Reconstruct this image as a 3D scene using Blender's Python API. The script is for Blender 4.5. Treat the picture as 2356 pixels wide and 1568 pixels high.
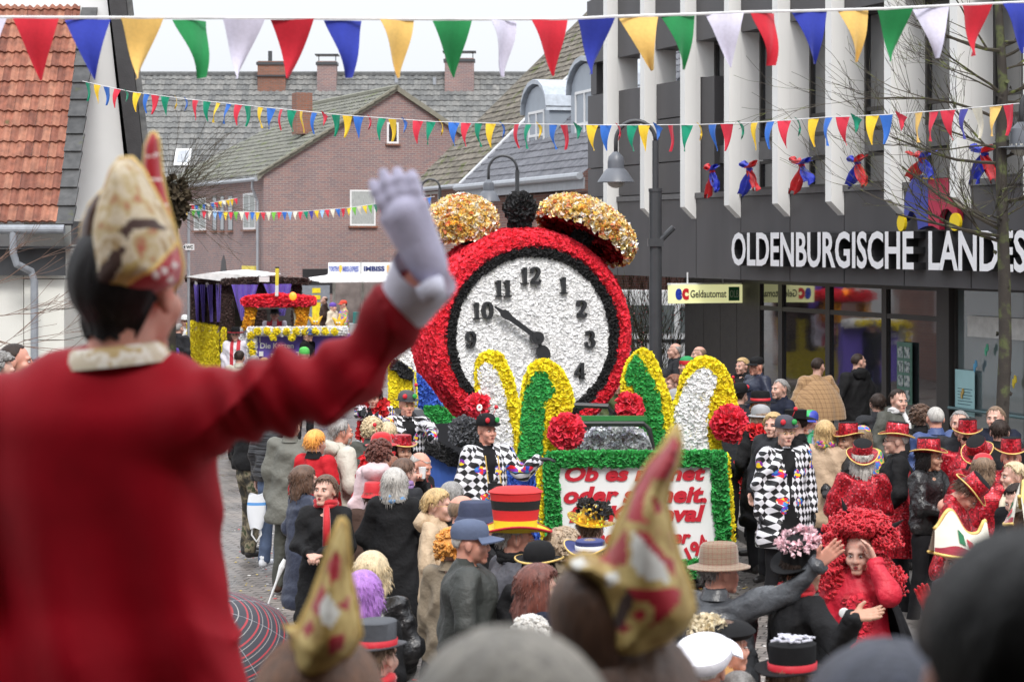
import bpy, math, random
import numpy as np
from mathutils import Vector, Matrix
for o in list(bpy.data.objects): bpy.data.objects.remove(o, do_unlink=True)
C = bpy.context.scene.collection
R = math.radians
# ---------------------------------------------------------------- camera, world, sun
H = 3.5; FP = 5000.0; CU = 1178.0; HV = 555.0      # camera height, focal length / centre / horizon in reference pixels (2356 wide)
cd = bpy.data.cameras.new('camera'); cam = bpy.data.objects.new('camera', cd); C.objects.link(cam)
cd.sensor_width = 36; cd.lens = 36*FP/2356; cd.shift_y = -(784-HV)/2356
cam.location = (0, 0, H); cam.rotation_euler = (R(90), 0, 0); cd.clip_start = .05; cd.clip_end = 2000
cd.dof.use_dof = True; cd.dof.focus_distance = 22; cd.dof.aperture_fstop = 5.6
bpy.context.scene.camera = cam
sc = bpy.context.scene
sc.view_settings.view_transform = 'Standard'; sc.view_settings.look = 'None'
sc.view_settings.exposure = 0.58; sc.view_settings.gamma = 1
w = bpy.data.worlds.new('World'); sc.world = w; w.use_nodes = True
nt = w.node_tree; bg = nt.nodes['Background']
sky = nt.nodes.new('ShaderNodeTexSky'); sky.sky_type = 'NISHITA'; sky.sun_disc = False
sky.sun_elevation = R(48); sky.sun_rotation = R(172); sky.air_density = 1.0; sky.dust_density = 5; sky.ozone_density = 1
mx = nt.nodes.new('ShaderNodeMix'); mx.data_type = 'RGBA'; mx.inputs['Factor'].default_value = .86
mx.inputs['B'].default_value = (9.3, 9.6, 10.1, 1)       # closed overcast cloud deck
nt.links.new(sky.outputs[0], mx.inputs['A']); # overcast sky: zenith about three times as bright as the horizon
wt = nt.nodes.new('ShaderNodeTexCoord'); ws = nt.nodes.new('ShaderNodeSeparateXYZ'); nt.links.new(wt.outputs['Generated'], ws.inputs[0])
wm_ = nt.nodes.new('ShaderNodeMapRange'); wm_.inputs[1].default_value = 0; wm_.inputs[2].default_value = 1; wm_.inputs[3].default_value = .93; wm_.inputs[4].default_value = 2.6; nt.links.new(ws.outputs[2], wm_.inputs[0])
wn = nt.nodes.new('ShaderNodeTexNoise'); wn.inputs['Scale'].default_value = 2.2; wn.inputs['Detail'].default_value = 4; nt.links.new(wt.outputs['Generated'], wn.inputs[0])
wr = nt.nodes.new('ShaderNodeMapRange'); wr.inputs[3].default_value = .93; wr.inputs[4].default_value = 1.07; nt.links.new(wn.outputs[0], wr.inputs[0])
wq = nt.nodes.new('ShaderNodeMath'); wq.operation = 'MULTIPLY'; nt.links.new(wm_.outputs[0], wq.inputs[0]); nt.links.new(wr.outputs[0], wq.inputs[1])
wv = nt.nodes.new('ShaderNodeVectorMath'); wv.operation = 'SCALE'; nt.links.new(mx.outputs['Result'], wv.inputs[0]); nt.links.new(wq.outputs[0], wv.inputs['Scale'])
nt.links.new(wv.outputs[0], bg.inputs[0]); bg.inputs[1].default_value = .072
sd = bpy.data.lights.new('sun', 'SUN'); sd.energy = 1.5; sd.angle = R(16); sd.color = (1, .965, .92)
so = bpy.data.objects.new('sun', sd); C.objects.link(so)
so.rotation_euler = (R(42), 0, R(9))
# ---------------------------------------------------------------- helpers
def P(u, v, d): return Vector(((u-CU)/FP*d, d, H-(v-HV)/FP*d))
def tag(o, label=None, cat=None, group=None, kind=None):
    if label: o['label'] = label
    if cat: o['category'] = cat
    if group: o['group'] = group
    if kind: o['kind'] = kind
    return o
def empty(name, loc, rz=0, label=None, cat=None, group=None):
    o = bpy.data.objects.new(name, None); C.objects.link(o); o.location = loc; o.rotation_euler = (0, 0, rz)
    o.empty_display_size = .1
    return tag(o, label, cat, group)
def inv_mat(o):
    m = Matrix.Identity(4)
    while o is not None:
        m = (Matrix.Translation(o.location) @ o.rotation_euler.to_matrix().to_4x4()) @ m; o = o.parent
    return m.inverted()
class MB:
    def __init__(s): s.V = []; s.F = []; s.n = 0
    def add(s, V, F, m=0, rnd=None):
        V = np.asarray(V, dtype=np.float64).reshape(-1, 3)
        if isinstance(F, np.ndarray): groups = [F]
        else:
            g = {}
            for f in F: g.setdefault(len(f), []).append(f)
            groups = [np.array(x) for x in g.values()]
        for a in groups:
            if len(a): s.F.append((a+s.n, m, rnd if (isinstance(rnd, np.ndarray) and len(rnd) == len(a)) else np.full(len(a), float(rnd) if (rnd is not None and not isinstance(rnd, np.ndarray)) else 0.0)))
        s.V.append(V); s.n += len(V); return s
    def merge(s, o, m=None):
        for a, mi, r in o.F: s.F.append((a+s.n, mi if m is None else m, r))
        s.V += o.V; s.n += o.n; return s
    def verts(s): return np.concatenate(s.V) if s.V else np.zeros((0, 3))
    def xf(s, M):
        A = np.array(M); v = s.verts(); s.V = [v @ A[:3, :3].T + A[:3, 3]]; return s
    def box(s, c, size, m=0, rz=0, rnd=None, M=None):
        x, y, z = [k/2 for k in size]
        v = np.array([(i*x, j*y, k*z) for i in (-1, 1) for j in (-1, 1) for k in (-1, 1)], float)
        if rz: v = v @ np.array(Matrix.Rotation(rz, 3, 'Z')).T
        if M is not None: v = v @ np.array(M).T
        return s.add(v+np.array(c), [(0,1,3,2),(4,6,7,5),(0,4,5,1),(2,3,7,6),(0,2,6,4),(1,5,7,3)], m, rnd)
    def bb(s, x0, x1, y0, y1, z0, z1, m=0, rnd=None):
        return s.box(((x0+x1)/2, (y0+y1)/2, (z0+z1)/2), (abs(x1-x0), abs(y1-y0), abs(z1-z0)), m, rnd=rnd)
    def tube(s, pts, r, n=8, m=0, cap=True, rnd=None):
        pts = [Vector(p) for p in pts]; k = len(pts)
        if not hasattr(r, '__len__'): r = [r]*k
        V = []; up = Vector((0, 0, 1)); prev = None
        for i, p in enumerate(pts):
            t = (pts[min(i+1, k-1)]-pts[max(i-1, 0)])
            t = t.normalized() if t.length > 1e-9 else Vector((0, 0, 1))
            a = prev if prev is not None else (Vector((1, 0, 0)) if abs(t.z) > .9 else up)
            a = (a-t*a.dot(t)); a = a.normalized() if a.length > 1e-6 else t.orthogonal().normalized()
            prev = a; b = t.cross(a)
            for j in range(n):
                q = 2*math.pi*j/n; V.append(p+a*math.cos(q)*r[i]+b*math.sin(q)*r[i])
        F = [(i*n+j, i*n+(j+1) % n, (i+1)*n+(j+1) % n, (i+1)*n+j) for i in range(k-1) for j in range(n)]
        if cap: F += [tuple(range(n-1, -1, -1)), tuple(range((k-1)*n, k*n))]
        return s.add([tuple(v) for v in V], F, m, rnd)
    def lathe(s, prof, n=24, sx=1, sy=1, c=(0, 0, 0), m=0, fn=None, cap=False):
        V = []; k = len(prof)
        for r, z in prof:
            for j in range(n):
                q = 2*math.pi*j/n; x, y, zz = r*math.cos(q)*sx, r*math.sin(q)*sy, z
                if fn: x, y, zz = fn(x, y, zz, q, r)
                V.append((x+c[0], y+c[1], zz+c[2]))
        F = [(i*n+j, i*n+(j+1) % n, (i+1)*n+(j+1) % n, (i+1)*n+j) for i in range(k-1) for j in range(n)]
        if cap: F += [tuple(range(n-1, -1, -1)), tuple(range((k-1)*n, k*n))]
        return s.add(V, F, m)
    def sphere(s, c, r, n=12, m=0, rnd=None):
        if not hasattr(r, '__len__'): r = (r, r, r)
        k = n//2+1; V = []
        for i in range(k):
            a = math.pi*i/(k-1)
            for j in range(n):
                q = 2*math.pi*j/n
                V.append((c[0]+r[0]*math.sin(a)*math.cos(q), c[1]+r[1]*math.sin(a)*math.sin(q), c[2]+r[2]*math.cos(a)))
        F = [(i*n+j, (i+1)*n+j, (i+1)*n+(j+1) % n, i*n+(j+1) % n) for i in range(k-1) for j in range(n)]
        return s.add(V, F, m, rnd)
    def prism(s, poly, M, t0, t1, m=0):
        """poly: 2D outline; extruded t0..t1 along local z of matrix-like function M(x,y,t)"""
        n = len(poly); V = [M(x, y, t0) for x, y in poly]+[M(x, y, t1) for x, y in poly]
        F = [tuple(range(n-1, -1, -1)), tuple(range(n, 2*n))]+[(i, (i+1) % n, n+(i+1) % n, n+i) for i in range(n)]
        return s.add(V, F, m)
    def grid(s, fn, nu, nv, m=0, rnd=None):
        V = [fn(i/nu, j/nv) for j in range(nv+1) for i in range(nu+1)]
        F = [(j*(nu+1)+i, j*(nu+1)+i+1, (j+1)*(nu+1)+i+1, (j+1)*(nu+1)+i) for j in range(nv) for i in range(nu)]
        return s.add(V, F, m, rnd)
    def petals(s, src, dens, size, rng, m=0, lift=.4, jit=.6, only=None, tilt=.7):
        """scatter crumpled paper petals over the surface of another MB"""
        V = src.verts(); T = []
        for a, mi, r in src.F:
            if only is not None and mi != only: continue
            for k in range(1, a.shape[1]-1): T.append(a[:, [0, k, k+1]])
        T = np.concatenate(T); A, B, D = V[T[:, 0]], V[T[:, 1]], V[T[:, 2]]
        N = np.cross(B-A, D-A); L = np.linalg.norm(N, axis=1); ok = L > 1e-9
        A, B, D, N, L = A[ok], B[ok], D[ok], N[ok], L[ok]
        cnt = max(1, int(L.sum()/2*dens)); idx = rng.choice(len(A), cnt, p=L/L.sum())
        a, b = rng.random(cnt), rng.random(cnt); f = a+b > 1; a[f] = 1-a[f]; b[f] = 1-b[f]
        p = A[idx]+(B-A)[idx]*a[:, None]+(D-A)[idx]*b[:, None]; nn = (N/L[:, None])[idx]
        nn = nn+rng.normal(0, tilt*.5, (cnt, 3)); nn /= np.linalg.norm(nn, axis=1)[:, None]
        t = np.cross(nn, rng.normal(size=(cnt, 3))); t /= np.linalg.norm(t, axis=1)[:, None]; bt = np.cross(nn, t)
        sz = size*(1+rng.uniform(-jit, jit, cnt)*.6)
        K = 5; VV = np.zeros((cnt, K+1, 3)); VV[:, 0] = p+nn*(sz*lift*.1)[:, None]
        for k in range(K):
            an = 2*math.pi*k/K+rng.uniform(-.3, .3, cnt); rr = sz*(.5+rng.uniform(-.12, .12, cnt)); hh = sz*(lift+rng.uniform(-.35, .35, cnt)*lift*1.4)
            VV[:, k+1] = p+t*(np.cos(an)*rr)[:, None]+bt*(np.sin(an)*rr)[:, None]+nn*hh[:, None]
        base = (np.arange(cnt)*(K+1))[:, None]
        F = np.concatenate([base+np.array([[0, k+1, (k+1) % K+1]]) for k in range(K)])
        return s.add(VV.reshape(-1, 3), F, m, np.tile(rng.random(cnt), K))
    def build(s, name, mats, parent=None, smooth=False, world=False, angle=None):
        V = s.verts()
        if world and parent is not None:
            A = np.array(inv_mat(parent)); V = V @ A[:3, :3].T + A[:3, 3]
        me = bpy.data.meshes.new(name); me.vertices.add(len(V)); me.vertices.foreach_set('co', V.astype(np.float32).ravel())
        lt = []; lp = []; mi = []; rn = []
        for a, m, r in s.F:
            lt.append(np.full(len(a), a.shape[1])); lp.append(a.ravel()); mi.append(np.full(len(a), m)); rn.append(r)
        lt = np.concatenate(lt).astype(np.int32); lp = np.concatenate(lp).astype(np.int32); ls = np.concatenate([[0], np.cumsum(lt)[:-1]]).astype(np.int32)
        me.loops.add(len(lp)); me.loops.foreach_set('vertex_index', lp)
        me.polygons.add(len(lt)); me.polygons.foreach_set('loop_start', ls); me.polygons.foreach_set('loop_total', lt)
        me.polygons.foreach_set('material_index', np.concatenate(mi).astype(np.int32))
        me.polygons.foreach_set('use_smooth', np.full(len(lt), bool(smooth)))
        at = me.attributes.new('rnd', 'FLOAT', 'FACE'); at.data.foreach_set('value', np.concatenate(rn).astype(np.float32))
        me.update(calc_edges=True); me.validate()
        for m in (mats if isinstance(mats, (list, tuple)) else [mats]): me.materials.append(m)
        o = bpy.data.objects.new(name, me); C.objects.link(o)
        if parent is not None: o.parent = parent
        if angle is not None: me.set_sharp_from_angle(angle=R(angle))
        return o
# ---------------------------------------------------------------- materials
MC = {}
def nn_(nt, t, **kw):
    n = nt.nodes.new(t)
    for k, v in kw.items(): setattr(n, k, v)
    return n
def base_mat(name):
    m = bpy.data.materials.new(name); m.use_nodes = True; nt = m.node_tree; b = nt.nodes['Principled BSDF']
    tc = nt.nodes.new('ShaderNodeTexCoord'); return m, nt, b, tc
def ramp(nt, fac, stops, mode='LINEAR'):
    r = nt.nodes.new('ShaderNodeValToRGB'); r.color_ramp.interpolation = mode; e = r.color_ramp.elements
    while len(e) < len(stops): e.new(.5)
    for i, (p, c) in enumerate(stops): e[i].position = p; e[i].color = (*c, 1)
    nt.links.new(fac, r.inputs[0]); return r.outputs[0]
def math_(nt, op, a, b=None, c=None):
    n = nt.nodes.new('ShaderNodeMath'); n.operation = op
    for i, x in enumerate((a, b, c)):
        if x is None: continue
        if isinstance(x, (int, float)): n.inputs[i].default_value = x
        else: nt.links.new(x, n.inputs[i])
    return n.outputs[0]
def bump(nt, b, h, st, dist=.01):
    n = nt.nodes.new('ShaderNodeBump'); n.inputs['Strength'].default_value = st; n.inputs['Distance'].default_value = dist
    nt.links.new(h, n.inputs['Height']); nt.links.new(n.outputs[0], b.inputs['Normal'])
def noise(nt, vec, sc, det=4, dim=None):
    n = nt.nodes.new('ShaderNodeTexNoise'); n.inputs['Scale'].default_value = sc; n.inputs['Detail'].default_value = det
    if vec is not None: nt.links.new(vec, n.inputs['Vector'])
    return n.outputs['Fac']
def mapping(nt, vec, scale=(1, 1, 1), rot=(0, 0, 0)):
    n = nt.nodes.new('ShaderNodeMapping'); n.inputs['Scale'].default_value = scale; n.inputs['Rotation'].default_value = rot
    nt.links.new(vec, n.inputs[0]); return n.outputs[0]
def dk(c, f): return tuple(min(1, max(0, x*f)) for x in c)
def M(name, col, rough=.75, var=.2, scale=8, bmp=.3, bs=40, bd=.01, metal=0, sheen=0, spec=.5, coat=0, stretch=(1, 1, 1), sss=0):
    key = (name, tuple(col), rough, metal)
    if key in MC: return MC[key]
    m, nt, b, tc = base_mat(name); v = mapping(nt, tc.outputs['Object'], stretch)
    f = noise(nt, v, scale, 5); c = ramp(nt, f, [(.25, dk(col, 1-var)), (.75, dk(col, 1+var))]); nt.links.new(c, b.inputs['Base Color'])
    b.inputs['Roughness'].default_value = rough; b.inputs['Metallic'].default_value = metal; b.inputs['Specular IOR Level'].default_value = spec
    if sheen: b.inputs['Sheen Weight'].default_value = sheen; b.inputs['Sheen Roughness'].default_value = .4
    if coat: b.inputs['Coat Weight'].default_value = coat
    if sss: b.inputs['Subsurface Weight'].default_value = sss; b.inputs['Subsurface Radius'].default_value = (.02, .008, .004)
    if bmp: bump(nt, b, noise(nt, v, bs, 4), bmp, bd)
    MC[key] = m; return m
def glass_mat(name, col=(.02, .022, .025), rough=.05):
    if name in MC: return MC[name]
    m, nt, b, tc = base_mat(name); b.inputs['Base Color'].default_value = (*col, 1); b.inputs['Roughness'].default_value = rough
    b.inputs['Specular IOR Level'].default_value = 1.0; b.inputs['IOR'].default_value = 1.75; b.inputs['Coat Weight'].default_value = 1.0; b.inputs['Coat Roughness'].default_value = .02
    bump(nt, b, noise(nt, tc.outputs['Object'], .9, 2), .12, .05); MC[name] = m; return m
def paper(name, col, col2=None, rough=.7):
    """crepe paper: colour varies per petal, thin and slightly translucent"""
    if name in MC: return MC[name]
    m, nt, b, tc = base_mat(name); at = nn_(nt, 'ShaderNodeAttribute', attribute_name='rnd')
    c2 = col2 or dk(col, .62)
    nt.links.new(ramp(nt, at.outputs['Fac'], [(0, c2), (.35, col), (1, dk(col, 1.18))]), b.inputs['Base Color'])
    b.inputs['Roughness'].default_value = rough; b.inputs['Sheen Weight'].default_value = .15
    bump(nt, b, noise(nt, mapping(nt, tc.outputs['Object'], (1, 1, .3)), 120, 3), .4, .004)
    MC[name] = m; return m
def foil(name, cols):
    m, nt, b, tc = base_mat(name); at = nn_(nt, 'ShaderNodeAttribute', attribute_name='rnd')
    k = len(cols); nt.links.new(ramp(nt, at.outputs['Fac'], [(i/k, c) for i, c in enumerate(cols)], 'CONSTANT'), b.inputs['Base Color'])
    b.inputs['Metallic'].default_value = .6; b.inputs['Roughness'].default_value = .25
    bump(nt, b, noise(nt, tc.outputs['Object'], 90, 2), .5, .006); return m
def xy_z(nt, tc, f=1.0):
    s = nt.nodes.new('ShaderNodeSeparateXYZ'); nt.links.new(tc.outputs['Object'], s.inputs[0])
    h = math_(nt, 'ADD', s.outputs[0], math_(nt, 'MULTIPLY', s.outputs[1], f))
    c = nt.nodes.new('ShaderNodeCombineXYZ'); nt.links.new(h, c.inputs[0]); nt.links.new(s.outputs[2], c.inputs[1]); return c.outputs[0], h, s.outputs[2], s
def brick(name, c1, c2, mortar, row=.075, w=.24, ms=.01):
    m, nt, b, tc = base_mat(name); v, h, z, _ = xy_z(nt, tc)
    t = nt.nodes.new('ShaderNodeTexBrick'); nt.links.new(v, t.inputs['Vector']); t.inputs['Scale'].default_value = 1
    t.inputs['Brick Width'].default_value = w; t.inputs['Row Height'].default_value = row; t.inputs['Mortar Size'].default_value = ms
    t.inputs['Color1'].default_value = (*c1, 1); t.inputs['Color2'].default_value = (*c2, 1); t.inputs['Mortar'].default_value = (*mortar, 1); t.inputs['Bias'].default_value = -.1
    f = noise(nt, tc.outputs['Object'], .6, 5); mxx = nn_(nt, 'ShaderNodeMix', data_type='RGBA', blend_type='MULTIPLY'); mxx.inputs['Factor'].default_value = .8
    nt.links.new(t.outputs['Color'], mxx.inputs['A']); nt.links.new(ramp(nt, f, [(.3, (.72, .72, .74)), (.7, (1.0, .97, .95))]), mxx.inputs['B'])
    nt.links.new(mxx.outputs['Result'], b.inputs['Base Color']); b.inputs['Roughness'].default_value = .9
    bump(nt, b, t.outputs['Fac'], -.5, .01); return m
def tilemat(name, cols, moss=None, rough=.75):
    m, nt, b, tc = base_mat(name); at = nn_(nt, 'ShaderNodeAttribute', attribute_name='rnd')
    k = len(cols); c = ramp(nt, at.outputs['Fac'], [(i/max(1, k-1), x) for i, x in enumerate(cols)])
    f = noise(nt, tc.outputs['Object'], 9, 6); mxx = nn_(nt, 'ShaderNodeMix', data_type='RGBA', blend_type='MULTIPLY'); mxx.inputs['Factor'].default_value = .85
    nt.links.new(c, mxx.inputs['A']); nt.links.new(ramp(nt, f, [(.3, (.5, .5, .5)), (.65, (1.05, 1.03, 1))]), mxx.inputs['B']); out = mxx.outputs['Result']
    if moss:
        g = noise(nt, tc.outputs['Object'], 2.2, 6); m2 = nn_(nt, 'ShaderNodeMix', data_type='RGBA'); nt.links.new(ramp(nt, g, [(moss[1], (0, 0, 0)), (moss[1]+.06, (1, 1, 1))]), m2.inputs['Factor'])
        nt.links.new(out, m2.inputs['A']); m2.inputs['B'].default_value = (*moss[0], 1); out = m2.outputs['Result']
    nt.links.new(out, b.inputs['Base Color']); b.inputs['Roughness'].default_value = rough
    bump(nt, b, noise(nt, tc.outputs['Object'], 60, 4), .3, .01); return m
def checker_mat(name):
    if name in MC: return MC[name]
    m, nt, b, tc = base_mat(name); v, h, z, sp = xy_z(nt, tc, .75); s = 1/.05
    a = math_(nt, 'FLOOR', math_(nt, 'MULTIPLY', math_(nt, 'ADD', math_(nt, 'MULTIPLY', h, 1.25), z), s*.7)); d = math_(nt, 'FLOOR', math_(nt, 'MULTIPLY', math_(nt, 'SUBTRACT', math_(nt, 'MULTIPLY', h, 1.25), z), s*.7))
    par = math_(nt, 'MODULO', math_(nt, 'ABSOLUTE', math_(nt, 'ADD', a, d)), 2)
    mx1 = nn_(nt, 'ShaderNodeMix', data_type='RGBA'); nt.links.new(par, mx1.inputs['Factor']); mx1.inputs['A'].default_value = (.72, .72, .76, 1); mx1.inputs['B'].default_value = (.012, .012, .014, 1)
    vo = nt.nodes.new('ShaderNodeTexVoronoi'); nt.links.new(v, vo.inputs['Vector']); vo.voronoi_dimensions = '2D'; vo.inputs['Scale'].default_value = 7.5; vo.inputs['Randomness'].default_value = .75
    v2 = nt.nodes.new('ShaderNodeTexVoronoi'); nt.links.new(v, v2.inputs['Vector']); v2.voronoi_dimensions = '2D'; v2.inputs['Scale'].default_value = 46
    hs = nt.nodes.new('ShaderNodeSeparateXYZ'); nt.links.new(v2.outputs['Color'], hs.inputs[0])
    pc = ramp(nt, hs.outputs[0], [(0, (.75, .02, .03)), (.22, (.85, .6, .02)), (.4, (.03, .08, .5)), (.6, (.9, .75, .7)), (.75, (.25, .02, .35)), (.88, (.05, .25, .6))], 'CONSTANT')
    msk = math_(nt, 'LESS_THAN', vo.outputs['Distance'], .3)
    hv = nt.nodes.new('ShaderNodeSeparateXYZ'); nt.links.new(vo.outputs['Color'], hv.inputs[0]); msk = math_(nt, 'MULTIPLY', msk, math_(nt, 'GREATER_THAN', hv.outputs[0], .7))
    mx2 = nn_(nt, 'ShaderNodeMix', data_type='RGBA'); nt.links.new(msk, mx2.inputs['Factor']); nt.links.new(mx1.outputs['Result'], mx2.inputs['A']); nt.links.new(pc, mx2.inputs['B'])
    nt.links.new(mx2.outputs['Result'], b.inputs['Base Color']); b.inputs['Roughness'].default_value = .45
    bump(nt, b, noise(nt, tc.outputs['Object'], 9, 3), .5, .03); MC[name] = m; return m
def sequin_mat(name, col):
    if name in MC: return MC[name]
    m, nt, b, tc = base_mat(name); vo = nt.nodes.new('ShaderNodeTexVoronoi'); nt.links.new(tc.outputs['Object'], vo.inputs['Vector']); vo.inputs['Scale'].default_value = 75; vo.inputs['Randomness'].default_value = .15
    hs = nt.nodes.new('ShaderNodeSeparateXYZ'); nt.links.new(vo.outputs['Color'], hs.inputs[0])
    nt.links.new(ramp(nt, hs.outputs[0], [(0, dk(col, .35)), (.55, col), (.9, dk(col, 1.6)), (1, (min(1, col[0]*1.6), col[1]*5+.1, col[2]*5+.08))]), b.inputs['Base Color'])
    b.inputs['Roughness'].default_value = .32; b.inputs['Metallic'].default_value = .45
    a = math_(nt, 'ADD', math_(nt, 'MULTIPLY', hs.outputs[1], .6), vo.outputs['Distance']); bump(nt, b, a, .4, .004); MC[name] = m; return m
def plaid_mat(name, c0, c1, c2, s=1/.06):
    m, nt, b, tc = base_mat(name); v, h, z, _ = xy_z(nt, tc, .7)
    def st(x, wd, sc_):
        f = math_(nt, 'FRACT', math_(nt, 'MULTIPLY', x, sc_)); return math_(nt, 'LESS_THAN', f, wd)
    a = math_(nt, 'ADD', st(h, .16, s), st(z, .16, s)); f2 = math_(nt, 'ADD', st(h, .5, s*3.1), st(z, .5, s*3.1))
    m1 = nn_(nt, 'ShaderNodeMix', data_type='RGBA'); nt.links.new(math_(nt, 'MULTIPLY', f2, .28), m1.inputs['Factor']); m1.inputs['A'].default_value = (*c0, 1); m1.inputs['B'].default_value = (*c1, 1)
    m2 = nn_(nt, 'ShaderNodeMix', data_type='RGBA'); nt.links.new(math_(nt, 'MULTIPLY', a, .38), m2.inputs['Factor']); nt.links.new(m1.outputs['Result'], m2.inputs['A']); m2.inputs['B'].default_value = (*c2, 1)
    nt.links.new(m2.outputs['Result'], b.inputs['Base Color']); b.inputs['Roughness'].default_value = .95; b.inputs['Sheen Weight'].default_value = .3
    bump(nt, b, noise(nt, tc.outputs['Object'], 30, 4), .5, .01); return m
def bands_mat(name, bands, axis=2, rough=.7, use='Object'):
    """constant colour bands along an object axis: list of (start, colour)"""
    m, nt, b, tc = base_mat(name); s = nt.nodes.new('ShaderNodeSeparateXYZ'); nt.links.new(tc.outputs[use], s.inputs[0])
    lo, hi = bands[0][0], bands[-1][0]+1e-3; f = math_(nt, 'DIVIDE', math_(nt, 'SUBTRACT', s.outputs[axis], lo), hi-lo)
    nt.links.new(ramp(nt, f, [((p-lo)/(hi-lo), c) for p, c in bands], 'CONSTANT'), b.inputs['Base Color']); b.inputs['Roughness'].default_value = rough
    bump(nt, b, noise(nt, tc.outputs['Object'], 50, 4), .3, .006); return m
def blotch_mat(name, stops, scale=8, rough=.6, sheen=0, det=3, metal=0, bmp=.4, thr='CONSTANT'):
    if name in MC: return MC[name]
    m, nt, b, tc = base_mat(name); f = noise(nt, tc.outputs['Object'], scale, det)
    nt.links.new(ramp(nt, f, stops, thr), b.inputs['Base Color']); b.inputs['Roughness'].default_value = rough; b.inputs['Metallic'].default_value = metal
    if sheen: b.inputs['Sheen Weight'].default_value = sheen
    bump(nt, b, noise(nt, tc.outputs['Object'], scale*6, 4), bmp, .006); MC[name] = m; return m
# ---------------------------------------------------------------- implicit surfaces (continuous bodies and clothes)
def cap_d(p, a, b, ra, rb, wx=1, wy=1):
    S = np.array([1/wx, 1/wy, 1.0]); q = p*S; a = np.array(a)*S; b = np.array(b)*S; ba = b-a; L = (ba*ba).sum()
    t = np.clip(((q-a) @ ba)/max(L, 1e-9), 0, 1); dd = q-a-t[:, None]*ba
    return (np.sqrt((dd*dd).sum(1))-(ra+(rb-ra)*t))*min(1, wx, wy)
def ell_d(p, c, r):
    r = np.array(r); q = (p-np.array(c)); k0 = np.sqrt(((q/r)**2).sum(1)); k1 = np.sqrt(((q/(r*r))**2).sum(1))+1e-9; return k0*(k0-1)/k1
def smin(a, b, k):
    h = np.clip(.5+.5*(b-a)/k, 0, 1); return b+(a-b)*h-k*h*(1-h)
def surfnet(F, org, h):
    S = F < 0; nx, ny, nz = F.shape; cs = [(i, j, k) for i in (0, 1) for j in (0, 1) for k in (0, 1)]
    cnt = np.zeros((nx-1, ny-1, nz-1), np.int8)
    for i, j, k in cs: cnt += S[i:nx-1+i, j:ny-1+j, k:nz-1+k]
    I = np.argwhere((cnt > 0) & (cnt < 8)); idx = -np.ones(cnt.shape, np.int64); idx[tuple(I.T)] = np.arange(len(I))
    f = {c: F[I[:, 0]+c[0], I[:, 1]+c[1], I[:, 2]+c[2]] for c in cs}; pos = np.zeros((len(I), 3)); n = np.zeros(len(I))
    for c in cs:
        for ax in range(3):
            if c[ax]: continue
            e = list(c); e[ax] = 1; e = tuple(e); f0, f1 = f[c], f[e]; m = (f0 < 0) != (f1 < 0)
            t = f0[m]/(f0[m]-f1[m]); q = np.tile(np.array(c, float), (len(t), 1)); q[:, ax] += t; pos[m] += q; n[m] += 1
    V = (I+pos/n[:, None])*h+org; Q = []
    for ax in range(3):
        a, b = [k for k in range(3) if k != ax]; lo = [slice(None)]*3; hi = [slice(None)]*3; lo[ax] = slice(0, -1); hi[ax] = slice(1, None)
        D = S[tuple(lo)] != S[tuple(hi)]; J = np.argwhere(D); ok = (J[:, a] > 0) & (J[:, b] > 0) & (J[:, a] < F.shape[a]-1) & (J[:, b] < F.shape[b]-1); J = J[ok]
        if not len(J): continue
        def at(da, db): K = J.copy(); K[:, a] -= da; K[:, b] -= db; return idx[tuple(K.T)]
        q = np.stack([at(1, 1), at(0, 1), at(0, 0), at(1, 0)], 1); neg = S[tuple(J.T)]
        flip = ~neg if ax != 1 else neg
        q[flip] = q[flip][:, ::-1]; Q.append(q)
    Q = np.concatenate(Q); return V, Q[(Q >= 0).all(1)]
def sdf_mesh(prims, vox, k=.03, sub=(), disp=None, clip=None):
    """prims: ('c',a,b,ra,rb[,wx,wy]) or ('e',c,r)"""
    lo = []; hi = []
    for p in prims:
        if p[0] == 'c':
            r = max(p[3], p[4])*max(1, *(p[5:7] if len(p) > 5 else (1,))); lo.append(np.minimum(p[1], p[2])-r); hi.append(np.maximum(p[1], p[2])+r)
        else: lo.append(np.array(p[1])-np.array(p[2])); hi.append(np.array(p[1])+np.array(p[2]))
    lo = np.min(lo, 0)-vox*2.5; hi = np.max(hi, 0)+vox*2.5; n = np.ceil((hi-lo)/vox).astype(int)+1
    X = np.stack(np.meshgrid(*[lo[i]+vox*np.arange(n[i]) for i in range(3)], indexing='ij'), -1).reshape(-1, 3)
    def ev(p): return cap_d(X, *p[1:]) if p[0] == 'c' else ell_d(X, p[1], p[2])
    D = None
    for p in prims: D = ev(p) if D is None else smin(D, ev(p), k)
    for p in sub: D = -smin(-D, ev(p), k*.6)
    if disp is not None: near = np.abs(D) < vox*5; D[near] += disp(X[near])
    if clip is not None: D = np.maximum(D, clip(X))
    return surfnet(D.reshape(n), lo, vox)
def folds(seed, amp, s=1.0, dirz=1.0):
    rg = random.Random(seed); K = [(np.array([rg.uniform(-1, 1), rg.uniform(-1, 1), rg.uniform(-.8, .8)*dirz])*f*s, rg.uniform(0, 6)) for f in (14, 21, 33)]
    W = [(np.array([rg.uniform(-1, 1) for _ in range(3)])*9*s, rg.uniform(0, 6)) for _ in range(3)]
    def f(X):
        o = 0
        for i, (kk, ph) in enumerate(K): o = o+amp/(i+1)*(np.abs(np.sin(X @ kk+ph+1.6*np.sin(X @ W[i][0]+W[i][1])))-.55)
        return o
    return f
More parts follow.
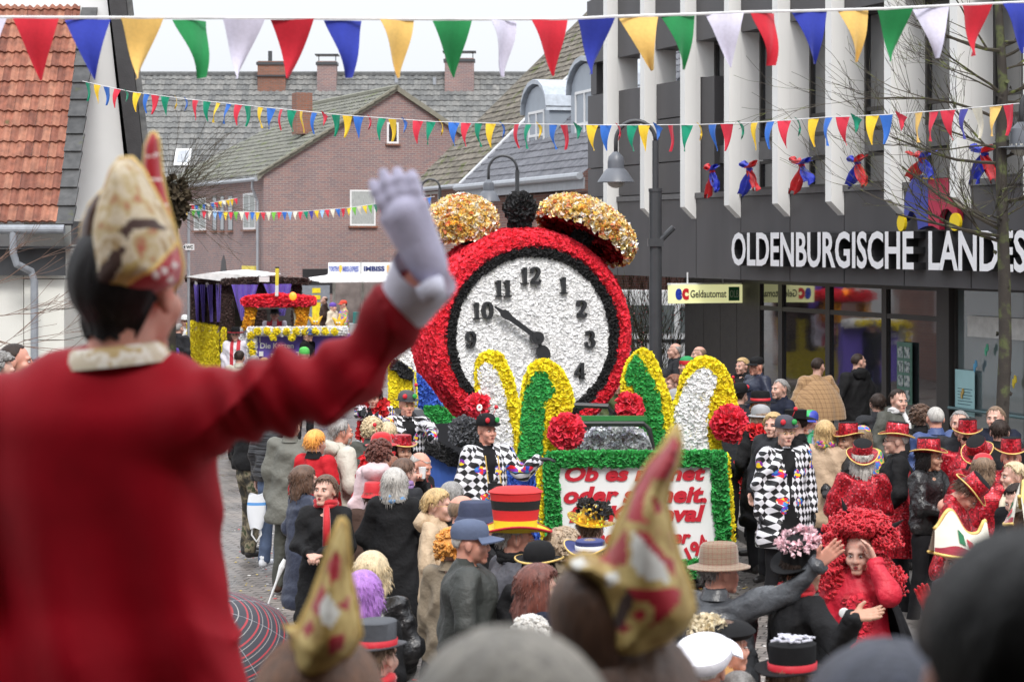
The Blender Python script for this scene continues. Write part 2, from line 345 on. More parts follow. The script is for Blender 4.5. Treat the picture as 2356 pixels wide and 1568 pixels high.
# ---------------------------------------------------------------- text
def text_mb(txt, size, m=0, ext=.01, off=0, shear=0, spacing=1, align='LEFT'):
    """lettering standing in the local XZ plane, reading along +X, facing -Y; returns MB and width"""
    cu = bpy.data.curves.new('lettering', 'FONT'); cu.body = txt; cu.size = size; cu.extrude = ext; cu.offset = off; cu.shear = shear; cu.space_character = spacing; cu.align_x = align
    cu.resolution_u = 3; ob = bpy.data.objects.new('lettering', cu); C.objects.link(ob)
    dg = bpy.context.evaluated_depsgraph_get(); me = bpy.data.meshes.new_from_object(ob.evaluated_get(dg)); mb = MB()
    V = [(v.co.x, -v.co.z, v.co.y) for v in me.vertices]; F = [tuple(p.vertices) for p in me.polygons]
    if V: mb.add(V, F, m)
    bpy.data.objects.remove(ob, do_unlink=True); bpy.data.curves.remove(cu); bpy.data.meshes.remove(me)
    v = mb.verts(); return mb, (v[:, 0].max()-v[:, 0].min() if len(v) else 0)
def fit_text(mb, x0, x1, z0, z1, y):
    v = mb.verts(); a, b = v.min(0), v.max(0); sx = (x1-x0)/(b[0]-a[0]); sz = (z1-z0)/(b[2]-a[2])
    v = v.copy(); v[:, 0] = x0+(v[:, 0]-a[0])*sx; v[:, 2] = z0+(v[:, 2]-a[2])*sz; v[:, 1] += y; mb.V = [v]; return mb
def copy_tree(o, parent=None):
    c = o.copy(); C.objects.link(c); c.parent = parent
    for ch in list(o.children): copy_tree(ch, c)
    return c
class Frame:
    """a local frame standing on the ground, with pixel rays cast onto its planes"""
    def __init__(s, x, y, rz): s.loc = Vector((x, y, 0)); s.rz = rz; s.M = Matrix.Translation(s.loc) @ Matrix.Rotation(rz, 4, 'Z'); s.I = s.M.inverted()
    def hit(s, u, v, axis, val):
        o = s.I @ Vector((0, 0, H)); p = s.I @ P(u, v, 1.0); d = p-o; t = (val-o[axis])/d[axis]; return o+d*t
    def X(s, u, y=0): return s.hit(u, HV, 1, y).x
    def Y(s, u, x=0): return s.hit(u, HV, 0, x).y
    def Z(s, u, v, axis=1, val=0): return s.hit(u, v, axis, val).z
# ================================================================ SETTING
rng = np.random.default_rng(5); RN = random.Random(7)
WHITEP = M('white_paint', (.72, .73, .73), .5, .05, 3, .15, 30, .004)
DARKM = M('dark_metal', (.05, .053, .058), .4, .12, 6, .08, 20, .003, spec=.5)
GREYM = M('zinc', (.34, .36, .39), .45, .12, 5, .1, 20, .003, metal=.3)
GLASS = glass_mat('window_glass')
# street: wet stone setts
def paving(name, c1, c2, mort, w, h, rot=0, rough=.45):
    m, nt, b, tc = base_mat(name); v = mapping(nt, tc.outputs['Object'], (1, 1, 1), (0, 0, rot))
    wob = nt.nodes.new('ShaderNodeTexNoise'); wob.inputs['Scale'].default_value = 6; nt.links.new(v, wob.inputs['Vector'])
    vm = nn_(nt, 'ShaderNodeVectorMath', operation='MULTIPLY_ADD'); nt.links.new(wob.outputs['Color'], vm.inputs[0]); vm.inputs[1].default_value = (.035, .035, 0); nt.links.new(v, vm.inputs[2])
    t = nt.nodes.new('ShaderNodeTexBrick'); nt.links.new(vm.outputs[0], t.inputs['Vector']); t.inputs['Scale'].default_value = 1
    t.inputs['Brick Width'].default_value = w; t.inputs['Row Height'].default_value = h; t.inputs['Mortar Size'].default_value = .009; t.inputs['Mortar Smooth'].default_value = .5
    for k, c in (('Color1', c1), ('Color2', c2), ('Mortar', mort)): t.inputs[k].default_value = (*c, 1)
    f = noise(nt, tc.outputs['Object'], 1.1, 6); mm = nn_(nt, 'ShaderNodeMix', data_type='RGBA', blend_type='MULTIPLY'); mm.inputs['Factor'].default_value = .9
    nt.links.new(t.outputs['Color'], mm.inputs['A']); nt.links.new(ramp(nt, f, [(.3, (.5, .5, .52)), (.7, (1.1, 1.05, 1))]), mm.inputs['B']); nt.links.new(mm.outputs['Result'], b.inputs['Base Color'])
    nt.links.new(ramp(nt, f, [(.35, (.22,)*3), (.65, (.6,)*3)]), b.inputs['Roughness'])
    a = math_(nt, 'ADD', math_(nt, 'MULTIPLY', t.outputs['Fac'], -1.0), math_(nt, 'MULTIPLY', noise(nt, tc.outputs['Object'], 25, 5), .8)); bump(nt, b, a, .8, .012); return m
STREET = paving('wet_setts', (.27, .245, .225), (.19, .175, .165), (.06, .055, .05), .17, .115, .3)
PAVE = paving('wet_pavers', (.24, .225, .21), (.2, .19, .18), (.07, .065, .06), .3, .2, -.34)
g = MB(); g.bb(-300, 300, -60, 500, -.3, 0); tag(g.build('street', STREET), kind='structure')
kerb = [(7.5, -8), (4.9, 8), (3.55, 17.5), (2.93, 23.8), (2.5, 27.5), (1.3, 34), (-2.2, 44), (-7, 58)]
pv = MB(); n = len(kerb); top = [(x, y, .12) for x, y in kerb]+[(60, 58, .12), (60, -8, .12)]
pv.add(top+[(x, y, -.1) for x, y, _ in top], [tuple(reversed(range(n+2)))]+[(i, (i+1) % (n+2), n+2+(i+1) % (n+2), n+2+i) for i in range(n+2)])
tag(pv.build('pavement', PAVE), kind='structure')
kb = MB(); KERB = M('kerb_stone', (.2, .19, .18), .55, .25, 5, .4, 40, .006)
for i in range(n-1):
    a, b_ = Vector(kerb[i]), Vector(kerb[i+1]); d = (b_-a); L = d.length; ang = math.atan2(d.y, d.x); k = max(1, int(L/1.0))
    for j in range(k):
        c = a+d*((j+.5)/k); kb.box((c.x, c.y, .035), (L/k-.012, .15, .19), rz=ang)
tag(kb.build('kerb', KERB), kind='structure')
lit = MB()                                                     # confetti, sweets and scraps trodden into the setts
for i in range(900):
    u = RN.choice([RN.uniform(540, 720), RN.uniform(1600, 1790), RN.uniform(900, 1050)]); d = RN.uniform(15, 27); x = (u-CU)/FP*d; s = RN.uniform(.008, .028); a = RN.uniform(0, 6)
    lit.box((x, d, .008+RN.random()*.004), (s, s*RN.uniform(.5, 1.4), .004), m=RN.choice([0, 0, 1, 2, 3]), rz=a)
tag(lit.build('confetti', [M('scrap_white', (.75, .75, .72)), M('scrap_red', (.6, .05, .05)), M('scrap_gold', (.6, .45, .1)), M('scrap_brown', (.12, .08, .05))]), kind='stuff', label='confetti and scraps scattered on the wet cobbles')
# ---------------------------------------------------------------- tiled roofs
def tile_roof(mb, o, ex, ey, W, L, tw, th, amp=.02, step=.03, seg=4, keep=None, m=0, rg=None, prof='wave'):
    o, ex, ey = map(lambda q: np.array(q, float), (o, ex, ey)); nr = np.cross(ex, ey); nr /= np.linalg.norm(nr); rg = rg or np.random.default_rng(1)
    nx, ny = int(round(W/tw)), int(round(L/th)); tw = W/nx; th = L/ny
    I, J = np.meshgrid(np.arange(nx), np.arange(ny)); I = I.ravel(); J = J.ravel()
    if keep is not None: k = keep((I+.5)*tw, (J+.5)*th); I, J = I[k], J[k]
    N = len(I); c = seg+1; V = np.zeros((N, 3, c, 3)); dz = rg.normal(0, step*.12, N); ds = rg.normal(0, th*.012, N)
    for q in range(c):
        t = q/seg; h = amp*(math.cos(2*math.pi*(t-.3)) if prof == 'wave' else (1 if .12 < t < .45 else 0))
        for r, (b, hh) in enumerate(((-.06, h-.004), (-.06, h+step), (1.0, h))):
            V[:, r, q] = o+ex*((I+t)*tw)[:, None]+ey*((J+b)*th+ds)[:, None]+nr*(hh+dz)[:, None]
    F = []; idx = np.arange(N)[:, None]*(3*c)
    for r in (0, 1):
        for q in range(seg): F.append(idx+np.array([[r*c+q, r*c+q+1, (r+1)*c+q+1, (r+1)*c+q]]))
    rn = rg.random(N); mb.add(V.reshape(-1, 3), np.concatenate(F), m, np.tile(rn, len(F)))
RED_T = tilemat('clay_tiles', [(.17, .06, .04), (.3, .11, .07), (.38, .17, .11), (.23, .08, .05)], moss=((.06, .08, .015), .67), rough=.8)
GREY_T = tilemat('weathered_concrete_tiles', [(.13, .135, .138), (.18, .185, .183), (.22, .22, .215)], rough=.85)
GREEN_T = tilemat('lichen_tiles', [(.14, .145, .125), (.19, .193, .168), (.17, .174, .15)], moss=((.13, .15, .07), .6), rough=.9)
BROWN_T = tilemat('brown_mossy_tiles', [(.11, .1, .085), (.17, .155, .13), (.21, .19, .16)], moss=((.09, .1, .04), .58), rough=.9)
SLATE_T = tilemat('glazed_slate_tiles', [(.09, .095, .115), (.12, .125, .145), (.14, .145, .17)], rough=.55)
BR1 = brick('house_brick', (.31, .18, .16), (.21, .15, .155), (.34, .31, .30)); BR2 = brick('red_brick', (.40, .19, .15), (.27, .14, .12), (.36, .31, .28)); BR3 = brick('chimney_brick', (.32, .12, .07), (.2, .09, .06), (.2, .18, .16))
RENDERW = M('white_render', (.75, .76, .76), .85, .05, 1.2, .25, 60, .004)
CURT = M('net_curtain', (.36, .38, .37), .9, .35, 22, .3, 40, .01, stretch=(4, 4, .3))
def window(fr, parent, x0, x1, z0, z1, y, fm, pane=GLASS, mull=(), tr=(), depth=.1, fw=.05, sill=None, curtain=False, axis='y', name='window'):
    """window in local plane y (or x when axis=='x') facing the negative side"""
    sw = (lambda a: a) if axis == 'y' else (lambda a: np.stack([a[:, 1], a[:, 0], a[:, 2]], 1))
    def fx(mb):
        v = mb.verts(); mb.V = [sw(v)]
        if axis != 'y': mb.F = [(f[:, ::-1], m, r) for f, m, r in mb.F]
        return mb
    f = MB(); f.bb(x0, x1, y-.012, y+depth, z1-fw, z1); f.bb(x0, x1, y-.012, y+depth, z0, z0+fw); f.bb(x0, x0+fw, y-.012, y+depth, z0+fw, z1-fw); f.bb(x1-fw, x1, y-.012, y+depth, z0+fw, z1-fw)
    for t in mull: xx = x0+(x1-x0)*t; f.bb(xx-fw*.6, xx+fw*.6, y-.009, y+depth*.9, z0+fw, z1-fw)
    for t in tr: zz = z0+(z1-z0)*t; f.bb(x0+fw, x1-fw, y-.006, y+depth*.8, zz-fw*.5, zz+fw*.5)
    o = fx(f).build(name, fm, parent); pq = -.006 if sill else .03; p = MB(); p.bb(x0+fw*.5, x1-fw*.5, y+pq, y+pq+.01, z0+fw*.5, z1-fw*.5); fx(p).build('pane', CURT if curtain else pane, o)
    if sill: s = MB(); s.bb(x0-.06, x1+.06, y-.09, y+.02, z0-.07, z0-.003); fx(s).build('sill', sill, o)
    return o
# ---------------------------------------------------------------- the bank
FB = Frame(4.91, 34.0, math.atan2(-.942, .335))
bank = empty('bank_building', FB.loc, FB.rz, 'dark grey panelled bank with projecting white concrete fins and big white lettering', 'building')
PANEL = M('dark_panels', (.066, .063, .066), .5, .2, 1.6, .06, 200, .002, stretch=(1, 1, .2))
FIN = M('white_concrete', (.78, .78, .76), .7, .05, 3, .2, 60, .004, stretch=(1, 1, .15))
DFRAME = M('bronze_frames', (.035, .032, .03), .4, .1, 5, .05, 20, .002)
xL, xR = FB.X(1350), FB.X(2356)+7
uf = [1388, 1471, 1563, 1664, 1775, 1897, 2033, 2185, 2354]; pr = .22; xf = [FB.X(u, -pr) for u in uf]
dx_ = (xf[-1]-xf[0])/(len(xf)-1); xf = [xf[0]+dx_*i for i in range(len(xf)+4)]
zb, zl, zo, zo2 = 2.85, 4.36, 6.42, 7.05
seams = [xL]+[x+.2 for x in xf]+[xR]; zb0 = zb
f = MB()
for i in range(len(seams)-1): f.bb(seams[i]+.012, seams[i+1]-.012, 0, .05, zb, zl-.1)
f.bb(xL, xR, .055, .45, zb+.01, zl-.1); f.build('fascia', PANEL, bank)
f = MB(); f.bb(xL, xR, -.03, .5, zl-.095, zl); f.build('ledge', M('ledge_metal', (.1, .098, .1), .5), bank)
f = MB(); zs = [zl+.01, 4.95, 5.75, zo]
for i in range(3):                                            # closed bays at the far end
    x0 = seams[i]; x1 = seams[i+1]
    for a, b_ in zip(zs[:-1], zs[1:]): f.bb(x0+.012, x1-.012, .02, .08, a+.012, b_-.012)
    f.bb(x0, x1, .085, .5, zl+.01, zo)
f.bb(xL, xL+.3, .09, .5, zo+.01, 7.3); f.build('wall_panel', PANEL, bank)
f = MB()
for i in range(len(seams)-1): f.bb(seams[i]+.012, seams[i+1]-.012, 0, .5, zo2, 8.3); f.bb(seams[i]+.012, seams[i+1]-.012, .03, .5, 8.33, 12)
f.build('wall_panel', PANEL, bank)
f = MB(); f.bb(xL+2.6, xR, .6, 9, zo2+.1, 12.0); f.bb(xL+.4, xR, 3.0, 9, 2.86, zo2); f.build('wall', PANEL, bank)
for i, x in enumerate(xf):                                     # white fins
    f = MB(); f.prism([(-pr, 4.11), (0, 3.9), (0, 12), (-pr, 12)], lambda a, b_, t: (t, a, b_), x, x+.2)
    f.bb(x+.003, x+.197, .003, .42, zl+.003, 12)
    for zz in (7.3,): f.bb(x-.002, x+.202, -pr-.002, .1, zz, zz+.008)
    f.build('fin', FIN, bank)
for i in range(3, len(xf)):                                    # glazed bays between the fins
    x0, x1 = xf[i-1]+.2, xf[i]
    window(FB, bank, x0, x1, 5.2, zo2, .36, DFRAME, mull=(.45,), tr=(.18,), fw=.06)
    window(FB, bank, x0, x1, zl+.01, 4.86, .36, DFRAME, mull=(.5,), fw=.05)
    s = MB(); s.bb(x0+.28, x1, .2, .46, 4.87, 5.18); s.build('spandrel', M('spandrel', (.085, .083, .085), .5), bank)
f = MB(); f.bb(xf[2]+.2, xf[2]+.75, .1, .34, zl+.01, 6.4); f.build('wall_panel', PANEL, bank)
# ground floor, set back under the overhang
yg = .9; xw = FB.X(1575, yg); f = MB(); xs = [FB.X(u, yg) for u in (1575, 1619, 1657, 1695, 1745)]
for a, b_ in zip(xs[:-1], xs[1:]): f.bb(a+.008, b_-.008, yg, yg+.05, .12, zb-.02)
f.bb(xw, xs[-1], yg+.06, yg+.3, .12, zb-.02); f.bb(xw, xw+.2, yg+.3, 8, .12, zb-.02); f.bb(xw, xR, 7, 7.3, .12, zb-.02); f.build('wall_panel', M('brown_panels', (.04, .036, .034), .5), bank)
f = MB(); f.bb(xL, xR, .46, 9, zb+.02, zb+.2); f.build('soffit', PANEL, bank)
gl = [1745, 1796, 1905, 2035, 2168]; gx = [FB.X(u, yg) for u in gl]; w0 = gx[3]-gx[2]
for i in range(4): window(FB, bank, gx[i], gx[i+1], .35, zb-.02, yg, DFRAME, tr=(.80,), fw=.075, name='shop_window')
x = gx[4]; f = MB(); f.bb(x, x+.35, yg-.1, yg+.3, .12, zb-.02); f.bb(gx[0], gx[4], yg-.02, yg+.2, .12, .345); f.build('pillar', DFRAME, bank)
for i in range(4): window(FB, bank, x+.35+i*1.9, x+.35+(i+1)*1.9, .2, zb-.02, yg, DFRAME, pane=glass_mat('bright_glass', (.12, .15, .155), .06), fw=.05, name='shop_window')
f = MB(); f.bb(x+.8, x+8, yg-.06, yg-.02, 2.12, 2.42); f.build('blind_band', M('band', (.55, .55, .53), .6), bank)
f = MB(); f.tube([(x+.35, yg-.1, 1.05), (x+8, yg-.1, 1.05)], .025); f.build('handrail', M('rail', (.05, .12, .13), .3), bank)
f = MB(); f.bb(x+.42, x+.95, yg-.035, yg-.025, .95, 1.62); pst = f.build('poster', M('aqua_poster', (.35, .58, .6), .5, .05), bank)
f = MB()
for i in range(6): f.bb(x+.5, x+.9-.05*(i % 2), yg-.04, yg-.038, 1.34-.045*i, 1.35-.045*i)
f.build('print', M('print_dark', (.05, .12, .15)), pst)
f = MB(); xa, xb = gx[3]+.45, gx[3]+.9; f.bb(xa, xb, yg-.035, yg-.02, 1.0, 1.95); fr = f.build('picture_frame', M('frame_green', (.07, .16, .12), .5), bank); f = MB()
for i in range(2):
    for j in range(4): f.bb(xa+.04+i*.2, xa+.2+i*.2, yg-.045, yg-.037, 1.05+j*.22, 1.22+j*.22)
f.build('picture', blotch_mat('cards', [(0, (.08, .1, .1)), (.45, (.25, .3, .3)), (.55, (.4, .42, .4))], 14), fr)
for u, v, c, s in ((1787, 892, (.6, .45, .05), 1), (2245, 842, (.08, .3, .5), 1), (2335, 878, (.65, .5, .03), 1.1), (2271, 805, (.06, .35, .2), 1), (2215, 905, (.5, .35, .1), .8), (1985, 880, (.1, .3, .45), .8)):
    h = FB.hit(u, v, 1, yg-.04); f = MB(); f.prism([(-.09, .02), (-.04, .06), (0, .035), (.04, .06), (.09, .02), (.07, -.04), (.02, -.03), (0, -.01), (-.02, -.03), (-.07, -.04)], lambda a, b_, t: (h.x+a*s*.5-b_*.4, t, h.z+b_*s+a*.7), h.y-.012, h.y)
    f.build('paper_mask', M('mask%d' % u, c, .6), bank)
# lettering
LW = M('white_acrylic', (.78, .78, .8), .35, .02, 3, 0); LS = M('letter_side', (.02, .02, .022), .4)
def sign_text(txt, u0, u1, x0=None, x1=None):
    t, w_ = text_mb(txt, 1, ext=.001, off=.022); tb, _ = text_mb(txt, 1, ext=.12, off=.022)
    x0 = FB.X(u0, -.2) if x0 is None else x0; x1 = FB.X(u1, -.2) if x1 is None else x1
    fit_text(t, x0, x1, 3.09, 3.65, -.2); fit_text(tb, x0, x1, 3.09, 3.65, -.1)
    v = tb.verts(); v[:, 1] = np.where(v[:, 1] < -.1, -.195, -.003); tb.V = [v]; t.F = [(a, 0, r) for a, m_, r in t.F]; tb.F = [(a, 1, r) for a, m_, r in tb.F]; t.merge(tb); return t, x0, x1
t1, a0, a1 = sign_text('OLDENBURGISCHE', 1683, 2102); let = t1.build('lettering', [LW, LS], bank)
_, wa = text_mb('LAND', 1, off=.022); _, wb_ = text_mb('LANDESBANK', 1, off=.022); a2 = FB.X(2136, -.2); a3 = FB.X(2297, -.2)
t2, _, _ = sign_text('LANDESBANK', 0, 0, a2, a2+(a3-a2)*wb_/wa); t2.build('lettering', [LW, LS], bank)
# emblem over the lettering
Z4 = lambda x, y: FB.hit(1553+.4402*x, .4402*y, 1, -.12)
def flat(poly, col, name, t0=-.12, t1=-.03):
    pp = [Z4(x, y) for x, y in poly]; f = MB(); f.prism([(p.x, p.z) for p in pp], lambda a, b_, t: (a, t, b_), t0, t1); return f.build(name, M(name+str(col), col, .4, .05), bank)
flat([(1322,1180),(1300,1185),(1270,1200),(1265,1140),(1240,1100),(1225,1105),(1210,1140),(1195,1155),(1200,1050),(1215,985),(1240,935),(1275,915),(1322,935)][::-1], (.045, .06, .32), 'emblem')
flat([(1324,935),(1420,930),(1440,950),(1475,1100),(1478,1150),(1455,1120),(1425,1090),(1400,1095),(1382,1130),(1380,1200),(1345,1180),(1324,1180)][::-1], (.42, .02, .06), 'emblem')
flat([(1300,928),(1355,932),(1355,938),(1300,935)][::-1], (.75, .5, .02), 'emblem', -.14, -.125)
for cx_, cy_, rx_, ry_ in ((1195, 1165, 20, 44), (1477, 1160, 27, 47)):
    flat([(cx_+rx_*math.cos(a*.3927), cy_+ry_*math.sin(a*.3927)) for a in range(16)][::-1], (.8, .58, .01), 'emblem', -.17, -.125)
# cash machine sign, hung square to the front
sx = FB.X(1708, yg); y0 = FB.hit(1545, 675, 0, sx).y; z0_, z1_ = FB.hit(1625, 697, 0, sx).z, FB.hit(1625, 655, 0, sx).z
gs = empty('hanging_sign', FB.M @ Vector((sx, (y0+yg)/2, z0_)), FB.rz, 'cream backlit cash machine sign hanging under the dark overhang beside the bank windows', 'sign')
def em_mat(name, col, e):
    m, nt, b, tc = base_mat(name); b.inputs['Base Color'].default_value = (*dk(col, .8), 1); b.inputs['Emission Color'].default_value = (*col, 1); b.inputs['Emission Strength'].default_value = e; b.inputs['Roughness'].default_value = .4; return m
hw = (yg-y0)/2; hh = z1_-z0_
f = MB(); f.bb(-.16, 0, -hw, hw, 0, hh); f.build('light_box', em_mat('lit_cream', (.82, .82, .42), .42), gs)
f = MB(); f.bb(-.162, -.02, -hw-.01, hw+.01, hh+.002, hh+.03); f.tube([(-.08, -hw*.5, hh), (-.08, -hw*.5, zb-z0_+.1)], .015); f.tube([(-.08, hw*.5, hh), (-.08, hw*.5, zb-z0_+.1)], .015); f.build('bracket', WHITEP, gs)
def side_text(txt, y_0, y_1, z_0, z_1, mat, off=0, nm='lettering', par=None):
    t, _ = text_mb(txt, 1, ext=.004, off=off); fit_text(t, y_0, y_1, z_0, z_1, 0); v = t.verts(); t.V = [np.stack([.012-v[:, 1]*.3, v[:, 0], v[:, 2]], 1)]; return t.build(nm, mat, par or gs)
side_text('e', -hw+.07, -hw+.2, hh*.18, hh*.82, M('ec_blue', (.02, .05, .4), .4), .05); side_text('c', -hw+.2, -hw+.33, hh*.18, hh*.82, M('ec_red', (.6, .02, .03), .4), .05)
side_text('Geldautomat', -hw+.36, hw-.32, hh*.3, hh*.72, M('sign_black', (.01, .01, .01), .4), .015)
f = MB(); f.bb(0, .006, hw-.27, hw-.06, hh*.12, hh*.88); f.build('badge', M('badge_green', (.02, .16, .05), .4), gs); side_text('OLB', hw-.25, hw-.08, hh*.3, hh*.7, M('badge_text', (.45, .6, .4)), 0)
# bows tied to the fins
def bow(u0, v0, u1, v1, label, seed):
    rg = random.Random(seed); c = FB.hit((u0+u1)/2, v0, 1, -pr-.04); wz = FB.M @ c; t = empty('ribbon_bow', wz, FB.rz, label, 'bow', 'plastic bows on the fins')
    Lz = (v1-v0)/FP*wz.y; Wd = max(.24, (u1-u0)/FP*wz.y/.42); Lz *= 1.12
    cols = [M('plastic_red', (.55, .015, .02), .28, .1, 5, .7, 14, .03), M('plastic_blue', (.02, .035, .42), .28, .1, 5, .7, 14, .03)]
    for k, (sx_, sz0, sz1, wd) in enumerate(((-.8, .0, -1, .5), (.7, -.05, -.95, .45), (-.6, 0, .25, .5), (.8, 0, .2, .45))):
        ph = rg.uniform(0, 6); s = rg.uniform(.8, 1.15)
        def fn(a, b_, ph=ph, sx_=sx_, sz0=sz0, sz1=sz1, wd=wd, s=s):
            zz = -Lz*.3+(sz0+(sz1-sz0)*b_)*Lz*.68*s; w_ = Wd*wd*(.15+.85*math.sin(min(1, b_*1.15)*2.3)); xx = sx_*Wd*.5*b_+(a-.5)*w_
            return (xx+.015*math.sin(b_*9+ph), .035*math.sin(a*11+ph+b_*4)-.02*k, zz+.04*math.sin(a*8+ph)*b_)
        f = MB(); f.grid(fn, 10, 10); V = f.verts().copy(); V[:, 1] += .012; f.add(V, f.F[0][0][:, ::-1]); f.build('ribbon', cols[(k+seed) % 2], t, smooth=True)
    f = MB(); f.sphere((0, -.02, -Lz*.28), (.06, .05, .07), 10); f.build('knot', cols[seed % 2], t, smooth=True)
for i, (x0, x1, y0_, y1_, lb) in enumerate(((160,235,838,1000,'narrow red and blue bow on the leftmost decorated fin of the bank'), (345,440,822,992,'fat twisted red and blue bow second from the left on the bank'), (610,720,803,972,'bow with wide red tail, third from the left on the bank'), (912,1003,793,958,'bow with straight blue and red tails left of the horse emblem'), (1235,1355,772,935,'big red bow directly above the blue and red emblem'), (1560,1685,738,920,'red and blue bow behind the bare tree trunk'))):
    bow(1553+.4402*x0, .4402*y0_, 1553+.4402*x1, .4402*y1_, lb, i)
# ---------------------------------------------------------------- gabled brick house in the middle
FM = Frame(-8.68, 76, math.atan2(.377, .926)); hm = empty('brick_house', FM.loc, FM.rz, 'two storey mauve brick house with a plain gable and grey green tiled roof', 'building')
W_, Ln, ze, zp = 9.78, 15.6, 5.86, 8.87
f = MB(); f.prism([(0, 0), (W_, 0), (W_, ze), (W_/2, zp), (0, ze)], lambda a, b_, t: (a, t, b_), 0, .3); f.bb(0, .3, .303, Ln, 0, ze-.1); f.bb(W_-.3, W_, .303, Ln, 0, ze-.1); f.build('wall', BR1, hm)
sl = math.hypot(W_/2, zp-ze); cs, sn = (W_/2)/sl, (zp-ze)/sl; f = MB(); ov = .25
kp = lambda a, b_: a < Ln-.3-b_*.96
tile_roof(f, (-ov*cs+0, -.12+Ln, ze-ov*sn+.1), (0, -1, 0), (cs, 0, sn), Ln+.1, sl+ov, .3, .34, .018, .035, 3, keep=lambda a, b_: a > b_*.92, rg=rng)
tile_roof(f, (W_+ov*cs, -.12, ze-ov*sn+.1), (0, 1, 0), (-cs, 0, sn), Ln+.1, sl+ov, .3, .34, .018, .035, 3, keep=kp, rg=rng)
rf = f.build('roof', GREEN_T, hm); f = MB(); f.prism([(-ov, ze-.25), (0, ze), (W_/2, zp), (W_, ze), (W_+ov, ze-.25), (W_+ov, ze+.02), (W_/2, zp+.2), (-ov, ze+.02)], lambda a, b_, t: (a, t, b_), -.14, -.02); f.build('verge_board', M('verge', (.2, .19, .15), .8), rf)
f = MB(); f.tube([(W_/2, -.14, zp+.14), (W_/2, Ln-4.9, zp+.14)], .1, 6); f.build('ridge', M('ridge_tile', (.2, .2, .16), .9), rf)
f = MB(); f.bb(1.9, 2.5, 2.4, 3.0, 7.4, 8.9); h = MB(); f.build('chimney', BR3, rf)
f = MB(); f.tube([(-ov-.06, -.1, ze-.2), (-ov-.06, Ln, ze-.2)], .07, 8); f.tube([(-ov-.06, .35, ze-.2), (-ov-.06, .4, ze-.5), (-.1, .45, ze-.95), (-.1, .45, .2)], .05, 8); f.build('gutter', GREYM, hm)
def mwin(u0, v0, u1, v1, axis, **kw):
    if axis == 'y': a, b_ = FM.hit(u0, v1, 1, 0), FM.hit(u1, v0, 1, 0); return window(FM, hm, a.x, b_.x, a.z, b_.z, -.006, WHITEP, sill=BR3, **kw)
    a, b_ = FM.hit(u0, v1, 0, 0), FM.hit(u1, v0, 0, 0); return window(FM, hm, b_.y, a.y, a.z, b_.z, -.006, kw.pop('fm', WHITEP), axis='x', sill=BR3, **kw)
mwin(805, 437, 864, 519, 'y', curtain=True, fw=.06); mwin(890, 282, 917, 330, 'y', fw=.07)
mwin(560, 443, 588, 528, 'x', mull=(.5,), curtain=True, fw=.07); mwin(447, 455, 474, 530, 'x', mull=(.5,), curtain=True, fw=.07)
for a, b_ in ((489, 499), (507, 516), (525, 536)): mwin(a, 450, b_, 530, 'x', fm=DFRAME, fw=.03)
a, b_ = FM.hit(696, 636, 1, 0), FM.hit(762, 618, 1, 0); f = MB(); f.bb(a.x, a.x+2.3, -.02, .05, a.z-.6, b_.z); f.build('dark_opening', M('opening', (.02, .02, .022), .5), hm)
a = FM.hit(705, 790, 1, 0); f = MB(); f.bb(a.x-.2, a.x+.85, -.03, .04, 0, 1.95); dr = f.build('door', M('door_grey', (.2, .22, .25), .5), hm); f = MB()
for z0_, z1_ in ((.2, 1.35), (1.45, 1.6), (1.68, 1.85)): f.bb(a.x+.2, a.x+.5, -.045, -.032, z0_, z1_)
f.build('stripe', M('door_yellow', (.75, .6, .02), .5), dr)
q = FM.hit(515, 610, 0, 0); f = MB(); f.prism([(q.y-.42, .6), (q.y+.42, .6), (q.y+.42, 2.4), (q.y+.3, 2.75), (q.y, 3.0), (q.y-.3, 2.75), (q.y-.42, 2.4)], lambda a, b_, t: (t, a, b_), -.02, .05); f.build('arched_opening', M('opening2', (.04, .038, .04), .5), hm)
q = FM.hit(575, 625, 0, 0); f = MB(); f.bb(-.06, -.01, q.y-.9, q.y+.9, 2.3, 2.62); f.build('shop_sign', M('yellow_board', (.75, .6, .08), .5), hm)
# ---------------------------------------------------------------- big grey roof behind
FG = Frame(-18.5, 98, R(0)); hg = empty('long_house', FG.loc, 0, 'long house far behind with a huge plain grey tiled roof and brick chimneys', 'building')
ridge = [P(310, 160, 103), P(862, 168, 103.5), P(1190, 155, 103)]; f = MB(); zg = 5.5; xg0, xg1 = -2.0, ridge[2].x+22
f.bb(xg0, xg1, .4, 14, 0, zg); f.build('wall', BR2, hg); zr = 11.45; rise = zr-zg+.2; run = 5.6; sl = math.hypot(run, rise); f = MB()
tile_roof(f, (xg0, -.2, zg-.2), (1, 0, 0), (0, run/sl, rise/sl), xg1-xg0, sl, .31, .36, .022, .045, 4, rg=rng)
tile_roof(f, (xg1, 2*run-.2, zg-.2), (-1, 0, 0), (0, -run/sl, rise/sl), xg1-xg0, sl, .62, .72, .022, .045, 2, rg=rng)
rf = f.build('roof', GREY_T, hg); f = MB(); f.tube([(xg0, run-.2, zr), (xg1, run-.2, zr)], .13, 6); f.build('ridge', GREY_T, rf)
